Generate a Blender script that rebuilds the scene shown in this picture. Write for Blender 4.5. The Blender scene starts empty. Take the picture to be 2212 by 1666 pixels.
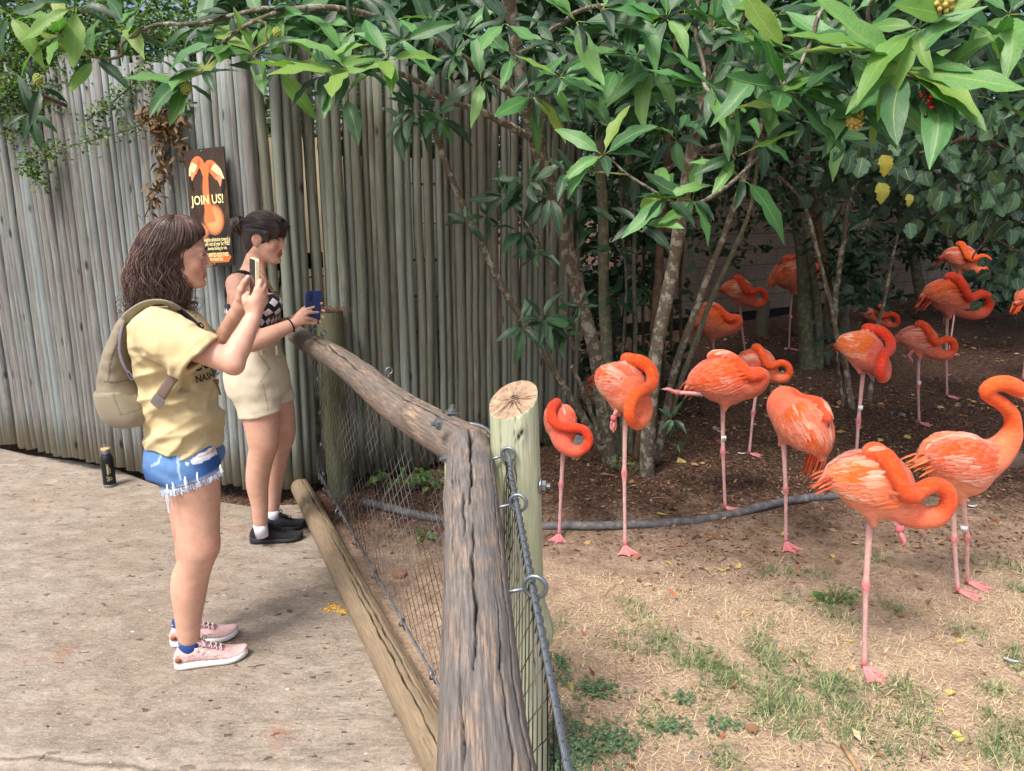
import bpy, math, random
import numpy as np
from mathutils import Vector, Matrix, noise as mnoise

sc = bpy.context.scene
col = sc.collection
R = math.radians
PI = math.pi
rng = np.random.default_rng(7)
random.seed(7)

# ------------------------------------------------------------------ camera
CAM_H, PITCH, FPX = 1.69, R(13.3), 1660.0          # FPX: focal length in the 2212 px wide view of the photo
cd = bpy.data.cameras.new('camera')
cam = bpy.data.objects.new('camera', cd)
col.objects.link(cam)
cam.location = (0, 0, CAM_H)
cam.rotation_euler = (PI / 2 - PITCH, 0, 0)
cd.sensor_width = 36.0
cd.lens = 36.0 * FPX / 2212.0
cd.clip_start = 0.02
cd.clip_end = 500
sc.camera = cam

# ------------------------------------------------------------------ light
SUN_EL, SUN_AZ = R(58), R(215)                      # azimuth measured clockwise from +Y
world = bpy.data.worlds.new('World')
sc.world = world
world.use_nodes = True
wn = world.node_tree
wn.nodes.clear()
sky = wn.nodes.new('ShaderNodeTexSky')
sky.sky_type = 'NISHITA'
sky.sun_disc = False
sky.sun_elevation = SUN_EL
sky.sun_rotation = SUN_AZ
sky.dust_density = 6.0
sky.air_density = 0.7
sky.ozone_density = 0.6
bg = wn.nodes.new('ShaderNodeBackground')
bg.inputs['Strength'].default_value = 0.125
wo = wn.nodes.new('ShaderNodeOutputWorld')
wn.links.new(sky.outputs[0], bg.inputs[0])
wn.links.new(bg.outputs[0], wo.inputs[0])
sl = bpy.data.lights.new('sun', 'SUN')
sl.energy = 1.5
sl.angle = R(14)
sl.color = (1.0, 0.965, 0.92)
so = bpy.data.objects.new('sun', sl)
col.objects.link(so)
_d = Vector((math.sin(SUN_AZ) * math.cos(SUN_EL), math.cos(SUN_AZ) * math.cos(SUN_EL), math.sin(SUN_EL)))
so.rotation_euler = _d.to_track_quat('Z', 'Y').to_euler()
so.location = _d * 30
sc.view_settings.view_transform = 'Standard'
sc.view_settings.look = 'None'
sc.view_settings.gamma = 1.0
sc.view_settings.use_curve_mapping = False
sc.view_settings.exposure = 1.1
sc.cycles.use_denoising = True
sc.cycles.max_bounces = 6
sc.cycles.transparent_max_bounces = 8
sc.cycles.sample_clamp_indirect = 6


def P(u, v, Y):
    """world point at ground distance Y seen at photo pixel (u, v) of the 2212x1666 view"""
    dx = (u - 1106) / FPX
    a = (833 - v) / FPX
    dy = math.cos(PITCH) + a * math.sin(PITCH)
    dz = -math.sin(PITCH) + a * math.cos(PITCH)
    t = Y / dy
    return np.array((dx * t, Y, CAM_H + dz * t))


def G(u, v, z=0.0):
    """world point at height z"""
    dx = (u - 1106) / FPX
    a = (833 - v) / FPX
    dy = math.cos(PITCH) + a * math.sin(PITCH)
    dz = -math.sin(PITCH) + a * math.cos(PITCH)
    t = (z - CAM_H) / dz
    return np.array((dx * t, dy * t, z))


# ------------------------------------------------------------------ materials
def srgb(r, g, b):
    f = lambda c: (c / 255 / 12.92) if c / 255 <= 0.04045 else ((c / 255 + 0.055) / 1.055) ** 2.4
    return (f(r), f(g), f(b))


class NT:
    def __init__(s, name):
        s.m = bpy.data.materials.new(name)
        s.m.use_nodes = True
        s.t = s.m.node_tree
        s.t.nodes.clear()
        s.out = s.t.nodes.new('ShaderNodeOutputMaterial')
        s.p = s.t.nodes.new('ShaderNodeBsdfPrincipled')
        s.t.links.new(s.p.outputs[0], s.out.inputs[0])
        s.p.inputs['Specular IOR Level'].default_value = 0.3

    def n(s, typ, **kw):
        nd = s.t.nodes.new('ShaderNode' + typ)
        for k, v in kw.items():
            setattr(nd, k, v)
        return nd

    def L(s, a, b):
        s.t.links.new(a, b)

    def val(s, sock, x):
        if isinstance(x, bpy.types.NodeSocket):
            s.L(x, sock)
        else:
            sock.default_value = x

    def coord(s, kind='Object', scale=(1, 1, 1), rot=(0, 0, 0), loc=(0, 0, 0)):
        tc = s.n('TexCoord')
        mp = s.n('Mapping')
        mp.inputs['Scale'].default_value = scale
        mp.inputs['Rotation'].default_value = rot
        mp.inputs['Location'].default_value = loc
        s.L(tc.outputs[kind], mp.inputs[0])
        return mp.outputs[0]

    def noise(s, vec, scale=5, detail=5, rough=0.6, dist=0.0, color=False):
        nd = s.n('TexNoise')
        nd.inputs['Scale'].default_value = scale
        nd.inputs['Detail'].default_value = detail
        nd.inputs['Roughness'].default_value = rough
        nd.inputs['Distortion'].default_value = dist
        s.L(vec, nd.inputs['Vector'])
        return nd.outputs['Color' if color else 'Fac']

    def ramp(s, fac, stops):
        r = s.n('ValToRGB')
        e = r.color_ramp.elements
        while len(e) < len(stops):
            e.new(0.5)
        for i, (p, c) in enumerate(stops):
            e[i].position = p
            if not hasattr(c, '__len__'):
                c = (c, c, c)
            e[i].color = (*c, 1)
        s.L(fac, r.inputs[0])
        return r.outputs[0]

    def mix(s, fac, a, b, mode='MIX'):
        m = s.n('Mix', data_type='RGBA', blend_type=mode)
        s.val(m.inputs[0], fac)
        for sock, x in ((m.inputs[6], a), (m.inputs[7], b)):
            if hasattr(x, '__len__') and not isinstance(x, bpy.types.NodeSocket):
                x = (*x[:3], 1)
            s.val(sock, x)
        return m.outputs[2]

    def math(s, op, a, b=0.0, c=None, clamp=False):
        m = s.n('Math', operation=op, use_clamp=clamp)
        s.val(m.inputs[0], a)
        s.val(m.inputs[1], b)
        if c is not None:
            s.val(m.inputs[2], c)
        return m.outputs[0]

    def attr(s, name, out='Color'):
        a = s.n('Attribute', attribute_name=name)
        return a.outputs[out]

    def rnd(s):
        return s.n('ObjectInfo').outputs['Random']

    def hsv(s, colr, h=0.5, sat=1.0, v=1.0):
        x = s.n('HueSaturation')
        s.val(x.inputs['Hue'], h)
        s.val(x.inputs['Saturation'], sat)
        s.val(x.inputs['Value'], v)
        s.val(x.inputs['Color'], colr)
        return x.outputs[0]

    def bump(s, h, strength=0.3, dist=0.01, prev=None):
        b = s.n('Bump')
        b.inputs['Strength'].default_value = strength
        b.inputs['Distance'].default_value = dist
        s.L(h, b.inputs['Height'])
        if prev is not None:
            s.L(prev, b.inputs['Normal'])
        return b.outputs[0]

    def fin(s, base=None, rough=0.8, normal=None, metal=0.0, spec=None, **kw):
        if base is not None:
            if hasattr(base, '__len__') and not isinstance(base, bpy.types.NodeSocket):
                base = (*base[:3], 1)
            s.val(s.p.inputs['Base Color'], base)
        s.val(s.p.inputs['Roughness'], rough)
        s.p.inputs['Metallic'].default_value = metal
        if spec is not None:
            s.p.inputs['Specular IOR Level'].default_value = spec
        if normal is not None:
            s.L(normal, s.p.inputs['Normal'])
        for k, v in kw.items():
            s.val(s.p.inputs[k.replace('_', ' ')], v)
        return s.m


def plain(name, c, rough=0.7, metal=0.0, spec=0.3, var=0.12, sc_=40, bump=0.15, dist=0.002, **kw):
    m = NT(name)
    v = m.coord()
    f = m.noise(v, sc_, 5)
    b = m.ramp(f, [(0.25, tuple(x * (1 - var) for x in c)), (0.75, tuple(min(1, x * (1 + var)) for x in c))])
    nm = m.bump(f, bump, dist)
    return m.fin(b, rough, nm, metal, spec, **kw)


# ------------------------------------------------------------------ meshes
def link(o, parent=None):
    col.objects.link(o)
    if parent is not None:
        o.parent = parent
    return o


def np_mesh(name, V, F, mats=None, smooth=True, cols=None, uv=None, fmat=None):
    """V (n,3); F (m,k) array or list of face tuples"""
    me = bpy.data.meshes.new(name)
    V = np.asarray(V, dtype=np.float32)
    if isinstance(F, np.ndarray):
        m, k = F.shape
        me.vertices.add(len(V))
        me.vertices.foreach_set('co', V.ravel())
        me.loops.add(m * k)
        me.loops.foreach_set('vertex_index', F.astype(np.int32).ravel())
        me.polygons.add(m)
        me.polygons.foreach_set('loop_start', np.arange(0, m * k, k, dtype=np.int32))
        me.update(calc_edges=True)
    else:
        me.from_pydata([tuple(map(float, v)) for v in V], [], [tuple(int(i) for i in f) for f in F])
        me.update()
    if cols is not None:
        ca = me.color_attributes.new('Col', 'FLOAT_COLOR', 'POINT')
        cc = np.ones((len(V), 4), dtype=np.float32)
        cc[:, :3] = cols
        ca.data.foreach_set('color', cc.ravel())
    if uv is not None:
        ul = me.uv_layers.new(name='UVMap')
        li = np.empty(len(me.loops), dtype=np.int32)
        me.loops.foreach_get('vertex_index', li)
        ul.data.foreach_set('uv', np.asarray(uv, dtype=np.float32)[li].ravel())
    if mats is not None:
        for m_ in (mats if isinstance(mats, (list, tuple)) else [mats]):
            me.materials.append(m_)
    if fmat is not None:
        me.polygons.foreach_set('material_index', np.asarray(fmat, dtype=np.int32))
    if smooth:
        me.polygons.foreach_set('use_smooth', np.ones(len(me.polygons), dtype=bool))
    me.validate()
    return me


def ob(name, me, parent=None, loc=None, rot=None, scale=None):
    o = bpy.data.objects.new(name, me)
    if loc is not None:
        o.location = loc
    if rot is not None:
        o.rotation_euler = rot
    if scale is not None:
        o.scale = scale
    return link(o, parent)


def tag(o, label=None, cat=None, group=None, kind=None):
    for k, v in (('label', label), ('category', cat), ('group', group), ('kind', kind)):
        if v:
            o[k] = v
    return o


def thing(name, label, cat, loc=(0, 0, 0), rz=0.0, group=None):
    o = bpy.data.objects.new(name, None)
    o.empty_display_size = 0.1
    o.location = loc
    o.rotation_euler = (0, 0, rz)
    link(o)
    return tag(o, label, cat, group)


class MB:
    """collects shapes into one mesh"""
    def __init__(s):
        s.v, s.f, s.c, s.m, s.n = [], [], [], [], 0

    def add(s, V, F, c=None, mi=0):
        V = np.asarray(V, dtype=float)
        s.v.append(V)
        s.f += [tuple(int(i) + s.n for i in f) for f in F]
        s.m += [mi] * len(F)
        cc = np.ones((len(V), 3)) if c is None else np.broadcast_to(np.asarray(c, dtype=float), (len(V), 3))
        s.c.append(cc)
        s.n += len(V)
        return s

    def tube(s, pts, r, sides=8, cap=True, c=None, mi=0, flat=1.0, up=None):
        V, F = tube_geo(pts, r, sides, cap, flat, up)
        return s.add(V, F, c, mi)

    def box(s, lo, hi, c=None, mi=0, M=None):
        x0, y0, z0 = lo
        x1, y1, z1 = hi
        V = np.array([(x0, y0, z0), (x1, y0, z0), (x1, y1, z0), (x0, y1, z0), (x0, y0, z1), (x1, y0, z1), (x1, y1, z1), (x0, y1, z1)], dtype=float)
        if M is not None:
            V = V @ np.array(M)[:3, :3].T + np.array(M)[:3, 3]
        return s.add(V, [(0, 3, 2, 1), (4, 5, 6, 7), (0, 1, 5, 4), (1, 2, 6, 5), (2, 3, 7, 6), (3, 0, 4, 7)], c, mi)

    def mesh(s, name, mats=None, smooth=True, colors=False):
        V = np.concatenate(s.v)
        return np_mesh(name, V, s.f, mats, smooth, np.concatenate(s.c) if colors else None, fmat=s.m if isinstance(mats, (list, tuple)) and len(mats) > 1 else None)

    def obj(s, name, mats=None, parent=None, smooth=True, colors=False, **kw):
        return ob(name, s.mesh(name, mats, smooth, colors), parent, **kw)


def frames(pts, up=None):
    pts = np.asarray(pts, dtype=float)
    n = len(pts)
    T = np.gradient(pts, axis=0)
    T /= np.linalg.norm(T, axis=1, keepdims=True) + 1e-12
    a = np.array((0, 0, 1.0)) if up is None else np.asarray(up, dtype=float)
    if up is None and abs(T[0] @ a) > 0.9:
        a = np.array((0, 1.0, 0))
    A = np.zeros((n, 3))
    B = np.zeros((n, 3))
    x = a - (a @ T[0]) * T[0]
    x /= np.linalg.norm(x) + 1e-12
    for i in range(n):
        x = (a if up is not None else x) - ((a if up is not None else x) @ T[i]) * T[i]
        x /= np.linalg.norm(x) + 1e-12
        A[i] = x
        B[i] = np.cross(T[i], x)
    return pts, T, A, B


def tube_geo(pts, r, sides=8, cap=True, flat=1.0, up=None):
    pts, T, A, B = frames(pts, up)
    n = len(pts)
    r = np.broadcast_to(np.asarray(r, dtype=float), (n,))
    fl = np.broadcast_to(np.asarray(flat, dtype=float), (n,))
    th = np.arange(sides) * 2 * PI / sides
    V = pts[:, None, :] + r[:, None, None] * (np.cos(th)[None, :, None] * A[:, None, :] * fl[:, None, None] + np.sin(th)[None, :, None] * B[:, None, :])
    V = V.reshape(-1, 3)
    F = [(i * sides + j, i * sides + (j + 1) % sides, (i + 1) * sides + (j + 1) % sides, (i + 1) * sides + j) for i in range(n - 1) for j in range(sides)]
    if cap:
        F.append(tuple(range(sides - 1, -1, -1)))
        F.append(tuple((n - 1) * sides + j for j in range(sides)))
    return V, F


def spline(pts, n):
    """Catmull-Rom through pts, n samples; works on (k,d) arrays"""
    p = np.asarray(pts, dtype=float)
    if p.ndim == 1:
        p = p[:, None]
    k = len(p)
    q = np.vstack([2 * p[0] - p[1], p, 2 * p[-1] - p[-2]])
    t = np.linspace(0, k - 1 - 1e-9, n)
    i = t.astype(int)
    f = (t - i)[:, None]
    a, b, c, d = q[i], q[i + 1], q[i + 2], q[i + 3]
    return 0.5 * (2 * b + (c - a) * f + (2 * a - 5 * b + 4 * c - d) * f ** 2 + (3 * b - a - 3 * c + d) * f ** 3)


def copy_tree(o, parent=None):
    c = o.copy()
    col.objects.link(c)
    if parent is not None:
        c.parent = parent
    for ch in list(o.children):
        copy_tree(ch, c)
    return c


def vnoise(p, s=1.0, seed=0.0):
    """cheap smooth pseudo-noise on (n,3) arrays, -1..1"""
    p = np.asarray(p, dtype=float) * s + seed
    x, y, z = p[..., 0], p[..., 1], p[..., 2]
    return (np.sin(x * 1.7 + 1.3 * np.sin(y * 1.3 + z * .7)) + np.sin(y * 2.1 + 1.1 * np.sin(z * 1.7 + x * .9)) + np.sin(z * 1.9 + 1.2 * np.sin(x * 1.1 + y * 1.5))) / 3.0


# ------------------------------------------------------------------ distance fields -> one continuous surface
def surface_nets(Fd, origin, h):
    s = Fd < 0
    nx, ny, nz = Fd.shape
    c = s[:-1, :-1, :-1].astype(np.int8)
    cnt = np.zeros((nx - 1, ny - 1, nz - 1), np.int8)
    for dx in (0, 1):
        for dy in (0, 1):
            for dz in (0, 1):
                cnt += s[dx:nx - 1 + dx, dy:ny - 1 + dy, dz:nz - 1 + dz]
    I, J, K = np.nonzero((cnt > 0) & (cnt < 8))
    idx = np.full((nx - 1, ny - 1, nz - 1), -1, np.int32)
    idx[I, J, K] = np.arange(len(I))
    acc = np.zeros((len(I), 3))
    wt = np.zeros(len(I))
    cor = [(a, b, d) for a in (0, 1) for b in (0, 1) for d in (0, 1)]
    for a in cor:
        for ax in range(3):
            if a[ax] == 0:
                b = list(a)
                b[ax] = 1
                fa = Fd[I + a[0], J + a[1], K + a[2]]
                fb = Fd[I + b[0], J + b[1], K + b[2]]
                m = (fa < 0) != (fb < 0)
                t = np.where(m, fa / np.where(m, fa - fb, 1), 0)
                pt = np.array(a, float)[None, :].repeat(len(I), 0)
                pt[:, ax] += t
                acc[m] += pt[m]
                wt[m] += 1
    V = (acc / wt[:, None] + np.stack([I, J, K], 1)) * h + origin
    Q = []
    # edges along x
    for ax in range(3):
        o1, o2 = [(1, 2), (2, 0), (0, 1)][ax]
        sl0 = [slice(1, -1)] * 3
        sl0[ax] = slice(0, -1)
        sl1 = [slice(1, -1)] * 3
        sl1[ax] = slice(1, None)
        A = s[tuple(sl0)]
        B = s[tuple(sl1)]
        E = np.argwhere(A != B)
        if len(E) == 0:
            continue
        inside = A[E[:, 0], E[:, 1], E[:, 2]]
        base = E.copy()
        for q in range(3):
            if q != ax:
                base[:, q] += 1
        def cell(d1, d2):
            b = base.copy()
            b[:, o1] -= d1
            b[:, o2] -= d2
            return idx[b[:, 0], b[:, 1], b[:, 2]]
        q = np.stack([cell(1, 1), cell(0, 1), cell(0, 0), cell(1, 0)], 1)
        q[~inside] = q[~inside][:, ::-1]
        Q.append(q)
    Q = np.concatenate(Q)
    Q = Q[(Q >= 0).all(1)]
    return V, Q


class SDF:
    def __init__(s, lo, hi, h):
        s.h = h
        s.lo = np.asarray(lo, dtype=float)
        n = np.ceil((np.asarray(hi, dtype=float) - s.lo) / h).astype(int) + 1
        s.F = np.full(n, 0.08, dtype=np.float32)
        s.n = n

    def _win(s, lo, hi):
        a = np.maximum(np.floor((np.asarray(lo) - s.lo) / s.h).astype(int), 0)
        b = np.minimum(np.ceil((np.asarray(hi) - s.lo) / s.h).astype(int) + 1, s.n)
        if (b <= a).any():
            return None
        sl = tuple(slice(a[i], b[i]) for i in range(3))
        g = [((np.arange(a[i], b[i]) * s.h + s.lo[i]).astype(np.float32)) for i in range(3)]
        X = g[0][:, None, None]
        Y = g[1][None, :, None]
        Z = g[2][None, None, :]
        return sl, X, Y, Z

    def _join(s, sl, d, k, op):
        f = s.F[sl]
        if op == 'sub':
            d = -d
            hh = np.clip(0.5 - 0.5 * (f - d) / max(k, 1e-6), 0, 1)
            s.F[sl] = f * (1 - hh) + d * hh + k * hh * (1 - hh) if k > 0 else np.maximum(f, d)
        elif k > 0:
            hh = np.clip(0.5 + 0.5 * (f - d) / k, 0, 1)
            s.F[sl] = f * (1 - hh) + d * hh - k * hh * (1 - hh)
        else:
            s.F[sl] = np.minimum(f, d)

    def cone(s, a, b, ra, rb, k=0.01, op='add', flat=None):
        """capsule of two radii; flat=(axis vector, factor) squashes it across that axis"""
        a = np.asarray(a, dtype=float)
        b = np.asarray(b, dtype=float)
        m = max(ra, rb) * (flat[1] if flat and flat[1] > 1 else 1) + k + 3 * s.h
        w = s._win(np.minimum(a, b) - m, np.maximum(a, b) + m)
        if w is None:
            return s
        sl, X, Y, Z = w
        ab = b - a
        L = ab @ ab + 1e-12
        px, py, pz = X - a[0], Y - a[1], Z - a[2]
        t = np.clip((px * ab[0] + py * ab[1] + pz * ab[2]) / L, 0, 1)
        qx, qy, qz = px - ab[0] * t, py - ab[1] * t, pz - ab[2] * t
        if flat is not None:
            ax = np.asarray(flat[0], dtype=float)
            ax = ax / np.linalg.norm(ax)
            dd = qx * ax[0] + qy * ax[1] + qz * ax[2]
            kx = 1 / flat[1] - 1
            qx, qy, qz = qx + ax[0] * dd * kx, qy + ax[1] * dd * kx, qz + ax[2] * dd * kx
        d = np.sqrt(qx * qx + qy * qy + qz * qz) - (ra + (rb - ra) * t)
        s._join(sl, d.astype(np.float32), k, op)
        return s

    def chain(s, pts, rs, k=0.01, op='add', n=None, flat=None):
        if n:
            q = spline(np.hstack([np.asarray(pts, dtype=float), np.asarray(rs, dtype=float)[:, None]]), n)
            pts, rs = q[:, :3], q[:, 3]
        for i in range(len(pts) - 1):
            s.cone(pts[i], pts[i + 1], rs[i], rs[i + 1], k, op, flat)
        return s

    def ell(s, c, r, k=0.01, op='add', rot=None):
        """ellipsoid, rot = 3x3 matrix whose columns are the axes"""
        c = np.asarray(c, dtype=float)
        r = np.asarray(r, dtype=float)
        Rm = np.eye(3) if rot is None else np.asarray(rot, dtype=float)
        m = np.abs(Rm) @ r + k + 3 * s.h
        w = s._win(c - m, c + m)
        if w is None:
            return s
        sl, X, Y, Z = w
        px, py, pz = X - c[0], Y - c[1], Z - c[2]
        u = [(px * Rm[0, i] + py * Rm[1, i] + pz * Rm[2, i]) for i in range(3)]
        k0 = np.sqrt(sum((u[i] / r[i]) ** 2 for i in range(3))) + 1e-9
        k1 = np.sqrt(sum((u[i] / r[i] ** 2) ** 2 for i in range(3))) + 1e-9
        d = k0 * (k0 - 1) / k1
        s._join(sl, d.astype(np.float32), k, op)
        return s

    def plane_cut(s, p, nrm, k=0.0, lo=None, hi=None):
        """removes what lies on the side the normal points to, optionally only inside the box lo..hi"""
        nrm = np.asarray(nrm, dtype=float)
        nrm = nrm / np.linalg.norm(nrm)
        w = s._win(s.lo if lo is None else lo, s.lo + s.n * s.h if hi is None else hi)
        if w is None:
            return s
        sl, X, Y, Z = w
        d = (X - p[0]) * nrm[0] + (Y - p[1]) * nrm[1] + (Z - p[2]) * nrm[2]
        s.F[sl] = np.maximum(s.F[sl], d.astype(np.float32))
        return s

    def displace(s, fn):
        I = np.nonzero(np.abs(s.F) < 0.03)
        p = np.stack(I, 1) * s.h + s.lo
        s.F[I] += fn(p).astype(np.float32)
        return s

    def loft(s, secs, k=0.01, op='add', n=30, power=2.0, endr=0.01):
        """stack of elliptic sections (z, cx, cy, rx, ry), rounded at both ends"""
        secs = sorted([tuple(map(float, q)) for q in secs])
        q = np.array(secs)
        zz = q[:, 0]
        lo = (np.min(q[:, 1] - q[:, 3]) - 0.03, np.min(q[:, 2] - q[:, 4]) - 0.03, zz[0] - 0.03)
        hi = (np.max(q[:, 1] + q[:, 3]) + 0.03, np.max(q[:, 2] + q[:, 4]) + 0.03, zz[-1] + 0.03)
        w = s._win(lo, hi)
        if w is None:
            return s
        sl, X, Y, Z = w
        zs = Z.ravel()
        fz = np.linspace(zz[0], zz[-1], 80)
        t = np.interp(fz, zz, np.arange(len(zz)))
        sp = spline(q[:, 1:], (len(zz) - 1) * 24 + 1)
        tt = np.linspace(0, len(zz) - 1, len(sp))
        T = np.interp(np.clip(zs, zz[0], zz[-1]), zz, np.arange(len(zz)))
        c = [np.interp(T, tt, sp[:, i]).astype(np.float32)[None, None, :] for i in range(4)]
        ux, uy = (X - c[0]), (Y - c[1])
        if power == 2.0:
            k0 = np.sqrt((ux / c[2]) ** 2 + (uy / c[3]) ** 2) + 1e-6
            k1 = np.sqrt((ux / c[2] ** 2) ** 2 + (uy / c[3] ** 2) ** 2) + 1e-6
            d = k0 * (k0 - 1) / k1
        else:
            k0 = (np.abs(ux / c[2]) ** power + np.abs(uy / c[3]) ** power) ** (1 / power)
            d = (k0 - 1) * np.minimum(c[2], c[3])
        dz = np.maximum(zz[0] - Z, Z - zz[-1])
        a_ = np.maximum(d + endr, 0)
        b_ = np.maximum(dz + endr, 0)
        d = np.sqrt(a_ * a_ + b_ * b_) - endr + np.minimum(np.maximum(d, dz) + endr, 0)
        s._join(sl, d.astype(np.float32), k, op)
        return s

    def minus(s, other, off=0.0):
        """keeps a shell outside the other field (same grid)"""
        s.F = np.maximum(s.F, -(other.F - off))
        return s

    def mesh(s, smooth_it=1):
        F = s.F
        F = np.pad(F, 1, constant_values=0.08)
        for _ in range(smooth_it):
            for ax in range(3):
                F = (np.roll(F, 1, ax) + 2 * F + np.roll(F, -1, ax)) * 0.25
        return surface_nets(F, s.lo - s.h, s.h)


def rotz(a):
    c, s_ = math.cos(a), math.sin(a)
    return np.array([[c, -s_, 0], [s_, c, 0], [0, 0, 1.0]])


def roty(a):
    c, s_ = math.cos(a), math.sin(a)
    return np.array([[c, 0, s_], [0, 1, 0], [-s_, 0, c]])


def rotx(a):
    c, s_ = math.cos(a), math.sin(a)
    return np.array([[1, 0, 0], [0, c, -s_], [0, s_, c]])
# ------------------------------------------------------------------ terrain
RAIL = [np.array((-1.16, 4.10, 1.0)), np.array((-0.125, 2.12, 1.0)), np.array((0.065, -0.6, 0.985))]
BASE = [np.array((-1.30, 4.38, 0.07)), np.array((-0.20, 1.96, 0.07)), np.array((-0.10, -0.6, 0.07))]
FENCE_L = np.array([(-8.2, 7.4), (-6.2, 6.45), (-4.9, 5.8), (-3.61, 5.18), (-2.73, 4.75), (-1.95, 4.42), (-1.36, 4.2)])
FENCE_G = np.array([(-1.36, 4.20), (-1.12, 4.24), (-0.97, 4.42)])
FENCE_R = np.array([(-1.035, 4.405), (-0.64, 4.63), (-0.1, 4.93), (0.46, 5.27), (1.1, 5.66)])


def gz(x, y):
    x = np.asarray(x, dtype=float)
    y = np.asarray(y, dtype=float)
    p = np.stack([x, y, np.zeros_like(x)], -1)
    inside = 1 / (1 + np.exp(-(x + 0.55 * (y - 2.0) + 0.15) * 14))      # enclosure side of the rail
    inside = np.where(y < 2.0, 1 / (1 + np.exp(-(x + 0.02) * 30)), inside)
    z = -0.035 + 0 * x
    und = 0.012 * vnoise(p, 2.2) + 0.006 * vnoise(p, 7.0, 3.1) + 0.0025 * vnoise(p, 23.0, 5.5) + 0.0016 * vnoise(p, 51.0, 1.5)
    up = np.clip((y - 4.2) * 0.035, 0, 0.33)
    mound = 0.05 * np.exp(-((x - 0.9) ** 2 / 0.8 + (y - 4.75) ** 2 / 0.25))
    zin = 0.004 + und + up + mound
    far = np.clip((np.hypot(x, y) - 16) / 10, 0, 1)
    return (z * (1 - inside) + zin * inside) * (1 - far) + 0.2 * far * (x > 0) + far * -0.02 * (x <= 0)


def gzf(x, y):
    return float(gz(np.array([x]), np.array([y]))[0])


def grid_axis(parts):
    return np.unique(np.round(np.concatenate([np.arange(a, b, s) for a, b, s in parts]), 4))


def make_soil():
    m = NT('soil')
    v = m.coord()
    sep = m.n('SeparateXYZ')
    m.L(v, sep.inputs[0])
    X, Y = sep.outputs[0], sep.outputs[1]
    big = m.noise(v, 1.3, 4)
    med = m.noise(v, 9, 6, 0.65)
    fine = m.noise(v, 60, 6, 0.75)
    chip = m.n('TexVoronoi')
    chip.inputs['Scale'].default_value = 70
    chip.inputs['Randomness'].default_value = 1
    wv = m.mix(0.06, v, m.noise(v, 14, 4, color=True))
    m.L(wv, chip.inputs['Vector'])
    dry = m.ramp(fine, [(0.22, srgb(120, 102, 86)), (0.5, srgb(178, 156, 133)), (0.8, srgb(214, 195, 170))])
    dry = m.mix(m.ramp(med, [(0.35, 0.0), (0.7, 0.75)]), dry, srgb(136, 112, 95))
    mulch = m.ramp(chip.outputs['Color'], [(0.05, srgb(46, 36, 31)), (0.4, srgb(84, 65, 54)), (0.75, srgb(114, 90, 75)), (1.0, srgb(152, 126, 105))])
    mulch = m.mix(m.ramp(fine, [(0.35, 0.75), (0.62, 0.0)]), mulch, srgb(46, 33, 28))
    # dry earth in front, bark mulch beyond the border pipe
    t = m.math('ADD', Y, m.math('MULTIPLY', m.math('SUBTRACT', big, 0.5), 1.3))
    t = m.math('ADD', t, m.math('MULTIPLY', m.math('SUBTRACT', med, 0.5), 1.0))
    t = m.math('ADD', t, m.math('MULTIPLY', X, -0.10))
    fac = m.math('MULTIPLY_ADD', t, 0.9, -2.75, clamp=True)
    b = m.mix(fac, dry, mulch)
    h = m.math('ADD', m.math('MULTIPLY', fine, 0.7), m.math('MULTIPLY', chip.outputs['Distance'], 0.6))
    return m.fin(b, 0.95, m.bump(h, 0.9, 0.012), spec=0.1)


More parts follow.
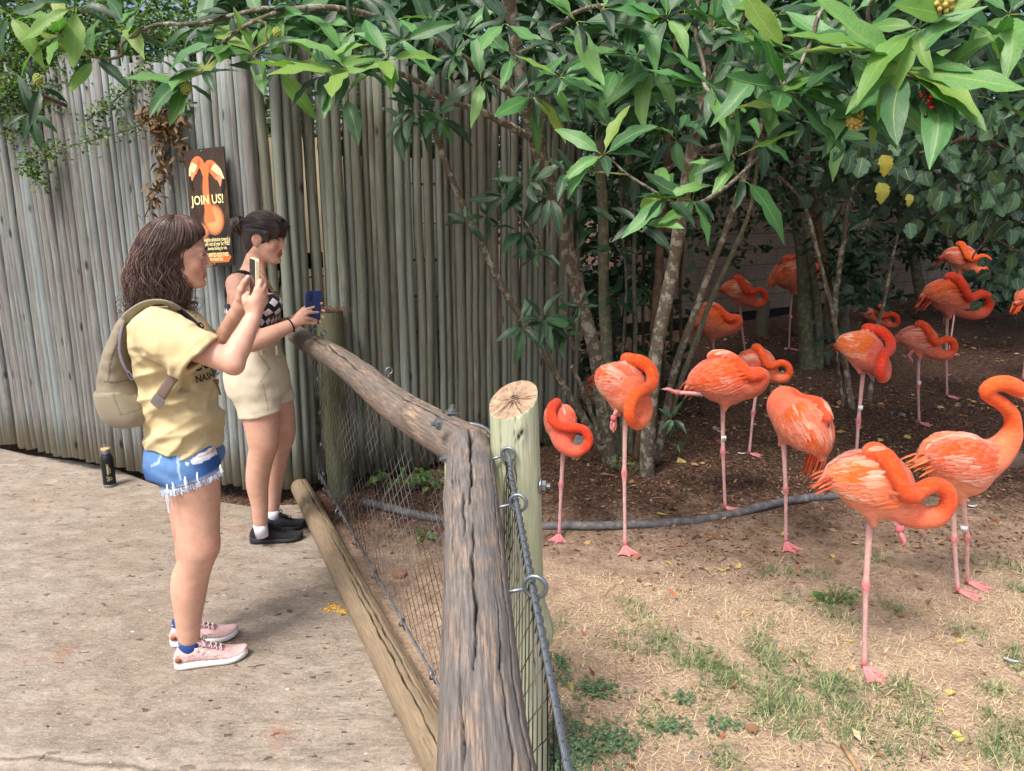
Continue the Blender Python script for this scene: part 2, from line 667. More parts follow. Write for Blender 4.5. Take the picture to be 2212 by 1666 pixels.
def make_concrete():
    m = NT('textured_concrete')
    v = m.coord()
    vs = m.coord(rot=(0, 0, R(14)), scale=(1, 1.9, 1))
    big = m.noise(v, 0.9, 4, 0.55)
    med = m.noise(vs, 6.5, 8, 0.78, 0.5)
    fine = m.noise(vs, 38, 7, 0.75)
    grit = m.noise(v, 110, 4, 0.75)
    pit = m.noise(vs, 15, 2, 0.5, 0.3)
    base = m.ramp(med, [(0.30, srgb(114, 105, 94)), (0.5, srgb(152, 142, 129)), (0.70, srgb(182, 172, 158))])
    base = m.mix(m.ramp(big, [(0.42, 0.0), (0.72, 0.55)]), base, srgb(116, 100, 84))
    base = m.mix(m.ramp(fine, [(0.30, 0.55), (0.52, 0.0)]), base, srgb(80, 67, 58))
    base = m.mix(m.ramp(fine, [(0.56, 0.0), (0.80, 0.6)]), base, srgb(200, 186, 170))
    base = m.mix(m.ramp(grit, [(0.58, 0.0), (0.68, 0.7)]), base, srgb(222, 210, 194))
    base = m.mix(m.ramp(grit, [(0.32, 0.7), (0.42, 0.0)]), base, srgb(78, 66, 58))
    pits = m.ramp(pit, [(0.67, 0.0), (0.69, 0.8)])
    base = m.mix(pits, base, srgb(78, 64, 56))
    rust = m.noise(m.coord(loc=(3.1, 0.7, 0)), 2.4, 6, 0.7, 0.5)
    base = m.mix(m.ramp(rust, [(0.60, 0.0), (0.72, 0.45)]), base, srgb(160, 96, 58))
    # a settled crack across the slab
    sep = m.n('SeparateXYZ')
    m.L(v, sep.inputs[0])
    wob = m.math('MULTIPLY', m.math('SUBTRACT', m.noise(m.coord(loc=(0, 9, 0)), 2.2, 6, 0.65), 0.5), 0.14)
    line = m.math('ADD', m.math('MULTIPLY_ADD', sep.outputs[0], 0.06, -1.97), m.math('ADD', sep.outputs[1], wob))
    cr = m.math('ABSOLUTE', line)
    gap = m.math('MULTIPLY', m.ramp(cr, [(0.0, 0.55), (0.007, 0.0)]), m.ramp(sep.outputs[0], [(0.0, 1.0), (0.01, 0.0)]))
    edge = m.math('MULTIPLY', m.ramp(cr, [(0.008, 0.0), (0.014, 0.5), (0.05, 0.0)]), med)
    base = m.mix(edge, base, srgb(220, 208, 192))
    base = m.mix(gap, base, srgb(66, 56, 50))
    h = m.math('ADD', m.math('MULTIPLY', med, 1.2), m.math('MULTIPLY', fine, 0.6))
    h = m.math('SUBTRACT', h, m.math('MULTIPLY', pits, 0.5))
    return m.fin(base, m.ramp(fine, [(0.3, 0.6), (0.7, 0.85)]), m.bump(h, 0.9, 0.010), spec=0.3)


M_SOIL = make_soil()
M_CONC = make_concrete()

xs = grid_axis([(-60, -10, 6), (-10, -1.5, 0.4), (-1.5, 5.0, 0.035), (5, 12, 0.12), (12, 60.1, 6)])
ys = grid_axis([(-60, -2, 6), (-2, 1.0, 0.3), (1.0, 6.5, 0.035), (6.5, 14, 0.12), (14, 80.1, 6)])
XX, YY = np.meshgrid(xs, ys, indexing='ij')
ZZ = gz(XX, YY)
V = np.stack([XX, YY, ZZ], -1).reshape(-1, 3)
nx_, ny_ = len(xs), len(ys)
i_, j_ = np.meshgrid(np.arange(nx_ - 1), np.arange(ny_ - 1), indexing='ij')
b_ = (i_ * ny_ + j_).ravel()
Fq = np.stack([b_, b_ + ny_, b_ + ny_ + 1, b_ + 1], 1)
tag(ob('ground', np_mesh('ground', V, Fq, M_SOIL)), kind='structure')

# concrete path: slab between the log fence and the railing
edge = [(-0.02, -8), (-0.06, 0.5), (-0.16, 1.9)] + [tuple((BASE[1] + (BASE[0] - BASE[1]) * t)[:2] + np.array((0.03, 0.01))) for t in (0.1, 0.3, 0.5, 0.7, 0.9)]
edge += [(-1.25, 4.16), (-1.5, 4.13), (-1.9, 4.27), (-2.3, 4.55), (-2.62, 4.79), (-2.95, 4.93), (-3.34, 5.06), (-3.62, 5.2), (-4.6, 5.6), (-7.5, 6.95), (-12, 9), (-14, -8)]
edge = np.array(edge)
V = np.concatenate([np.c_[edge, np.full(len(edge), 0.0)], np.c_[edge, np.full(len(edge), -0.09)]])
n_ = len(edge)
F_ = [tuple(range(n_))[::1]] + [(i, i + n_, (i + 1) % n_ + n_, (i + 1) % n_) for i in range(n_)]
tag(ob('path', np_mesh('path', V, F_, M_CONC, smooth=False)), kind='structure')

# ------------------------------------------------------------------ wood
def make_pole_mat(name, cols_, green=0.4, dark=0.0):
    m = NT(name)
    r = m.rnd()
    v = m.coord(scale=(1, 1, 0.07))
    v2 = m.coord(scale=(1, 1, 0.35))
    add = m.n('VectorMath', operation='ADD')
    m.L(v, add.inputs[0])
    cmb = m.n('CombineXYZ')
    m.L(m.math('MULTIPLY', r, 37.0), cmb.inputs[0])
    m.L(m.math('MULTIPLY', r, 11.0), cmb.inputs[2])
    m.L(cmb.outputs[0], add.inputs[1])
    g = m.noise(add.outputs[0], 85, 6, 0.7)
    add2 = m.n('VectorMath', operation='ADD')
    m.L(v2, add2.inputs[0])
    m.L(cmb.outputs[0], add2.inputs[1])
    p = m.noise(add2.outputs[0], 9, 5, 0.6)
    k = m.n('TexVoronoi')
    k.inputs['Scale'].default_value = 8
    m.L(add2.outputs[0], k.inputs['Vector'])
    knots = m.ramp(k.outputs['Distance'], [(0.05, 0.85), (0.12, 0.0)])
    base = m.ramp(g, [(0.25, cols_[0]), (0.5, cols_[1]), (0.75, cols_[2])])
    base = m.mix(m.math('MULTIPLY', m.ramp(p, [(0.38, 0.0), (0.66, 1.0)]), green), base, cols_[3])
    base = m.mix(m.ramp(r, [(0.0, 0.0), (1.0, 0.55)]), base, cols_[4])
    base = m.mix(m.ramp(m.math('FRACT', m.math('MULTIPLY', r, 7.3)), [(0.55, 0.0), (0.95, 0.5)]), base, cols_[5])
    # splash line low on the poles
    sep = m.n('SeparateXYZ')
    m.L(m.coord(), sep.inputs[0])
    low = m.math('ADD', sep.outputs[2], m.math('MULTIPLY', m.math('SUBTRACT', p, 0.5), 0.25))
    base = m.mix(m.ramp(low, [(0.07, 0.45), (0.25, 0.0)]), base, cols_[6])
    base = m.mix(knots, base, tuple(x * 0.3 for x in cols_[0]))
    nm = m.bump(m.math('ADD', g, m.math('MULTIPLY', knots, -0.8)), 0.6, 0.006)
    return m.fin(base, 0.85, nm, spec=0.2)


M_POLE_L = make_pole_mat('weathered_pole', [srgb(70, 68, 66), srgb(122, 124, 124), srgb(158, 162, 162), srgb(112, 122, 104), srgb(100, 92, 90), srgb(134, 148, 150), srgb(150, 142, 112)], 0.45)
M_POLE_R = make_pole_mat('mossy_pole', [srgb(66, 66, 60), srgb(116, 118, 108), srgb(150, 154, 144), srgb(108, 120, 98), srgb(96, 92, 82), srgb(136, 146, 138), srgb(116, 118, 96)], 0.6)
M_BLACK = plain('black_strap', srgb(18, 18, 18), 0.6)
M_STEEL = plain('galvanised_steel', srgb(128, 136, 142), 0.42, 0.75, 0.5, 0.2, 120, 0.3)
M_DSTEEL = plain('dark_wire', srgb(56, 58, 60), 0.5, 0.6, 0.5, 0.2, 120, 0.2)


def pole_mesh(k, H=2.6, r0=0.030, bow=0.010):
    rs = np.random.default_rng(100 + k)
    n = 9
    z = np.linspace(0, H, n)
    x = bow * np.cumsum(rs.normal(0, 0.55, n)) * 0.7
    y = bow * np.cumsum(rs.normal(0, 0.4, n)) * 0.5
    x -= np.linspace(x[0], x[-1], n)
    y -= np.linspace(y[0], y[-1], n)
    r = r0 * (1.06 - 0.14 * z / H) * (1 + rs.normal(0, 0.035, n))
    mb = MB()
    mb.tube(np.stack([x, y, z], 1), r, 9)
    return mb.mesh('pole', M_POLE_L if k < 50 else M_POLE_R)


POLES_L = [pole_mesh(k, r0=0.0265) for k in range(8)]
POLES_R = [pole_mesh(50 + k, r0=0.0285, bow=0.012) for k in range(8)]


def run_poles(parent, path, meshes, gap, z0=0.06, skip=None, top=2.46):
    d = np.r_[0, np.cumsum(np.linalg.norm(np.diff(path, axis=0), axis=1))]
    s_, i = 0.02, 0
    rr = np.random.default_rng(len(path) + int(gap * 1000))
    while s_ < d[-1]:
        x = np.interp(s_, d, path[:, 0])
        y = np.interp(s_, d, path[:, 1])
        k = rr.integers(len(meshes))
        sx = rr.uniform(0.68, 1.24)
        zz = z0 + rr.uniform(-0.015, 0.02)
        hs = (top + rr.uniform(-0.06, 0.06) - zz) / 2.6
        ob('pole', meshes[k], parent, (x, y + rr.normal(0, 0.006), zz), (rr.normal(0, 0.003), rr.normal(0, 0.0035), rr.uniform(0, 6.28)), (sx, sx, hs))
        s_ += gap * (0.5 + 0.5 * sx) * rr.uniform(0.94, 1.06)
        i += 1
    return i


def tie_rail(parent, path, z, off, r=0.045, mat=None, name='tie_rail'):
    p = np.array([(x, y, z) for x, y in path])
    t = np.gradient(p, axis=0)
    nrm = np.stack([-t[:, 1], t[:, 0], 0 * t[:, 0]], 1)
    nrm /= np.linalg.norm(nrm, axis=1, keepdims=True)
    MB().tube(p + nrm * off, r, 8).obj(name, mat or M_POLE_R, parent)


fl = thing('pole_fence', 'tall grey fence of upright weathered poles behind the two women, left of the gate', 'fence')
run_poles(fl, FENCE_L, POLES_L, 0.0465)
tie_rail(fl, FENCE_L, 0.55, 0.075)
tie_rail(fl, FENCE_L, 2.0, 0.075)
fr = thing('pole_fence', 'tall greenish fence of upright poles behind the flamingo yard, right of the gate', 'fence')
run_poles(fr, FENCE_R[:4], POLES_R, 0.0505, z0=0.07)
tie_rail(fr, FENCE_R[:4], 0.5, 0.08)
tie_rail(fr, FENCE_R[:4], 2.0, 0.08)

# gate: wider gaps, black strap and steel rod behind the poles
gt = thing('pole_gate', 'gapped pole gate with a black strap across it, where the two pole fences meet', 'gate')
rr = np.random.default_rng(5)
for (u, w_) in ((556, 13), (577, 10), (597, 12), (621, 12), (641, 10), (660, 13), (684, 12), (700, 11), (716, 10)):
    t = (u - 550) / 150
    q = np.array([np.interp(t, [0, 0.45, 1], FENCE_G[:, 0]), np.interp(t, [0, 0.45, 1], FENCE_G[:, 1])])
    w0 = P(u, 700, q[1] + 0.02)
    ob('pole', POLES_R[rr.integers(8)], gt, (w0[0], w0[1], 0.07), (0, rr.normal(0, 0.008), rr.uniform(0, 6)), (w_ / 11.0,) * 2 + (0.96,))
gp = np.array([(P(548, 600, 4.3)[0], 4.30), (P(640, 600, 4.3)[0], 4.30), (P(700, 600, 4.50)[0], 4.50)])
for z, hh in ((1.375, 0.045), (0.42, 0.02)):
    mb = MB()
    for a, b in ((gp[0], gp[1]), (gp[1], gp[2])):
        d_ = b - a
        M_ = Matrix.Translation((a[0], a[1], z)) @ Matrix.Rotation(math.atan2(d_[1], d_[0]), 4, 'Z')
        mb.box((0, 0, -hh), (float(np.hypot(*d_)), 0.012, hh), M=M_)
    mb.obj('strap', M_BLACK, gt, smooth=False)
MB().tube([(gp[0][0], gp[0][1] - 0.01, 1.285), (gp[1][0], gp[1][1] - 0.01, 1.285), (gp[2][0], gp[2][1] - 0.01, 1.285)], 0.005, 6).obj('rod', M_STEEL, gt)
MB().tube(spline([P(603, 560, 4.29), P(607, 600, 4.28), P(601, 640, 4.29), P(612, 690, 4.28), P(610, 760, 4.29)], 14), 0.008, 6).obj('cable', M_BLACK, gt)

# service building seen through the gate gaps
M_CREAM = plain('cream_paint', srgb(206, 192, 160), 0.8, var=0.06, sc_=6)
M_GREYB = plain('grey_block', srgb(140, 136, 132), 0.9, var=0.12, sc_=9, bump=0.5, dist=0.006)
sh = thing('shed', 'pale shed wall seen in slits through the gaps of the pole gate', 'shed', (-1.1, 5.1, 0))
MB().box((-0.55, 0, -0.1), (0.02, 0.25, 2.1)).obj('door', M_CREAM, sh, smooth=False)
mb = MB()
for i in range(9):
    mb.box((0.03, 0.0 + 0.002 * (i % 2), -0.1 + i * 0.24), (0.75, 0.26, 0.13 + i * 0.24 - 0.006))
mb.obj('wall', M_GREYB, sh, smooth=False)

# ------------------------------------------------------------------ dark block wall behind the flamingo yard
M_BLOCK = NT('wall_block')
_v = M_BLOCK.coord()
_f = M_BLOCK.noise(_v, 30, 6, 0.7)
_b = M_BLOCK.ramp(_f, [(0.3, srgb(112, 100, 90)), (0.7, srgb(146, 132, 118))])
_b = M_BLOCK.hsv(_b, v=M_BLOCK.ramp(M_BLOCK.rnd(), [(0, 0.85), (1, 1.0)]))
M_BLOCK = M_BLOCK.fin(_b, 0.95, M_BLOCK.bump(_f, 0.5, 0.004), spec=0.1)
M_MORTAR = plain('mortar', srgb(90, 82, 76), 0.95, var=0.1)
bm_ = MB().box((0.004, 0.01, 0.004), (0.392, 0.19, 0.192)).mesh('block', M_BLOCK, smooth=False)


def block_wall(label, a, b, z0, rows):
    a, b = np.array(a), np.array(b)
    d = b - a
    L_ = np.hypot(*d)
    w = thing('block_wall', label, 'wall', (a[0], a[1], z0), math.atan2(d[1], d[0]))
    n = int(L_ / 0.4)
    MB().box((0, 0.016, 0), (n * 0.4 + 0.2, 0.18, rows * 0.2)).obj('mortar', M_MORTAR, w, smooth=False)
    MB().box((0, -0.004, -0.3), (n * 0.4 + 0.2, 0.2, -0.002)).obj('footing', M_BLACK, w, smooth=False)
    for r_ in range(rows):
        for i in range(n):
            ob('block', bm_, w, (i * 0.4 + (0.2 if r_ % 2 else 0.0), 0, r_ * 0.2))
    return w


block_wall('dim grey block wall closing the yard behind the sleeping flamingos', (1.3, 8.9), (8.5, 13.4), 0.32, 14)

# ------------------------------------------------------------------ railing of logs with wire net
def make_log_mat(name, pal, stretch=0.06, sc_=34, moss=0.0, mosscol=(0, 0, 0)):
    """pal: dark, mid, light, exposed wood.  UV: x along the log (m), y around (m)"""
    m = NT(name)
    tc = m.n('TexCoord')
    mp = m.n('Mapping')
    mp.inputs['Scale'].default_value = (stretch, 1, 1)
    m.L(tc.outputs['UV'], mp.inputs[0])
    v = mp.outputs[0]
    mp2 = m.n('Mapping')
    mp2.inputs['Scale'].default_value = (0.4, 1, 1)
    m.L(tc.outputs['UV'], mp2.inputs[0])
    g = m.noise(v, sc_ * 5, 8, 0.75, 0.15)
    g2 = m.noise(v, sc_ * 1.3, 6, 0.65, 0.3)
    p = m.noise(mp2.outputs[0], 16, 6, 0.62)
    base = m.ramp(g, [(0.24, pal[0]), (0.46, pal[1]), (0.74, pal[2])])
    worn = m.math('MULTIPLY', m.ramp(g, [(0.46, 0.0), (0.60, 1.0)]), m.ramp(p, [(0.47, 0.0), (0.62, 1.0)]))
    base = m.mix(m.math('MULTIPLY', worn, 0.85), base, pal[3])
    if moss:
        base = m.mix(m.math('MULTIPLY', m.ramp(m.noise(mp2.outputs[0], 5, 5), [(0.35, 0.0), (0.65, 1.0)]), moss), base, mosscol)
    hair = m.ramp(g2, [(0.30, 0.9), (0.37, 0.0)])
    base = m.mix(hair, base, tuple(x * 0.25 for x in pal[0]))
    ck = m.attr('Col')
    base = m.mix(1.0, base, ck, 'MULTIPLY')
    h = m.math('SUBTRACT', m.math('ADD', g, m.math('MULTIPLY', g2, 0.5)), m.math('MULTIPLY', hair, 0.9))
    return m.fin(base, m.ramp(g, [(0.3, 0.55), (0.7, 0.8)]), m.bump(h, 0.6, 0.005), spec=0.35)


M_RAIL = make_log_mat('dark_weathered_log', [srgb(56, 50, 46), srgb(102, 93, 85), srgb(140, 132, 124), srgb(168, 138, 108)])
M_RAIL2 = make_log_mat('grey_weathered_log', [srgb(58, 54, 51), srgb(102, 97, 93), srgb(144, 140, 136), srgb(170, 140, 112)])
M_BASELOG = make_log_mat('brown_base_log', [srgb(78, 62, 48), srgb(126, 108, 88), srgb(156, 140, 118), srgb(160, 134, 104)], moss=0.35, mosscol=srgb(116, 114, 92))
M_POSTW = make_log_mat('pale_green_post', [srgb(126, 130, 106), srgb(166, 172, 148), srgb(204, 210, 194), srgb(186, 184, 160)], 0.05, 26, moss=0.5, mosscol=srgb(152, 164, 116))
M_ENDGRAIN = plain('end_grain', srgb(162, 138, 114), 0.95, var=0.45, sc_=60, bump=1.0, dist=0.01)


def log_mesh(name, a, b, r0, r1, mat, seed=0, knots=(), cracks=(), sides=200, step=0.012, bend=None, capmat=M_ENDGRAIN, endcut=None, lump=0.025):
    """knots: (t, angle, height, size); cracks: (t0, t1, angle0, angle1, halfwidth, depth)"""
    a, b = np.asarray(a, dtype=float), np.asarray(b, dtype=float)
    L_ = np.linalg.norm(b - a)
    n = max(8, int(L_ / step))
    t = np.linspace(0, 1, n)
    c = a + (b - a) * t[:, None]
    if bend is not None:
        c = c + np.array([bend(x) for x in t])
    _, T, A, B = frames(c, (0, 0, 1.0) if abs((b - a)[2]) < 0.8 * L_ else (0, -1.0, 0))
    th = np.arange(sides) * 2 * PI / sides              # 0 = up, increases towards B
    TT, HH = np.meshgrid(t, th, indexing='ij')
    s_ = TT * L_
    nz = np.stack([np.cos(HH) * 1.2, np.sin(HH) * 1.2, s_ * 2.2 + seed * 7.7], -1)
    rad = (r0 + (r1 - r0) * TT) * (1 + lump * vnoise(nz, 1.3) + lump * 0.5 * vnoise(nz, 3.7, 2.2))
    fib = np.stack([np.cos(HH) * 16, np.sin(HH) * 16, s_ * 1.1 + seed], -1)
    rad = rad * (1 + 0.003 * vnoise(fib, 1.0) + 0.002 * vnoise(fib, 2.1, 4.0))
    C = np.ones((n, sides))
    for kt, ka, kh, ks in knots:
        dth = (HH - ka + PI) % (2 * PI) - PI
        d2 = ((s_ - kt * L_) / (ks * 1.6)) ** 2 + (dth * r0 / ks) ** 2
        rad += kh * np.exp(-d2)
    rs = np.random.default_rng(seed + 3)
    for ct0, ct1, ca0, ca1, cw, cdp in cracks:
        u = (TT - ct0) / (ct1 - ct0)
        inside = (u > 0) & (u < 1)
        uu = np.clip(u, 0, 1)
        wob = 0.06 * np.sin(s_ * 21 + seed) + 0.035 * np.sin(s_ * 57 + 2 * seed) + 0.02 * np.sin(s_ * 130)
        ang = ca0 + (ca1 - ca0) * uu + wob * 0.6
        wd = cw / r0 * (np.sin(PI * uu) ** 0.6) * (1 + 0.35 * np.sin(s_ * 43 + seed)) + 1e-4
        dth = (HH - ang + PI) % (2 * PI) - PI
        q = np.exp(-(dth / wd) ** 2) * inside
        rad -= cdp * q * np.clip(np.sin(PI * uu) * 3, 0, 1)
        C *= 1 - 0.93 * np.clip(q * 1.5 - 0.1, 0, 1)
    Vv = c[:, None, :] + rad[..., None] * (np.cos(HH)[..., None] * A[:, None, :] + np.sin(HH)[..., None] * B[:, None, :])
    if endcut is not None:                               # slanted saw cut: (point, normal)
        p0, nn = np.asarray(endcut[0], float), np.asarray(endcut[1], float)
        nn /= np.linalg.norm(nn)
        Tm = (b - a) / L_
        d = (Vv - p0) @ nn
        over = d > 0
        Vv = Vv - over[..., None] * (d / (Tm @ nn))[..., None] * Tm
    uv = np.stack([s_, HH * r0], -1).reshape(-1, 2)
    Vv = Vv.reshape(-1, 3)
    i, j = np.meshgrid(np.arange(n - 1), np.arange(sides), indexing='ij')
    i, j = i.ravel(), j.ravel()
    j2 = (j + 1) % sides
    F4 = np.stack([i * sides + j, i * sides + j2, (i + 1) * sides + j2, (i + 1) * sides + j], 1)
    # caps as slightly sunken discs
    capV, capF, base = [], [], len(Vv)
    for e, row in ((0, 0), (1, n - 1)):
        ring = Vv[row * sides:(row + 1) * sides]
        cen = ring.mean(0)
        for f_ in (0.999, 0.6, 0.2):
            q = cen + (ring - cen) * f_
            q = q + rs.normal(0, 0.0012 if f_ < 0.99 else 0, q.shape)
            capV.append(q)
        b0 = base + e * 3 * sides
        for k in range(2):
            for jj in range(sides):
                j3 = (jj + 1) % sides
                f4 = (b0 + k * sides + jj, b0 + k * sides + j3, b0 + (k + 1) * sides + j3, b0 + (k + 1) * sides + jj)
                capF.append(f4 if e else f4[::-1])
        # closing fan as quads strip
        for jj in range(0, sides // 2 - 1):
            q = (b0 + 2 * sides + jj, b0 + 2 * sides + jj + 1, b0 + 2 * sides + sides - 2 - jj, b0 + 2 * sides + sides - 1 - jj)
            capF.append(q if e else q[::-1])
    nb = len(F4)
    Vv = np.concatenate([Vv] + capV)
    Fall = np.concatenate([F4, np.array(capF)])
    Cc = np.concatenate([C.ravel(), np.ones(len(Vv) - n * sides)])
    uv = np.concatenate([uv, np.zeros((len(Vv) - n * sides, 2))])
    me = np_mesh(name, Vv, Fall, [mat, capmat], True, np.repeat(Cc[:, None], 3, 1), uv, np.r_[np.zeros(nb, int), np.ones(len(Fall) - nb, int)])
    return me


rail = thing('log_railing', 'waist high railing of dark cracked logs with wire net, between path and flamingo yard', 'railing')
UPA = 0.0
ob('rail', log_mesh('rail', RAIL[0], RAIL[1] + (RAIL[1] - RAIL[0]) * 0.012, 0.050, 0.068, M_RAIL, 1,
    knots=[(0.36, 0.55, 0.018, 0.03), (0.2, -1.9, 0.02, 0.03), (0.52, -1.85, 0.026, 0.035), (0.59, -2.0, 0.018, 0.02), (0.83, 0.9, 0.015, 0.03), (0.1, 1.2, 0.012, 0.05)],
    cracks=[(0.0, 0.30, -0.25, -0.1, 0.0022, 0.018), (0.22, 0.5, -0.25, -0.35, 0.0028, 0.024), (0.36, 0.72, -0.75, -0.5, 0.0045, 0.035), (0.55, 0.98, -0.2, -0.15, 0.0035, 0.03), (0.7, 1.0, 0.35, 0.3, 0.002, 0.012), (0.15, 0.6, 0.5, 0.6, 0.0018, 0.012), (0.45, 0.95, -1.3, -1.2, 0.0018, 0.012)],
    bend=lambda x: (0.0, 0.0, 0.012 * math.sin(x * 6.0) - 0.006 * math.sin(x * 11))), rail)
ob('rail', log_mesh('rail', RAIL[1] + np.array((0.0, 0.015, 0.004)), RAIL[2], 0.0645, 0.056, M_RAIL2, 2,
    knots=[(0.5, -1.3, 0.006, 0.05), (0.15, 1.3, 0.006, 0.05)],
    cracks=[(0.0, 0.11, 0.0, -0.05, 0.0042, 0.02), (0.09, 0.22, -0.05, 0.1, 0.0022, 0.02), (0.18, 0.27, 0.3, 0.35, 0.0020, 0.015), (0.24, 0.44, 0.05, 0.12, 0.0020, 0.018), (0.33, 0.62, -0.55, -0.5, 0.0014, 0.012), (0.3, 0.7, -0.9, -0.95, 0.0012, 0.01), (0.40, 0.72, 0.5, 0.45, 0.0018, 0.015), (0.05, 0.3, 0.75, 0.8, 0.0011, 0.008), (0.05, 0.35, -1.0, -0.9, 0.0011, 0.008)]), rail)
ob('base_rail', log_mesh('base_rail', BASE[0], BASE[1] + (BASE[1] - BASE[0]) * 0.06, 0.054, 0.064, M_BASELOG, 4,
    knots=[(0.3, 0.6, 0.006, 0.05)],
    cracks=[(0.02, 0.35, -0.2, -0.3, 0.003, 0.02), (0.2, 0.7, -0.7, -0.6, 0.0022, 0.02), (0.35, 0.9, -0.1, -0.25, 0.003, 0.025), (0.6, 1.0, -0.9, -0.7, 0.003, 0.025), (0.1, 0.5, -1.2, -1.1, 0.002, 0.012), (0.5, 1.0, 0.2, 0.2, 0.002, 0.015)]), rail)
ob('base_rail', log_mesh('base_rail', BASE[1] + np.array((0.01, 0.02, 0)), BASE[2], 0.064, 0.066, M_BASELOG, 5, cracks=[(0.0, 0.5, -0.4, -0.3, 0.003, 0.02)]), rail)

# corner post: slanted cut top, knot, pale green
PT = P(1103, 868, 2.03)
pb = np.array((PT[0] + 0.045, PT[1] - 0.01, -0.05))
ptop = np.array((PT[0] + 0.005, PT[1], PT[2] + 0.09))
ob('post', log_mesh('post', pb, ptop, 0.074, 0.0655, M_POSTW, 7,
    knots=[(0.885, 0.25, 0.008, 0.018), (0.40, 1.7, 0.028, 0.045)],
    cracks=[(0.862, 0.885, 0.1, 0.42, 0.006, 0.012), (0.4, 0.9, -0.55, -0.6, 0.0012, 0.008), (0.2, 0.6, 0.6, 0.55, 0.0012, 0.006), (0.5, 0.95, 0.0, 0.05, 0.0009, 0.006)],
    endcut=(np.array((PT[0], PT[1], PT[2] + 0.005)), (-0.33, -0.50, 1.0)), lump=0.03), rail)
# two short corner posts carrying the rails
ob('post', log_mesh('post', (-0.155, 2.13, -0.05), (-0.14, 2.14, 0.955), 0.062, 0.058, M_POSTW, 8), rail)
pf = np.array((-1.02, 4.32))
ob('post', log_mesh('post', (pf[0], pf[1], -0.05), (pf[0] - 0.01, pf[1], 1.10), 0.078, 0.074, make_log_mat('mossy_post', [srgb(60, 58, 46), srgb(88, 88, 70), srgb(116, 118, 96), srgb(100, 90, 72)], 0.05, 26, 0.6, srgb(84, 92, 60)), 9, capmat=M_BLACK), rail)
# tuft of dry root fibre on the end post
mb = MB()
rr = np.random.default_rng(11)
for i in range(130):
    a0 = rr.uniform(0, 2 * PI)
    q = np.array((pf[0] + 0.01, pf[1] - 0.01, 1.10)) + rr.normal(0, 0.03, 3) * (1.3, 1, 0.5)
    e = q + rr.normal(0, 0.03, 3) * (1, 1, 0.6)
    mb.tube([q, (q + e) / 2 + rr.normal(0, 0.01, 3), e], 0.0012, 3, cap=False)
tag(mb.obj('root_tuft', plain('dry_root', srgb(110, 82, 62), 0.95), rail), kind='stuff')

# net, wire rope, eye bolts
def net(name, A0, A1, B0, B1, nu, nv, parent, r=0.0014):
    """A0->A1 upper cable, B0->B1 lower cable: interlaced zig-zag wires"""
    mb = MB()
    for k in range(nu):
        pts = []
        for j in range(nv + 1):
            side = 1 if (j + k) % 2 else -1
            uu = (k + 0.5 + side * 0.46) / nu
            vv = j / nv
            pa = A0 + (A1 - A0) * uu
            pb_ = B0 + (B1 - B0) * uu
            pts.append(pa + (pb_ - pa) * vv)
        mb.tube(pts, r, 3, cap=False)
    o = mb.obj(name, M_NET, parent)
    return tag(o, kind='stuff')


M_NET = NT('net_wire')
_r = M_NET.n('NewGeometry')
_t = M_NET.noise(M_NET.coord(), 3.0, 2)
M_NET = M_NET.fin(M_NET.ramp(_t, [(0.42, srgb(38, 38, 40)), (0.56, srgb(150, 152, 152))]), 0.4, metal=0.6, spec=0.5)
off_in = np.array((0.075, 0.03, 0))
cA0 = RAIL[0] + off_in + (0.05, -0.02, -0.03)
cA1 = RAIL[1] + (0.03, -0.02, -0.055)
cB0 = BASE[0] + np.array((0.10, 0.03, 0.05))
cB1 = BASE[1] + np.array((0.085, 0.02, 0.055))
net('wire_net', cA0, cA1, cB0, cB1, 62, 26, rail)
r2 = np.array((0.100, 0, 0.035))
C0 = RAIL[1] + r2
C1 = RAIL[2] + r2
D0 = BASE[1] + np.array((0.12, 0, 0.06))
D1 = BASE[2] + np.array((0.12, 0, 0.06))
net('wire_net', C0, C1, D0, D1, 74, 26, rail)
net('wire_net', np.array((-1.13, 4.22, 0.95)), cA0 + (0.02, 0, 0), np.array((-1.12, 4.35, 0.1)), cB0, 6, 26, rail)


def rope(pts, r, turns, parent, name='wire_rope', n=None):
    pts = np.asarray(pts, float)
    n = n or int(turns * 9)
    q = spline(pts, n) if len(pts) > 2 else pts[0] + (pts[1] - pts[0]) * np.linspace(0, 1, n)[:, None]
    _, T, A, B = frames(q)
    mb = MB()
    for k in range(6):
        th = np.linspace(0, 2 * PI * turns, n) + k * PI / 3
        c = q + (r * 0.62) * (np.cos(th)[:, None] * A + np.sin(th)[:, None] * B)
        mb.tube(c, r * 0.42, 5, cap=False)
    return mb.obj(name, M_STEEL, parent)


def eye_bolt(p, axis, parent, R_=0.017, r=0.0042, shank=0.05, rz=0.0):
    """ring whose shank runs along -axis into the wood"""
    axis = np.asarray(axis, float)
    axis /= np.linalg.norm(axis)
    up = np.array((math.sin(rz), 0.0, math.cos(rz)))
    up -= (up @ axis) * axis
    up /= np.linalg.norm(up)
    th = np.linspace(0, 2 * PI, 25)
    ring = p + R_ * (np.cos(th)[:, None] * axis + np.sin(th)[:, None] * up)
    mb = MB()
    mb.tube(ring, r, 8, cap=False)
    mb.tube([p - axis * (R_ - 0.002), p - axis * (R_ + shank)], r * 0.9, 8)
    return mb.obj('eye_bolt', M_STEEL, parent)


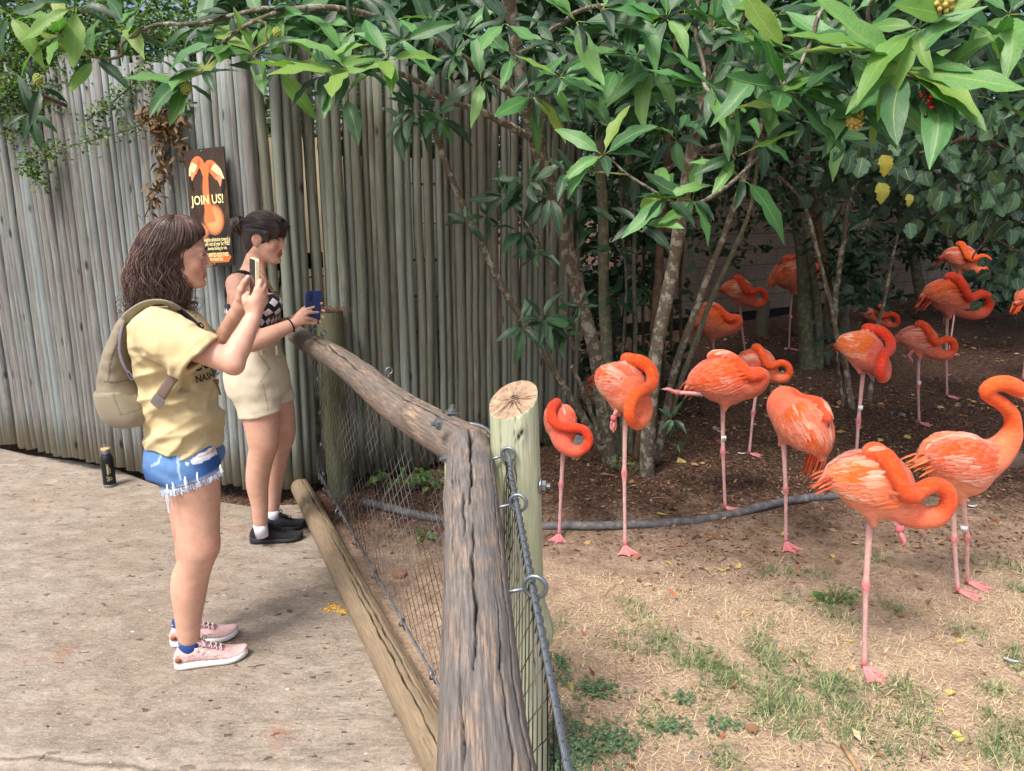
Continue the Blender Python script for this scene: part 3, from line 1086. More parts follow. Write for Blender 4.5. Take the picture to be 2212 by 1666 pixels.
rope([RAIL[1] + (-0.03, 0.085, 0.055), RAIL[1] + (0.045, 0.03, 0.055)] + [C0 + (C1 - C0) * f_ + (0, 0, z_) for f_, z_ in ((0.06, 0.008), (0.12, 0.0), (0.2, 0.004), (0.3, 0.0), (0.45, 0.003), (0.7, 0.0), (1.0, 0.0))], 0.0060, 85, rail, n=1000)
for yy in (1.955, 1.62, 1.235, 0.72, 0.2):
    f_ = (C0[1] - yy) / (C0[1] - C1[1])
    p_ = C0 + (C1 - C0) * f_
    eye_bolt(p_ + np.array((0.004, 0, 0.004)), (1.0, -0.25, 0.35), rail, R_=0.019 if yy > 1.3 else 0.02)
rope([cB0 + (0.0, 0.05, 0.0), cB1 + (0.04, -0.1, 0)], 0.005, 90, rail, n=800)
for f_ in (0.02, 0.14, 0.27, 0.42, 0.56, 0.72, 0.86):
    p_ = cB0 + (cB1 - cB0) * f_
    eye_bolt(p_ + np.array((-0.004, 0, 0.004)), (-0.2, -0.3, 1.0), rail, R_=0.014, r=0.0036, shank=0.03)
rope([cA0 + (-0.0, 0.03, 0.02), np.array((-1.10, 4.30, 0.6)), cB0 + (-0.02, 0.05, 0.02)], 0.004, 30, rail, n=260)
for z_ in (0.9, 0.72, 0.52, 0.33, 0.15):
    eye_bolt(np.array((-1.105, 4.26, z_)), (-0.2, -1, 0.1), rail, R_=0.01, r=0.003, shank=0.03)
for f_ in (0.08, 0.17, 0.62):
    p_ = RAIL[0] + (RAIL[1] - RAIL[0]) * f_
    eye_bolt(p_ + np.array((0.045, 0.02, 0.064)), (0.15, 0.1, 1), rail, R_=0.013, r=0.0035, shank=0.02)
# lacing wire round the near wire rope
mb = MB()
for k in range(60):
    y0 = 2.02 - k * 0.034
    f_ = (C0[1] - y0) / (C0[1] - C1[1])
    p_ = C0 + (C1 - C0) * f_
    q = [p_ + np.array(o) for o in ((-0.004, 0.004, 0.009), (0.008, -0.004, 0.004), (0.004, -0.012, -0.010), (-0.003, -0.03, -0.028), (0.0, -0.034, -0.004))]
    mb.tube(spline(q, 9), 0.0012, 4, cap=False)
tag(mb.obj('lacing_wire', M_DSTEEL, rail), kind='stuff')


def hex_bolt(p, axis, parent, r=0.014, h=0.012):
    axis = np.asarray(axis, float)
    axis /= np.linalg.norm(axis)
    mb = MB()
    p = np.asarray(p, float)
    mb.tube([p, p + axis * 0.003], r * 1.6, 16)
    mb.tube([p + axis * 0.0035, p + axis * h], r, 6)
    mb.tube([p + axis * h, p + axis * (h + 0.012)], r * 0.5, 8)
    return mb.obj('bolt', M_STEEL, parent, smooth=False)


hex_bolt(P(985, 905, 2.15) + (-0.045, -0.05, -0.0), (-1, -0.7, 0.1), rail, 0.012)
hex_bolt(P(968, 990, 2.05), (-1, -0.5, 0), rail, 0.012)
hex_bolt(np.array((PT[0] + 0.082, PT[1] - 0.02, 0.93)), (1, -0.15, 0), rail, 0.015, 0.016)
hex_bolt(RAIL[1] + (-0.06, 0.16, 0.066), (0.1, 0, 1), rail, 0.013)

# ------------------------------------------------------------------ border pipe
M_PIPE = NT('border_pipe')
_v = M_PIPE.coord()
_n = M_PIPE.noise(_v, 26, 6, 0.7)
M_PIPE = M_PIPE.fin(M_PIPE.ramp(_n, [(0.3, srgb(62, 63, 66)), (0.55, srgb(100, 100, 102)), (0.7, srgb(136, 122, 108))]), 0.6, M_PIPE.bump(_n, 0.4, 0.004))
pp = [(-0.86, 4.16), (-0.6, 4.0), (-0.2, 3.87), (0.2, 3.82), (0.55, 3.80), (0.9, 3.86), (1.25, 3.99), (1.6, 4.16), (2.0, 4.26), (2.5, 4.3)]
q = spline(np.array(pp), 620)
z = np.array([gzf(a, b) for a, b in q]) + 0.014 + 0.008 * np.sin(np.arange(620) * 0.03)
d_ = np.r_[0, np.cumsum(np.linalg.norm(np.diff(q, axis=0), axis=1))]
rad_ = 0.024 + 0.0012 * np.sin(d_ * 2 * PI / 0.012)
rad_ = np.where((d_ % 0.9) < 0.03, 0.028, rad_)
tag(MB().tube(np.c_[q, z], rad_, 14).obj('border_pipe', M_PIPE), 'long black corrugated pipe edging the mulch bed under the flamingos', 'pipe')
# ------------------------------------------------------------------ flamingos
def feather_mat(name, sc_=(26, 26, 60)):
    m = NT(name)
    v = m.coord(scale=(0.35, 1, 1))
    n = m.noise(v, 85, 6, 0.7, 0.3)
    n2 = m.noise(m.coord(), 9, 4)
    n3 = m.noise(m.coord(), 320, 4, 0.7)
    b = m.attr('Col')
    b = m.mix(m.ramp(n, [(0.35, 0.30), (0.55, 0.0)]), b, (0.36, 0.06, 0.012))
    b = m.mix(m.ramp(n, [(0.52, 0.0), (0.78, 0.32)]), b, (0.92, 0.44, 0.30))
    b = m.hsv(b, v=m.ramp(n2, [(0.3, 0.9), (0.7, 1.06)]))
    b = m.hsv(b, h=m.math('MULTIPLY_ADD', m.rnd(), 0.016, 0.492), v=m.math('MULTIPLY_ADD', m.rnd(), 0.16, 0.90))
    return m.fin(b, 0.75, m.bump(m.math('ADD', n, m.math('MULTIPLY', n3, 0.8)), 0.7, 0.004), spec=0.12, Sheen_Weight=0.15)


M_FEATHER = feather_mat('flamingo_plumage')
M_BAND = plain('leg_band', srgb(232, 234, 232), 0.5, var=0.02)
M_INK = plain('black_ink', srgb(22, 22, 24), 0.6, var=0.05)

C_DEEP = np.array((0.80, 0.088, 0.018))      # neck, scarlet orange
C_BODY = np.array((0.79, 0.180, 0.092))
C_PALE = np.array((0.82, 0.34, 0.23))
C_LEG = np.array((0.62, 0.38, 0.38))
C_JOINT = np.array((0.64, 0.17, 0.20))
C_WHITE = np.array((0.84, 0.47, 0.35))


def smooth01(x):
    x = np.clip(x, 0, 1)
    return x * x * (3 - 2 * x)


def web_foot(mb, p, yaw, size=1.0):
    """three webbed toes flat on the ground at p"""
    p = np.asarray(p, float)
    L_ = 0.104 * size
    tips, ang = [], (0.62, 0.0, -0.62)
    for i, a in enumerate(ang):
        d = np.array((math.cos(yaw + a), math.sin(yaw + a), 0))
        l = L_ * (1.0 if i == 1 else 0.9)
        pts = [p + (0, 0, 0.020 * size), p + d * l * 0.35 + (0, 0, 0.011 * size), p + d * l * 0.7 + (0, 0, 0.006 * size), p + d * l + (0, 0, 0.003)]
        mb.tube(spline(pts, 8), np.linspace(0.0085, 0.0042, 8) * size, 7, c=C_JOINT * 0.9 + 0.1)
        tips.append(p + d * l * 0.93)
    # webs: thick scalloped sheets between the toes
    for i in (0, 1):
        a, b = tips[i], tips[i + 1]
        V = []
        for layer, zz in ((0, 0.0065), (1, 0.002)):
            V.append(p + (0, 0, 0.014 * size if layer == 0 else 0.003))
            for k in range(7):
                t = k / 6
                q = a * (1 - t) + b * t
                q = q + (p - q) * (0.07 * math.sin(PI * t))
                V.append(np.array((q[0], q[1], p[2] + zz + 0.001 * math.sin(PI * t))))
        F = []
        for k in range(6):
            F.append((0, k + 1, k + 2))
            F.append((8, 8 + k + 2, 8 + k + 1))
            F.append((k + 1, 8 + k + 1, 8 + k + 2, k + 2))
        mb.add(V, F, np.array((0.66, 0.19, 0.19)))
    d = np.array((-math.cos(yaw), -math.sin(yaw), 0))
    mb.tube([p + (0, 0, 0.02 * size), p + d * 0.016 * size + (0, 0, 0.012)], [0.007 * size, 0.003 * size], 6, c=C_JOINT)


def hung_foot(mb, p, d, size=1.0):
    """closed toes hanging from ankle point p along d"""
    d = np.asarray(d, float)
    d /= np.linalg.norm(d)
    side = np.cross(d, (0, 0, 1.0))
    if np.linalg.norm(side) < 0.2:
        side = np.array((0.6, 0.8, 0))
    side /= np.linalg.norm(side)
    up = np.cross(side, d)
    for i, s_ in enumerate((-1, 0, 1)):
        pts = [p, p + d * 0.022 * size + side * 0.008 * s_, p + d * 0.05 * size + side * 0.011 * s_ + up * 0.006, p + d * (0.082 if s_ == 0 else 0.07) * size + side * 0.007 * s_ - up * 0.004]
        mb.tube(spline(pts, 9), np.array([0.0095, 0.010, 0.0095, 0.009, 0.008, 0.0075, 0.0065, 0.005, 0.003]) * size, 7, c=np.array((0.62, 0.24, 0.25)))
    web = [p + d * 0.015, p + d * 0.04, p + d * 0.062]
    mb.tube(web, np.array([0.012, 0.012, 0.006]) * size, 8, c=np.array((0.60, 0.22, 0.24)), flat=0.5)


def leg(mb, hip, foot, r=1.0, joint=0.50, bend=0.0, twist=0.0):
    hip, foot = np.asarray(hip, float), np.asarray(foot, float)
    j = hip + (foot - hip) * joint + np.array((bend, 0, 0))
    L_ = np.linalg.norm(foot - hip)
    n = 40
    t = np.linspace(0, 1, n)
    c = np.where(t[:, None] < joint, hip + (j - hip) * (t / joint)[:, None], j + (foot - j) * ((t - joint) / (1 - joint))[:, None])
    rad = np.interp(t, [0, 0.06, 0.25, joint - 0.05, joint, joint + 0.06, 0.75, 0.95, 1], [0.023, 0.016, 0.0128, 0.0118, 0.0195, 0.0110, 0.0096, 0.0110, 0.0125]) * r
    bulge = np.exp(-((t - joint) / 0.035) ** 2)
    rad = np.maximum(rad, 0.0185 * r * bulge)
    cc = C_LEG[None, :] * (1 - 0) + (C_JOINT - C_LEG)[None, :] * np.clip(bulge * 1.1 + np.exp(-((1 - t) / 0.05) ** 2), 0, 1)[:, None]
    cc = cc + (np.array((0.72, 0.50, 0.44)) - cc) * (0.45 * np.exp(-((t - joint * 0.55) / 0.16) ** 2))[:, None]
    V, F = tube_geo(c, rad, 10)
    mb.add(V, F, np.repeat(cc, 10, 0))
    return j


def bezier_cols(n):
    return None


# neck paths in bird space: x towards the chest, y left, z up, origin at the body centre
POSES = {
    # loop lies on the bird's right side (-y), S-curve up over the back, head under the scapulars
    'loop': dict(neck=[(0.08, 0.0, -0.055), (0.165, -0.004, -0.118), (0.240, -0.012, -0.148), (0.318, -0.022, -0.134), (0.358, -0.034, -0.070), (0.328, -0.046, 0.000), (0.255, -0.060, 0.026), (0.185, -0.088, 0.006), (0.135, -0.122, -0.006), (0.088, -0.142, 0.022), (0.045, -0.130, 0.090), (0.0, -0.090, 0.148), (-0.045, -0.045, 0.164)],
                 r=[0.105, 0.062, 0.039, 0.034, 0.033, 0.033, 0.033, 0.033, 0.033, 0.033, 0.034, 0.038, 0.034], pitch=0.14),
    # seen from the front: ring under the breast, neck rising past the shoulder
    'front': dict(neck=[(0.09, 0.0, -0.06), (0.170, 0.020, -0.118), (0.222, -0.015, -0.168), (0.252, -0.085, -0.182), (0.266, -0.150, -0.145), (0.270, -0.172, -0.075), (0.266, -0.135, -0.006), (0.255, -0.060, 0.018), (0.236, 0.022, 0.022), (0.205, 0.088, 0.055), (0.152, 0.114, 0.110), (0.080, 0.090, 0.156), (0.0, 0.035, 0.170)],
                  r=[0.105, 0.064, 0.043, 0.036, 0.037, 0.035, 0.035, 0.035, 0.035, 0.036, 0.038, 0.040, 0.036], pitch=0.16),
    # neck runs back along the spine, only a strap over the shoulder
    'strap': dict(neck=[(0.11, 0.0, -0.02), (0.19, -0.005, -0.015), (0.232, -0.03, 0.02), (0.215, -0.065, 0.045), (0.155, -0.095, 0.045), (0.10, -0.09, 0.085), (0.045, -0.06, 0.128), (-0.02, -0.025, 0.148), (-0.08, 0.0, 0.140)],
                  r=[0.10, 0.074, 0.050, 0.038, 0.034, 0.032, 0.033, 0.037, 0.034], pitch=-0.08),
    # neck up, then folded forward over itself, head turned back down
    'upright': dict(neck=[(0.10, 0.0, 0.00), (0.19, 0.0, 0.035), (0.245, -0.004, 0.095), (0.262, -0.008, 0.17), (0.235, -0.012, 0.245), (0.165, -0.020, 0.300), (0.100, -0.026, 0.335), (0.072, -0.036, 0.368), (0.100, -0.046, 0.398), (0.160, -0.048, 0.398), (0.220, -0.046, 0.372)],
                    r=[0.096, 0.066, 0.045, 0.036, 0.032, 0.030, 0.029, 0.030, 0.032, 0.036, 0.038], pitch=0.28),
    # resting high: tall narrow S at the front
    'tall': dict(neck=[(0.09, 0.0, -0.05), (0.165, -0.01, -0.100), (0.215, -0.045, -0.115), (0.225, -0.09, -0.080), (0.205, -0.115, -0.030), (0.190, -0.085, 0.010), (0.185, -0.02, 0.030), (0.165, 0.035, 0.075), (0.115, 0.035, 0.130), (0.045, 0.015, 0.155), (-0.02, 0.0, 0.150)],
                 r=[0.095, 0.066, 0.048, 0.040, 0.037, 0.036, 0.036, 0.036, 0.036, 0.038, 0.034], pitch=0.18),
}


_fields = {}


def fsample(S, p):
    q = (p - S.lo) / S.h
    i = np.clip(np.floor(q).astype(int), 0, S.n - 2)
    f = np.clip(q - i, 0, 1)
    r = 0
    for a in (0, 1):
        for b in (0, 1):
            for c in (0, 1):
                w = (f[:, 0] if a else 1 - f[:, 0]) * (f[:, 1] if b else 1 - f[:, 1]) * (f[:, 2] if c else 1 - f[:, 2])
                r = r + w * S.F[i[:, 0] + a, i[:, 1] + b, i[:, 2] + c]
    return r


def body_field(pose, h=0.0062, mirror=False, fat=1.0):
    p = POSES[pose]
    nk = np.array(p['neck'], float)
    nk[:, 0] = nk[:, 0] * 0.84 if pose != 'upright' else nk[:, 0] - 0.025
    if mirror:
        nk[:, 1] *= -1
    rr_ = np.array(p['r'])
    lo = np.minimum((-0.42, -0.20, -0.22), nk.min(0) - 0.08)
    hi = np.maximum((0.26, 0.20, 0.22), nk.max(0) + 0.08)
    S = SDF(lo, hi, h)
    pt = p['pitch']
    Rm = roty(pt)              # positive pitch lowers the chest
    def q(v):
        return Rm @ np.array(v, float)
    S.ell(q((-0.01, 0, 0.0)), (0.168, 0.120 * fat, 0.146), 0.0, rot=Rm)
    S.ell(q((0.045, 0, -0.03)), (0.108, 0.108 * fat, 0.122), 0.03, rot=Rm)
    S.ell(q((-0.10, 0, 0.012)), (0.122, 0.092, 0.088), 0.03, rot=Rm)
    for s_ in (-1, 1):         # folded wings
        S.ell(q((-0.038, 0.068 * s_, 0.018)), (0.152, 0.054, 0.108), 0.015, rot=Rm @ rotz(0.12 * s_))
    S.cone(q((-0.13, 0, 0.0)), q((-0.225, 0, -0.040)), 0.070, 0.026, 0.03)
    for s_ in (-1, 1):         # thighs
        S.ell(q((0.0, 0.035 * s_, -0.10)), (0.055, 0.036, 0.060), 0.02, rot=Rm)
        S.cone(q((0.0, 0.032 * s_, -0.115)), np.array((0.0, 0.03 * s_, -0.185)), 0.034, 0.016, 0.02)
    k = spline(np.hstack([nk, rr_[:, None]]), 44)
    for i in range(len(k) - 1):
        S.cone(k[i, :3], k[i + 1, :3], k[i, 3], k[i + 1, 3], 0.010 if i > 11 else 0.028)
    if pose != 'upright':
        S.ell(k[-1, :3], (0.052, 0.040, 0.042), 0.012)
    V, Q = S.mesh(1)
    _fields[(pose, mirror, fat)] = S
    # colour: deep on the neck, paler on belly and wing
    d = np.full(len(V), 9.0)
    tt = np.zeros(len(V))
    for i in range(9, len(k)):
        di = np.linalg.norm(V - k[i, :3], axis=1) - k[i, 3]
        m_ = di < d
        d[m_] = di[m_]
        tt[m_] = i
    neck = smooth01(1 - (d - 0.003) / 0.022) * smooth01((tt - 8) / 8)
    near_chest = smooth01((V @ Rm[:, 0] - 0.04) / 0.16)
    c = C_BODY + (C_PALE - C_BODY) * smooth01(0.5 + 3.0 * -V[:, 2])[:, None] * 0.55
    c = c + (C_DEEP * 0.6 + C_BODY * 0.4 - c) * near_chest[:, None] * 0.6
    c = c + (C_DEEP - c) * neck[:, None]
    tail = smooth01((-(V @ Rm[:, 0]) - 0.22) / 0.1)
    c = c + (np.array((0.78, 0.14, 0.05)) - c) * tail[:, None]
    vv = vnoise(V, 60)[:, None] * 0.06
    c = np.clip(c * (1 + vv), 0, 1)
    return V, Q, c, k, Rm


def feathers(mb, Rm, side, seed, warm=0.0, fat=1.0, S=None):
    rec = []
    """shingled scapular and wing feathers laid over one flank"""
    rs = np.random.default_rng(seed)
    a_, b_, c_ = 0.182, 0.131 * fat, 0.153
    ntheta = 13
    for ix, x in enumerate(np.linspace(-0.162, 0.098, 16)):
        for it in range(ntheta):
            th = (it + 0.5 * (ix % 2)) / ntheta * 1.95 + 0.02      # 0 = spine
            th += rs.normal(0, 0.03)
            xx = x + rs.normal(0, 0.006)
            s_ = math.sqrt(max(0.05, 1 - (xx / a_) ** 2))
            wide = 1 + 0.10 * math.sin(th) * (1 if xx < 0.06 else 0.3)
            p = np.array((xx, side * b_ * s_ * math.sin(th) * wide, c_ * s_ * math.cos(th)))
            n = np.array((xx / a_ ** 2, p[1] / b_ ** 2, p[2] / c_ ** 2))
            n /= np.linalg.norm(n)
            if xx < -0.05:
                p[1] *= 1 + 0.12 * (-xx - 0.05) / 0.15
            d = np.array((-1.0, -side * 0.10, -0.30 * math.sin(th)))
            d -= (d @ n) * n
            d /= np.linalg.norm(d)
            w = np.cross(n, d)
            L_ = rs.uniform(0.075, 0.115) * (1.35 if xx < -0.06 else 1.0)
            W_ = rs.uniform(0.0095, 0.0135)
            if xx < -0.1 and th > 1.3:
                L_ *= 1.2
            bend = rs.uniform(0.3, 1.0)
            rows = []
            for t in (0, 0.3, 0.6, 0.85, 1.0):
                ww = W_ * (0.55, 1.0, 0.95, 0.6, 0.06)[(0, 0.3, 0.6, 0.85, 1.0).index(t)]
                cpt = p + d * L_ * t + n * (0.0015 + 0.007 * t - 0.012 * t * t * bend - 0.20 * L_ * t * t * L_ / 0.1)
                for o_, lift in ((-1, -0.0022), (0, 0.0), (1, -0.0022)):
                    rows.append(cpt + w * ww * o_ + n * lift)
            Fq_ = [(r_ * 3 + k, r_ * 3 + k + 1, (r_ + 1) * 3 + k + 1, (r_ + 1) * 3 + k) for r_ in range(4) for k in range(2)]
            # colour: orange band across the shoulder coverts, salmon elsewhere, pale tips
            band = math.exp(-((th - 0.95) / 0.42) ** 2) * (0.35 + 0.65 * (xx > -0.14)) + warm
            pr = 0.5 + 0.42 * vnoise(np.array([[xx * 10, th * 3.2 * side, seed * 1.7]]), 1.0, 1.0)[0] + rs.normal(0, 0.09)
            if pr > 0.80 - 0.10 * (th < 0.5) and th < 2.0:
                c = C_WHITE
            elif pr < 0.04 + 0.66 * band:
                c = np.array((0.83, 0.125, 0.022))
            elif pr < 0.62:
                c = C_BODY * 1.02
            else:
                c = C_PALE
            c = c * rs.uniform(0.88, 1.08)
            cc = np.repeat([c * 0.86, c, c * 1.0, c * 0.75 + C_PALE * 0.28, c * 0.5 + C_WHITE * 0.5], 3, 0)
            cc[1::3] *= 0.93
            rec.append(((Rm @ np.array(rows).T).T, (Rm @ n), np.clip(cc, 0, 1)))
    A = np.stack([r_[0] for r_ in rec])
    N = np.stack([r_[1] for r_ in rec])[:, None, :].repeat(15, 1)
    lift = np.repeat(np.array((0.0005, 0.0025, 0.0042, 0.0055, 0.0065)), 3) + np.tile(np.array((-0.0016, 0.0006, -0.0016)), 5)
    for _ in range(6):
        d = fsample(S, A.reshape(-1, 3)).reshape(len(rec), 15)
        A = A + N * np.clip(lift - d, -0.02, 0.03)[..., None]
    # skip feathers that the neck lies on (the surface jumps out there)
    for r_, a in zip(rec, A):
        base_ = np.linalg.norm(a - r_[0], axis=1)
        if np.ptp(base_) > 0.024:
            continue
        mb.add(a, Fq_, r_[2])


def tail_feathers(mb, Rm, seed, droop=0.0, long=1.0):
    rs = np.random.default_rng(seed)
    for i in range(22 if droop < 0.85 else 40):
        s_ = rs.uniform(-1, 1)
        p = np.array((-0.13 - rs.uniform(0, 0.06), 0.055 * s_, rs.uniform(-0.035, 0.035)))
        d = np.array((-1.0, 0.06 * s_ + rs.normal(0, 0.035), -0.38 - droop + rs.normal(0, 0.05)))
        d /= np.linalg.norm(d)
        L_ = rs.uniform(0.08, 0.13) * long
        n = np.cross(d, (0, 1, 0))
        n /= np.linalg.norm(n)
        w = np.cross(n, d)
        W_ = rs.uniform(0.009, 0.014)
        rows = []
        for t, f_ in ((0, .6), (.3, 1), (.6, .95), (.85, .6), (1, .08)):
            cp = p + d * L_ * t - n * 0.03 * t * t * (1 if n[2] > 0 else -1)
            for o_ in (-1, 0, 1):
                rows.append(cp + w * W_ * f_ * o_ + n * (0 if o_ else 0.002))
        F = [(r_ * 3 + k, r_ * 3 + k + 1, (r_ + 1) * 3 + k + 1, (r_ + 1) * 3 + k) for r_ in range(4) for k in range(2)]
        c = (np.array((0.84, 0.17, 0.05)) if rs.uniform() < 0.6 else np.array((0.85, 0.27, 0.10))) * rs.uniform(0.85, 1.1)
        if droop > 0.5 and rs.uniform() < 0.7:
            c = np.array((0.80, 0.10, 0.03))
        mb.add((Rm @ np.array(rows).T).T, F, np.repeat([c, c, c, c * .9, c * .9], 3, 0))


_cache = {}


def flamingo(label, foot, body_v, yaw, pose='loop', mirror=False, scale=1.0, legs='one', second='hang', band=None, hide_tail=False, pitch=0.0, tail_droop=0.0, seed=1, footyaw=None, fat=1.0, tuft=False, legx=0.0, legy=None, zg=None, roll=0.0, up=None):
    """foot: ground point; body_v: height of the body centre above the ground"""
    scale = scale * 0.92
    x, y = foot[0], foot[1]
    z = gzf(x, y) if zg is None else zg
    t = thing('flamingo', label, 'flamingo', (x, y, z), yaw, 'flamingos resting in the yard')
    key = (pose, mirror, fat)
    if key not in _cache:
        _cache[key] = body_field(pose, 0.0058, mirror, fat)
    V, Q, c, k, Rm = _cache[key]
    R2 = rotx(roll) @ roty(pitch)
    bc = np.array((legx, 0, body_v))
    T = lambda p_: (R2 @ (np.asarray(p_, float) * scale).T).T + bc
    # body, neck and legs in one mesh
    mb = MB()
    hipz = body_v + (R2 @ np.array((0, 0, -0.14 * scale)))[2]
    ly = (0.03 if legy is None else legy) * scale
    lf = (footyaw if footyaw is not None else 0.0)
    if legs in ('one', 'two'):
        hip = T((0.0, 0.03 if ly > 0 else -0.03, -0.15))
        j = leg(mb, hip, (0, 0, 0.018), 0.86, joint=0.47, bend=-0.006)
        web_foot(mb, (0, 0, 0.0), lf, 0.55 + 0.5 * scale)
    if legs == 'two':
        hip2 = T((0.0, -0.032 if ly > 0 else 0.032, -0.15))
        f2 = np.array(second, float)
        leg(mb, hip2, f2 + (0, 0, 0.018), 0.86, joint=0.47, bend=0.012)
        web_foot(mb, f2, lf - 0.1, 0.55 + 0.5 * scale)
    elif legs == 'one' and second is not None:
        s2 = second
        for a, b in zip(s2[:-2], s2[1:-1]):
            mb.tube([T(a), T(b)], [0.013, 0.010], 9, c=C_LEG * 0.95)
        mb.tube([T(s2[-2]) - 0.012 * np.array((0, 0, 1)), T(s2[-2]) + 0.012 * np.array((0, 0, 1))], 0.015, 9, c=C_JOINT)
        if s2[-1] is not None:
            hung_foot(mb, T(s2[-2]), R2 @ np.array(s2[-1], float), 1.15 * scale)
    Vw = T(V)
    lv, lf_, lc = (np.concatenate(mb.v), mb.f, np.concatenate(mb.c)) if mb.v else (np.zeros((0, 3)), [], np.zeros((0, 3)))
    nV = len(Vw)
    Fl = []
    for f_ in lf_:
        if len(f_) == 4:
            Fl.append(f_)
        elif len(f_) == 3:
            Fl.append((f_[0], f_[1], f_[2], f_[2]))
        else:
            for a in range(1, len(f_) - 1, 2):
                Fl.append((f_[0], f_[a], f_[a + 1], f_[min(a + 2, len(f_) - 1)]))
    allF = [tuple(q_) for q_ in Q.tolist()] + [tuple(dict.fromkeys(int(i) + nV for i in f_)) for f_ in Fl]
    allF = [f_ for f_ in allF if len(f_) >= 3]
    me = bpy.data.meshes.new('body')
    Va = np.concatenate([Vw, lv])
    me.from_pydata(Va.tolist(), [], allF)
    me.update()
    ca = me.color_attributes.new('Col', 'FLOAT_COLOR', 'POINT')
    cc = np.ones((len(Va), 4), np.float32)
    cc[:, :3] = np.concatenate([c, lc])
    ca.data.foreach_set('color', cc.ravel())
    me.materials.append(M_FEATHER)
    me.polygons.foreach_set('use_smooth', np.ones(len(me.polygons), bool))
    ob('body', me, t)
    for s_ in (-1, 1):
        w = MB()
        feathers(w, Rm, s_, seed * 7 + s_, warm=0.15 * ((seed % 3) - 0.5), fat=fat, S=_fields[key])
        for i in range(len(w.v)):
            w.v[i] = T(w.v[i])
        w.obj('wing', M_FEATHER, t, colors=True)
    if not hide_tail:
        w = MB()
        tail_feathers(w, Rm, seed + 50, tail_droop, 1.0 + 0.45 * (tail_droop > 0.5) + 0.35 * (tail_droop > 0.85))
        for i in range(len(w.v)):
            w.v[i] = T(w.v[i])
        w.obj('tail', M_FEATHER, t, colors=True)
    if pose == 'upright':
        hd = MB()
        e = k[-1, :3]
        Sh = SDF(e + (-0.08, -0.07, -0.17), e + (0.17, 0.07, 0.07), 0.0034)
        d = np.array((0.80, 0.02, -0.58))
        d /= np.linalg.norm(d)
        p1 = e + d * 0.050
        Sh.ell(e + d * 0.012, (0.044, 0.030, 0.034), 0.0, rot=np.stack([d, (0, 1, 0), np.cross(d, (0, 1, 0))], 1))
        Sh.cone(e + d * 0.02, p1, 0.029, 0.019, 0.014)
        pts = [p1, p1 + np.array((0.026, 0, -0.028)), p1 + np.array((0.032, 0, -0.062)), p1 + np.array((0.018, 0, -0.096))]
        q_ = spline(np.hstack([pts, [[0.019], [0.0185], [0.0155], [0.004]]]), 12)
        for a in range(11):
            Sh.cone(q_[a, :3], q_[a + 1, :3], q_[a, 3], q_[a + 1, 3], 0.006)
        HV, HQ = Sh.mesh(1)
        dist = (HV - e) @ d
        bend = (HV - p1) @ np.array((0.2, 0, -0.98))
        hc = np.repeat(C_DEEP[None], len(HV), 0) * 1.02
        white = (dist > 0.032) & (bend < 0.022)
        hc[white] = (0.80, 0.70, 0.66)
        hc[(bend >= 0.008) & (dist > 0.03)] = (0.78, 0.30, 0.16)
        hc[bend > 0.046] = (0.02, 0.02, 0.025)
        me2 = np_mesh('head', T(HV), HQ, M_FEATHER, cols=hc)
        hob = ob('head', me2, t)
        for s_ in (-1, 1):
            th = np.linspace(0, 2 * PI, 13)
            ctr = e + d * 0.024 + np.array((0.004, 0.0265 * s_, 0.006))
            ev = MB().add(*sphere_geo(T(ctr), 0.0052), c=(0.85, 0.7, 0.25)).add(*sphere_geo(T(ctr + (0, 0.0022 * s_, 0)), 0.0036), c=(0.01, 0.01, 0.01))
            ev.obj('eye', plain_col('eye_gloss'), t, colors=True)
    if tuft:
        pass
    if band:
        txt, frac, on = band
        hip = T((0.0, 0.03 if ly > 0 else -0.03, -0.15)) if on == 1 else T((0.0, -0.032 if ly > 0 else 0.032, -0.15))
        ft = np.array((0, 0, 0.018)) if on == 1 else np.array(second, float) + (0, 0, 0.018)
        ctr = hip + (ft - hip) * frac
        ax = (ft - hip) / np.linalg.norm(ft - hip)
        b = MB().tube([ctr - ax * 0.0125, ctr + ax * 0.0125], 0.0142, 18).obj('leg_band', M_BAND, t)
        if txt:
            ink_text(b, txt, T, ctr, ax, yaw)
    return t


def sphere_geo(c, r, nu=12, nv=8):
    V, F = [], []
    for j in range(nv + 1):
        ph = PI * j / nv
        for i in range(nu):
            a = 2 * PI * i / nu
            V.append((c[0] + r * math.sin(ph) * math.cos(a), c[1] + r * math.sin(ph) * math.sin(a), c[2] + r * math.cos(ph)))
    for j in range(nv):
        for i in range(nu):
            F.append((j * nu + i, (j + 1) * nu + i, (j + 1) * nu + (i + 1) % nu, j * nu + (i + 1) % nu))
    return np.array(V), F


_pc = {}


def plain_col(name, rough=0.15, spec=0.6, **kw):
    if name not in _pc:
        m = NT(name)
        _pc[name] = m.fin(m.attr('Col'), rough, spec=spec, **kw)
    return _pc[name]


def text_geo(s_, size=1.0, font_shear=0.0, bold=0.0, spacing=1.0):
    """flat lettering as mesh arrays, centred on x, baseline at y=0"""
    cu = bpy.data.curves.new('lettering', 'FONT')
    cu.body = s_
    cu.size = size
    cu.align_x = 'CENTER'
    cu.offset = bold
    cu.shear = font_shear
    cu.space_character = spacing
    cu.resolution_u = 3
    o = bpy.data.objects.new('lettering', cu)
    col.objects.link(o)
    dg = bpy.context.evaluated_depsgraph_get()
    me = bpy.data.meshes.new_from_object(o.evaluated_get(dg))
    V = np.array([v.co[:] for v in me.vertices])
    F = [tuple(p.vertices) for p in me.polygons]
    bpy.data.objects.remove(o)
    bpy.data.curves.remove(cu)
    bpy.data.meshes.remove(me)
    return V, F


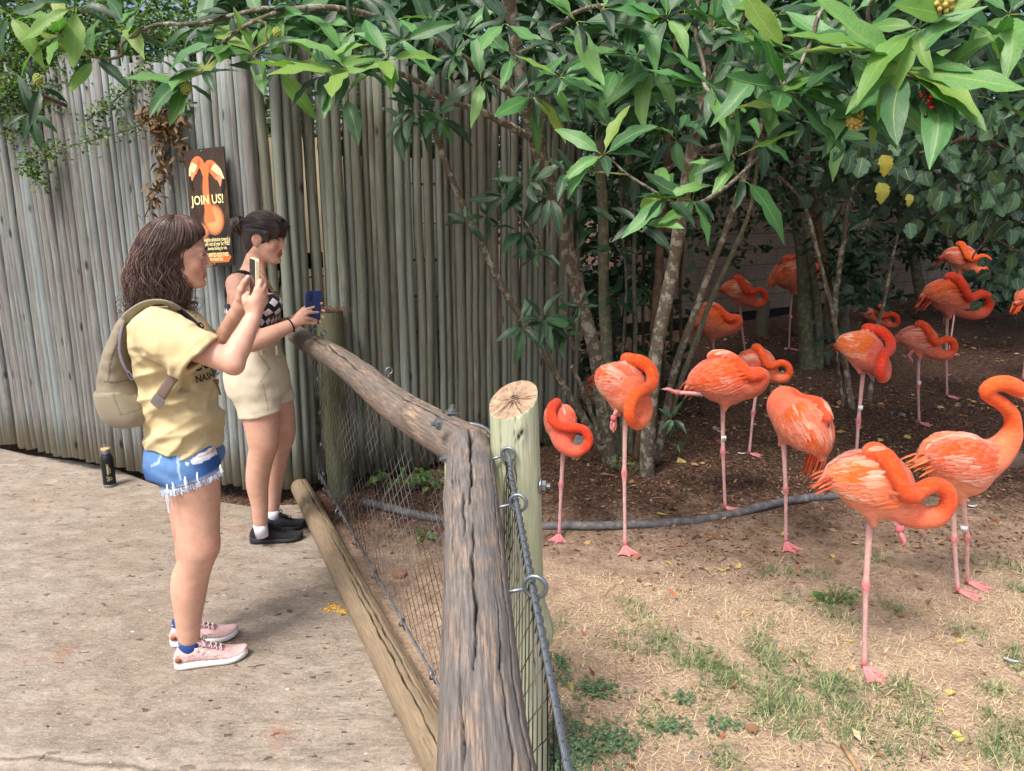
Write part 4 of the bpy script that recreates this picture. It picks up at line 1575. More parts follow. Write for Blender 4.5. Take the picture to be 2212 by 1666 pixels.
def ink_text(parent, s_, T, ctr, ax, yaw):
    """characters wrapped on the leg band, facing the camera side"""
    V, F = text_geo(s_, 0.019, bold=0.0004)
    V[:, 1] -= 0.0065
    R_ = 0.0146
    wx, wy = parent.parent.location.x, parent.parent.location.y
    a0 = math.atan2(-wy, -wx) - yaw               # outward direction towards the viewer, bird space
    a = a0 + V[:, 0] / R_ * 0.9
    W = np.stack([ctr[0] + R_ * np.cos(a), ctr[1] + R_ * np.sin(a), ctr[2] + V[:, 1]], 1)
    ob('number', np_mesh('number', W, F, M_INK, False), parent)


HANG = [(0.02, 0.0, -0.10), (0.055, -0.02, -0.185), (0.085, -0.03, -0.215), (0.25, -0.1, -1.0)]
BACK = [(0.0, -0.03, -0.10), (-0.14, -0.05, -0.085), (-0.30, -0.07, -0.070), (-1.0, 0, 0.25)]

# each bird: label, photo pixel of the standing foot, pixel of the body centre, yaw (0 = facing right)
def bird(label, fu, fv, bv, yawd, zg0=0.0, **kw):
    p = G(fu, fv, 0.0)
    for _ in range(4):
        p = G(fu, fv, gzf(p[0], p[1]))
    d = math.hypot(p[0], p[1])
    c = P(fu, bv, p[1])
    bz = c[2] - p[2]
    bu = kw.pop('bu', None)
    yaw = R(yawd)
    if bu is not None:                                    # horizontal shift of the body over the foot
        dx = (bu - fu) / FPX * math.hypot(p[1], CAM_H - 0.7)
        kw['legx'] = dx * math.cos(yaw)
        kw['_dy'] = -dx * math.sin(yaw)
    dy = kw.pop('_dy', 0.0)
    t = flamingo(label, p, bz, yaw, **kw)
    if abs(dy) > 1e-4:
        pass
    return t


bird('nearest flamingo, head buried, neck looped in a ring in front, one leg on the grass', 1866, 1448, 1045, -8, pose='loop', scale=0.85, second=[(0.03, -0.04, -0.11), (0.10, -0.06, -0.185), (0.30, -0.1, -1.0)], seed=1, footyaw=R(-62), bu=1846)
bird('only awake flamingo, neck raised in an S, standing on two legs at the right edge', 2068, 1284, 1000, 8, pose='upright', scale=0.96, legs='two', second=(0.10, 0.07, 0.0), seed=2, footyaw=R(-25), band=('10', 0.36, 2), bu=2032, hide_tail=False)
bird('flamingo folded face-on behind the green corner post, neck curled in a knot', 1208, 1160, 915, -78, pose='front', mirror=True, scale=0.67, second=None, seed=3, footyaw=R(-25), bu=1190)
bird('flamingo with a tall orange neck curve standing one-legged beside the grey tree trunks', 1350, 1186, 838, -52, pose='front', scale=0.82, second=[(0.02, -0.05, -0.11), (0.00, -0.075, -0.20), (0.05, -0.05, -1.0)], seed=4, footyaw=R(-32), bu=1312)
bird('flamingo stretched level to the left with one pink leg folded back under its tail', 1566, 1102, 820, -4, pose='strap', scale=0.96, second=BACK, seed=5, footyaw=R(-20), bu=1548, band=('2S', 0.34, 1), tail_droop=0.1)
bird('flamingo half hidden behind the level one, small neck ring showing at its right', 1618, 984, 783, -22, pose='loop', scale=0.68, second=None, seed=6, bu=1626, footyaw=0.3)
bird('flamingo seen from behind with its red tail hanging down to the right', 1697, 1178, 912, 128, pose='strap', scale=0.90, second=None, seed=7, pitch=-0.62, tail_droop=0.9, bu=1716, footyaw=R(150))
bird('flamingo with a low neck ring at its left, behind and above the nearest flamingo', 1846, 1045, 757, -50, pose='front', scale=0.79, second=[(0.03, -0.03, -0.11), (0.03, 0.02, -0.17), (0.5, 0.3, -0.8)], seed=8, bu=1828, footyaw=0, band=('', 0.35, 1))
bird('flamingo dangling one leg to the left, small closed neck ring at its right', 1985, 917, 735, -14, pose='loop', scale=0.80, second=[(-0.06, -0.05, -0.07), (-0.11, -0.06, -0.155), (0.4, -0.1, -0.8)], seed=9, bu=1968, footyaw=-0.2, band=('', 0.42, 1))
bird('dusky orange flamingo under the round-leaved shrub, neck ring at its right', 2045, 860, 640, -8, pose='loop', scale=1.06, second=[(0.0, 0.05, -0.11), (-0.01, 0.05, -0.17), (0.1, 0, -1)], seed=10, bu=2026, footyaw=-0.2, tail_droop=0.7)
bird('flamingo in deep shade directly behind the dusky orange one, its neck touching round leaves', 2050, 765, 557, -40, pose='loop', scale=0.92, second=None, seed=11, bu=2052, footyaw=0, tail_droop=0.6)
bird('flamingo standing behind the thick grey stems with only its rear half showing', 1704, 757, 592, 6, pose='strap', scale=1.22, second=None, seed=13, bu=1700, footyaw=0, band=('', 0.46, 1), pitch=-0.1)
bird('flamingo over the mossy stump, round neck ring at its right, below the block wall', 1612, 782, 630, -20, pose='loop', scale=0.90, second=None, seed=14, bu=1588, footyaw=0)
bird('flamingo behind the leaning stems with its neck strap hanging over the chest', 1548, 850, 697, -14, pose='strap', scale=1.0, second=None, seed=15, bu=1532, footyaw=0)
p_ = G(1892, 700, 0.2)
flamingo('small flamingo sitting on the mulch with its neck coiled in front', p_, 0.13, R(-40), pose='loop', scale=0.95, legs='none', seed=16)
p_ = P(2238, 640, 6.9)
flamingo('flamingo at the right edge of which only the drooping rear feathers show', (p_[0], p_[1], 0), 0.78, R(10), pose='strap', scale=0.95, second=None, seed=17, tail_droop=0.8)
p_ = P(2300, 905, 4.3)
flamingo('tawny flamingo back at the right edge behind the awake bird', (p_[0], p_[1], 0), 0.62, R(20), pose='strap', scale=1.0, second=None, seed=18)
# ------------------------------------------------------------------ people
def skin_mat(name, base, warm, h=0.0):
    m = NT(name)
    v = m.coord()
    n = m.noise(v, 24, 6, 0.7)
    n2 = m.noise(v, 260, 4, 0.7)
    b = m.mix(m.ramp(n, [(0.38, 0.0), (0.66, 0.7)]), base, warm)
    b = m.mix(m.ramp(n2, [(0.42, 0.16), (0.56, 0.0)]), b, tuple(x * 0.6 for x in warm))
    b = m.mix(1.0, b, m.attr('Col'), 'MULTIPLY')
    return m.fin(b, 0.50, m.bump(n2, 0.3, 0.0015), spec=0.35, Subsurface_Weight=0.12, Subsurface_Scale=0.02, Subsurface_Radius=(1.0, 0.35, 0.2))


def cloth_mat(name, scale=700, b=0.25, rough=0.9, sheen=0.1, mottled=0.08, nz=30):
    m = NT(name)
    v = m.coord()
    n = m.noise(v, nz, 5, 0.6)
    w = m.noise(m.coord(scale=(1, 1, 2.2)), scale, 3, 0.6)
    c = m.mix(1.0, m.attr('Col'), m.ramp(n, [(0.3, 1 - mottled), (0.7, 1 + mottled)]), 'MULTIPLY')
    c = m.mix(1.0, c, m.ramp(w, [(0.3, 1 - mottled), (0.7, 1 + mottled)]), 'MULTIPLY')
    h = m.math('ADD', m.math('MULTIPLY', n, 0.8), m.math('MULTIPLY', w, 0.3))
    return m.fin(c, rough, m.bump(h, b, 0.004), spec=0.15, Sheen_Weight=sheen)


M_SKIN = skin_mat('skin', srgb(208, 166, 144), srgb(194, 145, 124))
M_CLOTH = cloth_mat('cotton')
M_DENIM = cloth_mat('denim', 420, 0.5, 0.85, 0.05, 0.16, 16)
M_HAIR = NT('hair')
_n = M_HAIR.noise(M_HAIR.coord(), 220, 3)
M_HAIR = M_HAIR.fin(M_HAIR.mix(1.0, M_HAIR.attr('Col'), M_HAIR.ramp(_n, [(0.3, 0.75), (0.7, 1.2)]), 'MULTIPLY'), 0.36, M_HAIR.bump(_n, 0.3, 0.003), spec=0.55)
M_LEATHER = cloth_mat('nylon', 900, 0.3, 0.62, 0.1, 0.05, 12)


def nrm(v):
    v = np.asarray(v, float)
    return v / (np.linalg.norm(v) + 1e-12)


def head_sdf(S, c, yaw, pitch=0.0, s=1.0):
    """c: point between the ears; x forward, z up"""
    Rm = rotz(yaw) @ roty(pitch)
    q = lambda *v: c + Rm @ (np.array(v, float) * s)
    e = lambda v, r, k=0.006, op='add', rot=None: S.ell(q(*v), np.array(r) * s, k, op, Rm if rot is None else Rm @ rot)
    co = lambda a, b, ra, rb, k=0.006, op='add': S.cone(q(*a), q(*b), ra * s, rb * s, k, op)
    e((-0.014, 0, 0.035), (0.086, 0.073, 0.080), 0.0)
    e((0.012, 0, 0.020), (0.076, 0.066, 0.080), 0.015)
    e((0.030, 0, -0.035), (0.054, 0.054, 0.070), 0.015)
    for g in (-1, 1):
        co((-0.012, 0.050 * g, -0.045), (0.056, 0.018 * g, -0.094), 0.018, 0.015, 0.02)
        e((0.050, 0.036 * g, -0.030), (0.026, 0.022, 0.026), 0.012)
        e((0.072, 0.026 * g, 0.026), (0.018, 0.024, 0.009), 0.012)
    co((0.050, 0.010, -0.094), (0.050, -0.010, -0.094), 0.018, 0.018, 0.012)
    e((0.072, 0, -0.095), (0.0145, 0.018, 0.0135), 0.010)
    e((0.065, 0, -0.060), (0.020, 0.030, 0.026), 0.010)
    for g in (-1, 1):
        e((0.096, 0.031 * g, 0.004), (0.016, 0.016, 0.013), 0.012, 'sub')
        e((0.0735, 0.031 * g, 0.004), (0.0118, 0.0135, 0.0118), 0.003)
        co((0.083, 0.020 * g, 0.012), (0.078, 0.044 * g, 0.008), 0.0042, 0.0038, 0.003)
    co((0.083, 0, 0.012), (0.100, 0, -0.026), 0.0080, 0.0080, 0.010)
    e((0.1015, 0, -0.030), (0.010, 0.0085, 0.0085), 0.006)
    for g in (-1, 1):
        e((0.094, 0.0115 * g, -0.034), (0.010, 0.0065, 0.0065), 0.005)
    e((0.0825, 0, -0.0575), (0.0080, 0.021, 0.0046), 0.004)
    e((0.0815, 0, -0.0685), (0.0080, 0.017, 0.0052), 0.004)
    e((0.0915, 0, -0.0630), (0.006, 0.022, 0.0015), 0.002, 'sub')
    for g in (-1, 1):
        rt = rotz(-0.35 * g)
        e((-0.012, 0.071 * g, -0.004), (0.018, 0.0065, 0.031), 0.004, 'add', rt @ roty(-0.2))
        e((-0.006, 0.079 * g, 0.002), (0.010, 0.006, 0.018), 0.003, 'sub', rt)
    return Rm


def head_colors(V, C, c, Rm, s=1.0, lips=(0.84, 0.62, 0.60), brow=True):
    L = (V - c) @ Rm / s
    x, y, z = L.T
    lip = np.exp(-(((z + 0.0575) / 0.007) ** 2)) + np.exp(-(((z + 0.0695) / 0.0075) ** 2))
    m = np.clip(lip, 0, 1) * (np.abs(y) < 0.024) * (x > 0.074)
    C[:] = C * (1 - m[:, None]) + C * np.array(lips) * m[:, None]
    m = np.exp(-((z + 0.03) / 0.02) ** 2 - ((np.abs(y) - 0.036) / 0.02) ** 2) * (x > 0.03) * 0.22
    C[:] = C * (1 - m[:, None] * np.array((0.0, 0.5, 0.5)))
    m = np.exp(-(((L - (0.105, 0, -0.03)) ** 2).sum(1)) / 0.016 ** 2) * 0.2
    C[:] = C * (1 - m[:, None] * np.array((0.0, 0.6, 0.5)))
    return C


def face_parts(parent, org, c, Rm, s, haircol):
    q = lambda *v: c + Rm @ (np.array(v, float) * s) - org
    for g in (-1, 1):
        b = MB()
        b.tube(spline([q(0.090, 0.010 * g, 0.021), q(0.0905, 0.022 * g, 0.0265), q(0.083, 0.036 * g, 0.027), q(0.068, 0.048 * g, 0.020)], 12), np.array([.002, .0032, .0036, .0038, .0038, .0036, .0034, .003, .0026, .0022, .0016, .001]) * s, 6, c=haircol)
        b.obj('eyebrow', M_HAIR, parent, colors=True)
        ev = MB()
        ev.add(*sphere_geo(q(0.0758, 0.031 * g, 0.002), 0.0105 * s, 16, 12), c=(0.45, 0.42, 0.40))
        ev.add(*sphere_geo(q(0.0815, 0.0315 * g, 0.001), 0.0055 * s, 12, 8), c=(0.09, 0.05, 0.03))
        ev.tube(spline([q(0.0855, 0.0195 * g, 0.004), q(0.0875, 0.031 * g, 0.0095), q(0.079, 0.044 * g, 0.003)], 8), 0.0014 * s, 5, c=(0.02, 0.015, 0.012))
        ev.obj('eye', plain_col('eye_gloss'), parent, colors=True)


def to_mesh(name, S, mat, org, colfn=None, it=1, uvfn=None):
    V, Q = S.mesh(it)
    C = np.ones((len(V), 3)) if colfn is None else colfn(V)
    return np_mesh(name, V - org, Q, mat, cols=C, uv=None if uvfn is None else uvfn(V))


def finger(S, pts, r0=0.0088, r1=0.0066, k=0.003):
    pts = np.array(pts, float)
    n = len(pts)
    rs = np.linspace(r0, r1, n)
    for i in range(n - 1):
        S.cone(pts[i], pts[i + 1], rs[i], rs[i + 1], k)
    # nails are a slight flattening handled by colour


def shoe(parent, org, heel, toe, name, upper_c, sole_c, sole_mat, up_mat, H=0.078, sole_h=0.026, W=0.046, sport=False, tongue=True, lace_c=(0.7, 0.6, 0.6)):
    heel, toe = np.asarray(heel, float), np.asarray(toe, float)
    L_ = np.linalg.norm(toe - heel)
    d = (toe - heel) / L_
    w = np.array((-d[1], d[0], 0))
    up = np.array((0, 0, 1.0))
    root = None
    # stations: x, half width, top height
    xs_ = np.linspace(0, 1, 22)
    wid = W * np.interp(xs_, [0, 0.03, 0.12, 0.3, 0.5, 0.7, 0.85, 0.95, 1.0], [0.35, 0.62, 0.80, 0.80, 0.86, 1.0, 0.92, 0.62, 0.18])
    top = H * np.interp(xs_, [0, 0.06, 0.2, 0.32, 0.45, 0.6, 0.75, 0.9, 1.0], [0.62, 0.98, 0.90, 0.98, 0.88, 0.68, 0.50, 0.38, 0.22])
    def lofted(zlo, zhi, wsc, px_=2.6, n=20):
        V = []
        for i, x in enumerate(xs_):
            th = np.arange(n) * 2 * PI / n
            cx, sx = np.cos(th), np.sin(th)
            yy = np.sign(cx) * np.abs(cx) ** (2 / px_) * wid[i] * wsc
            zc, zr = (zlo[i] + zhi[i]) / 2, (zhi[i] - zlo[i]) / 2
            zz = zc + np.sign(sx) * np.abs(sx) ** (2 / px_) * zr
            taper = 1 - 0.16 * np.clip((zz - zlo[i]) / (H + 1e-6), 0, 1) if wsc <= 1.0 else 1.0
            V.append(heel + d * (x * L_) + (yy * taper)[:, None] * w + zz[:, None] * up - org)
        V = np.concatenate(V)
        m = len(xs_)
        F = [(i * n + j, i * n + (j + 1) % n, (i + 1) * n + (j + 1) % n, (i + 1) * n + j) for i in range(m - 1) for j in range(n)]
        F = [f[::-1] for f in F]
        F += [tuple(range(n)), tuple(range((m - 1) * n + n - 1, (m - 1) * n - 1, -1))]
        return V, F
    toe_spring = 0.010 * np.clip((xs_ - 0.75) / 0.25, 0, 1) ** 1.5
    s_top = sole_h * np.interp(xs_, [0, 0.1, 0.5, 1], [1.15, 1.0, 0.85, 0.95] if not sport else [1.35, 1.2, 0.95, 0.9]) + toe_spring
    V, F = lofted(toe_spring, s_top, 1.06, 4.0)
    so_ = ob(name, np_mesh(name, V, F, [sole_mat]), parent)
    V, F = lofted(s_top * 0.6, np.maximum(top, s_top + 0.004) + toe_spring * 0.5, 0.985, 2.4)
    Vl = V + org - heel
    cc = np.repeat(np.array(upper_c)[None], len(V), 0) * (1 + 0.05 * vnoise(V, 90))[:, None]
    u = ob('upper', np_mesh('upper', V, F, [up_mat], cols=np.clip(cc, 0, 1)), so_)
    # tongue, laces and eyelets
    mb = MB()
    tb = heel + d * 0.44 * L_ + up * H * 0.93 - org
    te = heel + d * 0.28 * L_ + up * (H + 0.024) - org
    if tongue:
        V2, F2 = tube_geo([tb + d * 0.03 - up * 0.012, tb, (tb + te) / 2 + up * 0.001, te], [0.018, 0.022, 0.022, 0.016], 10, True, 0.28)
        mb.add(V2, F2, upper_c)
    for i in range(5):
        x = 0.36 + 0.065 * i
        h_ = H * np.interp(x, [0.32, 0.45, 0.6, 0.75], [1.02, 0.92, 0.73, 0.55]) + 0.006
        a = heel + d * x * L_ + w * 0.019 + up * (h_ - 0.003) - org
        b = heel + d * (x + 0.035) * L_ - w * 0.021 + up * (h_ - 0.010) - org
        m_ = (a + b) / 2 + up * 0.008
        mb.tube(spline([a, m_, b], 7), 0.0028, 5, c=lace_c)
        mb.tube(spline([a - w * 0.038, m_ + up * 0.001 + d * 0.004, b + w * 0.04], 7), 0.0028, 5, c=lace_c)
    for g in (-1, 1):
        p0 = heel + d * 0.37 * L_ + up * (H * 1.0 + 0.008) - org
        loop = [p0, p0 + w * g * 0.02 + up * 0.012 + d * 0.01, p0 + w * g * 0.032 + d * 0.02 - up * 0.004, p0 + w * g * 0.014 + d * 0.012 - up * 0.002, p0]
        mb.tube(spline(loop, 14), 0.0024, 5, c=lace_c)
    mb.obj('laces', up_mat, so_, colors=True)
    return so_


def strands(mb, starts, paths, radii, cols_, sides=4):
    for p_, r_, c_ in zip(paths, radii, cols_):
        V, F = tube_geo(p_, r_, sides, cap=False)
        mb.add(V, F, c_)


# ============================================================ woman in the tan shirt
def person_tan():
    fR = G(452, 1436)
    org = np.array((P(410, 1400, 2.62)[0], 2.64, 0.0))
    t = thing('person', 'woman in tan t-shirt and ripped denim shorts holding up a phone in both hands', 'person', tuple(org))
    h = 0.004
    lo, hi = (P(300, 700, 2.5)[0] - 0.05, 2.36, -0.002), (P(590, 700, 2.6)[0] + 0.03, 2.95, 1.74)
    S = SDF(lo, hi, h)
    Yc = 2.66
    # legs
    S.chain([P(408, 985, 2.60), P(420, 1060, 2.59), P(428, 1150, 2.575), P(430, 1190, 2.57)], [0.088, 0.082, 0.067, 0.061], 0.02, n=12)
    S.chain([P(429, 1190, 2.57), P(418, 1235, 2.58), P(409, 1285, 2.585), P(407, 1340, 2.585), P(409, 1388, 2.585)], [0.0615, 0.056, 0.0555, 0.043, 0.0325], 0.012, n=16)
    S.ell(P(449, 1178, 2.565), (0.030, 0.036, 0.042), 0.03)
    S.ell(P(398, 1262, 2.59), (0.040, 0.046, 0.085), 0.03)
    S.chain([P(400, 985, 2.73), P(404, 1050, 2.735), P(408, 1150, 2.735)], [0.092, 0.086, 0.068], 0.02, n=10)
    S.chain([P(408, 1150, 2.735), P(394, 1225, 2.74), P(392, 1300, 2.74), P(393, 1346, 2.74)], [0.062, 0.057, 0.043, 0.0335], 0.012, n=14)
    S.ell(P(386, 1215, 2.745), (0.040, 0.046, 0.085), 0.03)
    S.cone(P(442, 1215, 2.56), P(434, 1260, 2.57), 0.018, 0.012, 0.02)
    S.ell(P(392, 1195, 2.575), (0.022, 0.03, 0.02), 0.02, 'sub')
    # trunk
    zc = lambda v: P(390, v, Yc)[2]
    X = lambda u, v: P(u, v, Yc)[0]
    trunk = [(1000, 336, 456, .145), (950, 334, 446, .140), (900, 338, 442, .122), (850, 328, 438, .118), (790, 308, 436, .136), (730, 296, 430, .150), (695, 300, 415, .145), (670, 325, 392, .09)]
    S.loft([(zc(v), X((a + b) / 2, v), Yc, (X(b, v) - X(a, v)) / 2, ry) for v, a, b, ry in trunk], 0.02)
    # neck and head
    hc = P(386, 552, 2.70)
    yaw_h = R(18)
    S.cone(P(352, 680, 2.68), P(374, 590, 2.695), 0.062, 0.052, 0.02)
    Rm = head_sdf(S, hc, yaw_h, R(3), 1.0)
    # right arm (near)
    sh, el, wr = P(340, 716, 2.49), P(500, 783, 2.455), P(548, 684, 2.555)
    S.chain([sh, sh + (el - sh) * 0.5, el], [0.056, 0.041, 0.035], 0.02, n=8)
    S.chain([el, el + (wr - el) * 0.35, el + (wr - el) * 0.75, wr], [0.0345, 0.036, 0.0275, 0.0235], 0.012, n=10)
    S.ell(el + (0.012, -0.002, -0.012), (0.028, 0.028, 0.028), 0.02)
    # left arm (far)
    sl_, el2, wr2 = P(370, 712, 2.83), P(470, 768, 2.82), P(516, 670, 2.675)
    S.chain([sl_, (sl_ + el2) / 2, el2], [0.060, 0.050, 0.042], 0.02, n=8)
    S.chain([el2, el2 + (wr2 - el2) * 0.35, el2 + (wr2 - el2) * 0.75, wr2], [0.037, 0.038, 0.030, 0.025], 0.012, n=10)
    # right hand: back to the viewer, closed round the near edge of the phone
    kn = [P(556, 626, 2.556), P(563, 632, 2.560), P(568, 642, 2.566), P(569, 655, 2.572)]
    for i, q_ in enumerate(kn):
        S.cone(wr + (q_ - wr) * 0.12, q_, 0.019, 0.0128 - 0.0008 * i, 0.010)
    S.cone(P(538, 664, 2.556), P(552, 645, 2.556), 0.018, 0.016, 0.012)
    tips = [[P(561, 612, 2.565), P(562, 603, 2.585), P(560, 600, 2.60)], [P(570, 620, 2.575), P(571, 613, 2.60), P(567, 612, 2.62)],
            [P(574, 632, 2.585), P(574, 625, 2.61), P(568, 624, 2.627)], [P(574, 648, 2.59), P(573, 640, 2.612), P(567, 638, 2.625)]]
    for q_, tp in zip(kn, tips):
        finger(S, [q_] + tp, 0.0105, 0.0072)
    finger(S, [P(543, 668, 2.55), P(532, 652, 2.548), P(530, 643, 2.555), P(536, 634, 2.575)], 0.0165, 0.0088, 0.006)
    # left hand: palm towards the viewer, thumb up the screen side
    kn2 = [P(540, 622, 2.650), P(544, 632, 2.655), P(546, 643, 2.660), P(546, 654, 2.662)]
    for i, q_ in enumerate(kn2):
        S.cone(wr2 + (q_ - wr2) * 0.12, q_, 0.019, 0.0128, 0.010)
    S.cone(P(516, 660, 2.665), P(521, 636, 2.655), 0.020, 0.016, 0.012)
    for q_, dv in zip(kn2, (0, 1, 2, 3)):
        finger(S, [q_, q_ + (0.022, -0.004, 0.018), q_ + (0.030, -0.022, 0.024), q_ + (0.024, -0.036, 0.022)], 0.0098, 0.0072)
    finger(S, [P(519, 644, 2.65), P(521, 626, 2.640), P(529, 609, 2.636), P(536, 598, 2.634)], 0.0155, 0.0082, 0.006)
    V, Q = S.mesh(1)
    C = np.ones((len(V), 3))
    head_colors(V, C, hc, Rm)
    face = ((V - hc) ** 2).sum(1) < 0.13 ** 2
    for tp in (P(560, 600, 2.60), P(536, 634, 2.575), P(536, 598, 2.634)):
        m = np.linalg.norm(V - tp, axis=1) < 0.0105
        C[m] = (1.0, 1.15, 1.5)
    kn_ = np.exp(-((V - P(449, 1180, 2.56)) ** 2).sum(1) / 0.04 ** 2)
    C *= 1 - kn_[:, None] * np.array((0.0, 0.18, 0.2))
    el_ = np.exp(-((V - el) ** 2).sum(1) / 0.035 ** 2)
    C *= 1 - el_[:, None] * np.array((0.0, 0.15, 0.18))
    ob('body', np_mesh('body', V - org, Q, M_SKIN, cols=C), t)
    hcol = np.array((0.060, 0.034, 0.028))
    face_parts(t, org, hc, Rm, 1.0, hcol * 0.5)

    # shirt
    T_ = SDF((lo[0], 2.36, 0.80), (hi[0], 2.95, 1.50), 0.0045)
    sec = [(985, 330, 472, .172), (940, 326, 471, .170), (905, 320, 469, .160), (853, 306, 459, .150), (800, 291, 451, .160), (750, 281, 446, .170), (715, 280, 440, .174), (690, 288, 426, .165), (668, 308, 404, .115), (655, 325, 392, .075)]
    T_.loft([(zc(v), X((a + b) / 2, v), Yc, (X(b, v) - X(a, v)) / 2, ry) for v, a, b, ry in sec], 0.0, power=2.2)
    cuff = P(431, 772, 2.462)
    T_.chain([P(338, 716, 2.50), P(380, 742, 2.478), cuff, cuff + (cuff - P(380, 742, 2.478)) * 0.3], [0.078, 0.076, 0.075, 0.076], 0.03, n=8)
    cuff2 = P(444, 760, 2.83)
    T_.chain([P(372, 716, 2.80), P(405, 735, 2.82), cuff2, cuff2 + (0.02, 0, -0.012)], [0.080, 0.078, 0.075, 0.075], 0.03, n=8)
    # saw the openings
    a_, b_ = P(463, 737, 2.46), P(400, 807, 2.46)
    nn = nrm((b_ - a_)[[2, 1, 0]] * np.array((-1, 0, 1)))
    if nn[0] < 0:
        nn = -nn
    cutp = (a_ + b_) / 2
    T_.plane_cut(cutp, nn, lo=(cutp[0] - 0.12, 2.30, cutp[2] - 0.13), hi=(cutp[0] + 0.22, 2.56, cutp[2] + 0.12))
    T_.plane_cut(cuff2, (0.88, 0, -0.45), lo=(cuff2[0] - 0.05, 2.74, cuff2[2] - 0.10), hi=(cuff2[0] + 0.2, 2.95, cuff2[2] + 0.10))
    h1, h2 = P(333, 942, Yc), P(472, 968, Yc)
    T_.plane_cut((h1 + h2) / 2, (nrm(h2 - h1)[2], 0, -nrm(h2 - h1)[0]))
    T_.cone(P(352, 690, 2.68), P(378, 600, 2.69), 0.070, 0.075, 0.004, 'sub')
    T_.cone(el, cuff - (cuff - sh) * 0.25, 0.060, 0.062, 0.0, 'sub')
    T_.cone(el2, cuff2 - (cuff2 - sl_) * 0.25, 0.056, 0.058, 0.0, 'sub')

    def folds(p_):
        z = p_[:, 2]
        low = smooth01((1.26 - z) / 0.12)
        rg = lambda q_, s_: np.clip(1 - np.abs(vnoise(q_, 1.0, s_)) * 2.2, 0, 1) ** 2
        r1 = rg(np.stack([p_[:, 0] * 9 + z * 7, p_[:, 1] * 7, z * 15 - p_[:, 0] * 10], 1), 4.0)
        r2_ = rg(np.stack([p_[:, 0] * 17 + z * 12, p_[:, 1] * 12, z * 26 - p_[:, 0] * 16], 1), 9.0)
        q1 = np.stack([p_[:, 0] * 7 + z * 9, p_[:, 1] * 6, z * 24 - p_[:, 0] * 12], 1)
        q2 = np.stack([p_[:, 0] * 13, p_[:, 1] * 9, z * 40 + p_[:, 0] * 15], 1)
        d1 = np.abs(vnoise(q1, 1.0)) ** 0.8
        d2 = np.abs(vnoise(q2, 1.0, 2.0))
        sl2 = vnoise(np.stack([p_[:, 0] * 30 + z * 26, p_[:, 1] * 12, z * 16 - p_[:, 0] * 8], 1), 0.8)
        return (0.016 * d1 - 0.004) * (0.35 + 0.65 * low) + (0.006 * d2 - 0.003) * low + 0.0025 * sl2 - 0.0075 * r1 * (0.3 + 0.7 * low) - 0.0045 * r2_ + 0.004 * smooth01(-(z - 0.88) / 0.02)
    T_.displace(folds)

    def shirt_col(V):
        c = np.repeat(np.array(srgb(198, 182, 140))[None], len(V), 0)
        z = V[:, 2]
        # stitched bands at hem and cuff
        dh = (V - (h1 + h2) / 2) @ np.array((nrm(h2 - h1)[2], 0, -nrm(h2 - h1)[0]))
        c[(dh > -0.022) & (dh < -0.017)] *= 0.88
        dc = (V - cutp) @ nn
        sd_ = np.abs(np.linalg.norm((V - P(352, 742, 2.46)) * (1, 0.35, 1), axis=1) - 0.088)
        c[(sd_ < 0.0022) & (V[:, 1] < 2.56) & (V[:, 0] < P(352, 742, 2.46)[0] + 0.02)] *= 0.82
        m = (dc > -0.026) & (dc < -0.020) & (V[:, 1] < 2.56) & (V[:, 0] > cutp[0] - 0.12) & (np.abs(z - cutp[2]) < 0.11)
        c[m] *= 0.86
        return c
    shirt = ob('shirt', to_mesh('shirt', T_, M_CLOTH, org, shirt_col), t)

    # denim shorts
    D_ = SDF((lo[0], 2.40, 0.62), (hi[0], 2.92, 1.0), 0.004)
    sec = [(1012, 330, 474, .175), (990, 322, 474, .180), (970, 316, 467, .170), (950, 320, 456, .152), (925, 326, 450, .145)]
    D_.loft([(zc(v), X((a + b) / 2, v), Yc, (X(b, v) - X(a, v)) / 2, ry) for v, a, b, ry in sec], 0.0, power=2.3)
    D_.cone(P(404, 1000, 2.595), P(417, 1058, 2.587), 0.106, 0.105, 0.025)
    D_.cone(P(392, 1000, 2.745), P(402, 1050, 2.745), 0.104, 0.100, 0.025)
    D_.ell(P(352, 990, 2.60), (0.075, 0.085, 0.08), 0.03)
    D_.ell(P(352, 990, 2.73), (0.075, 0.085, 0.08), 0.03)
    k1, k2 = P(356, 1050, 2.56), P(474, 1022, 2.56)
    dn = nrm(k2 - k1)
    D_.plane_cut(k1 + (0, 0, 0), (dn[2], 0, -dn[0]))
    D_.displace(lambda p_: 0.0035 * vnoise(np.stack([p_[:, 0] * 14, p_[:, 1] * 10, p_[:, 2] * 60 + p_[:, 0] * 20], 1), 1.0) + 0.0015 * vnoise(p_, 60))

    def denim_col(V):
        c = np.repeat(np.array(srgb(40, 82, 142))[None], len(V), 0)
        f = smooth01(0.5 + 0.8 * vnoise(V, 14, 2.0))
        c = c + (np.array(srgb(112, 150, 196)) - c) * (f * 0.6)[:, None]
        dd = (V - k1) @ np.array((dn[2], 0, -dn[0]))
        edge_ = np.exp(-((dd + 0.004) / 0.006) ** 2)
        c = c + (np.array(srgb(196, 212, 232)) - c) * (edge_ * 0.7)[:, None]
        # torn patch on the thigh
        pp_ = P(436, 994, 2.50)
        r = ((V[:, 0] - pp_[0]) / 0.052) ** 2 + ((V[:, 2] - pp_[2] - (V[:, 0] - pp_[0]) * 0.25) / 0.017) ** 2 + 0.5 * vnoise(V, 110)
        m = (r < 1.0) & (V[:, 1] < 2.62)
        c[m] = srgb(214, 222, 232)
        m = (r < 0.35) & (V[:, 1] < 2.62) & (V[:, 2] > pp_[2])
        c[m] = srgb(214, 160, 134)
        # pocket and side seams
        px_ = P(333, 960, 2.5)
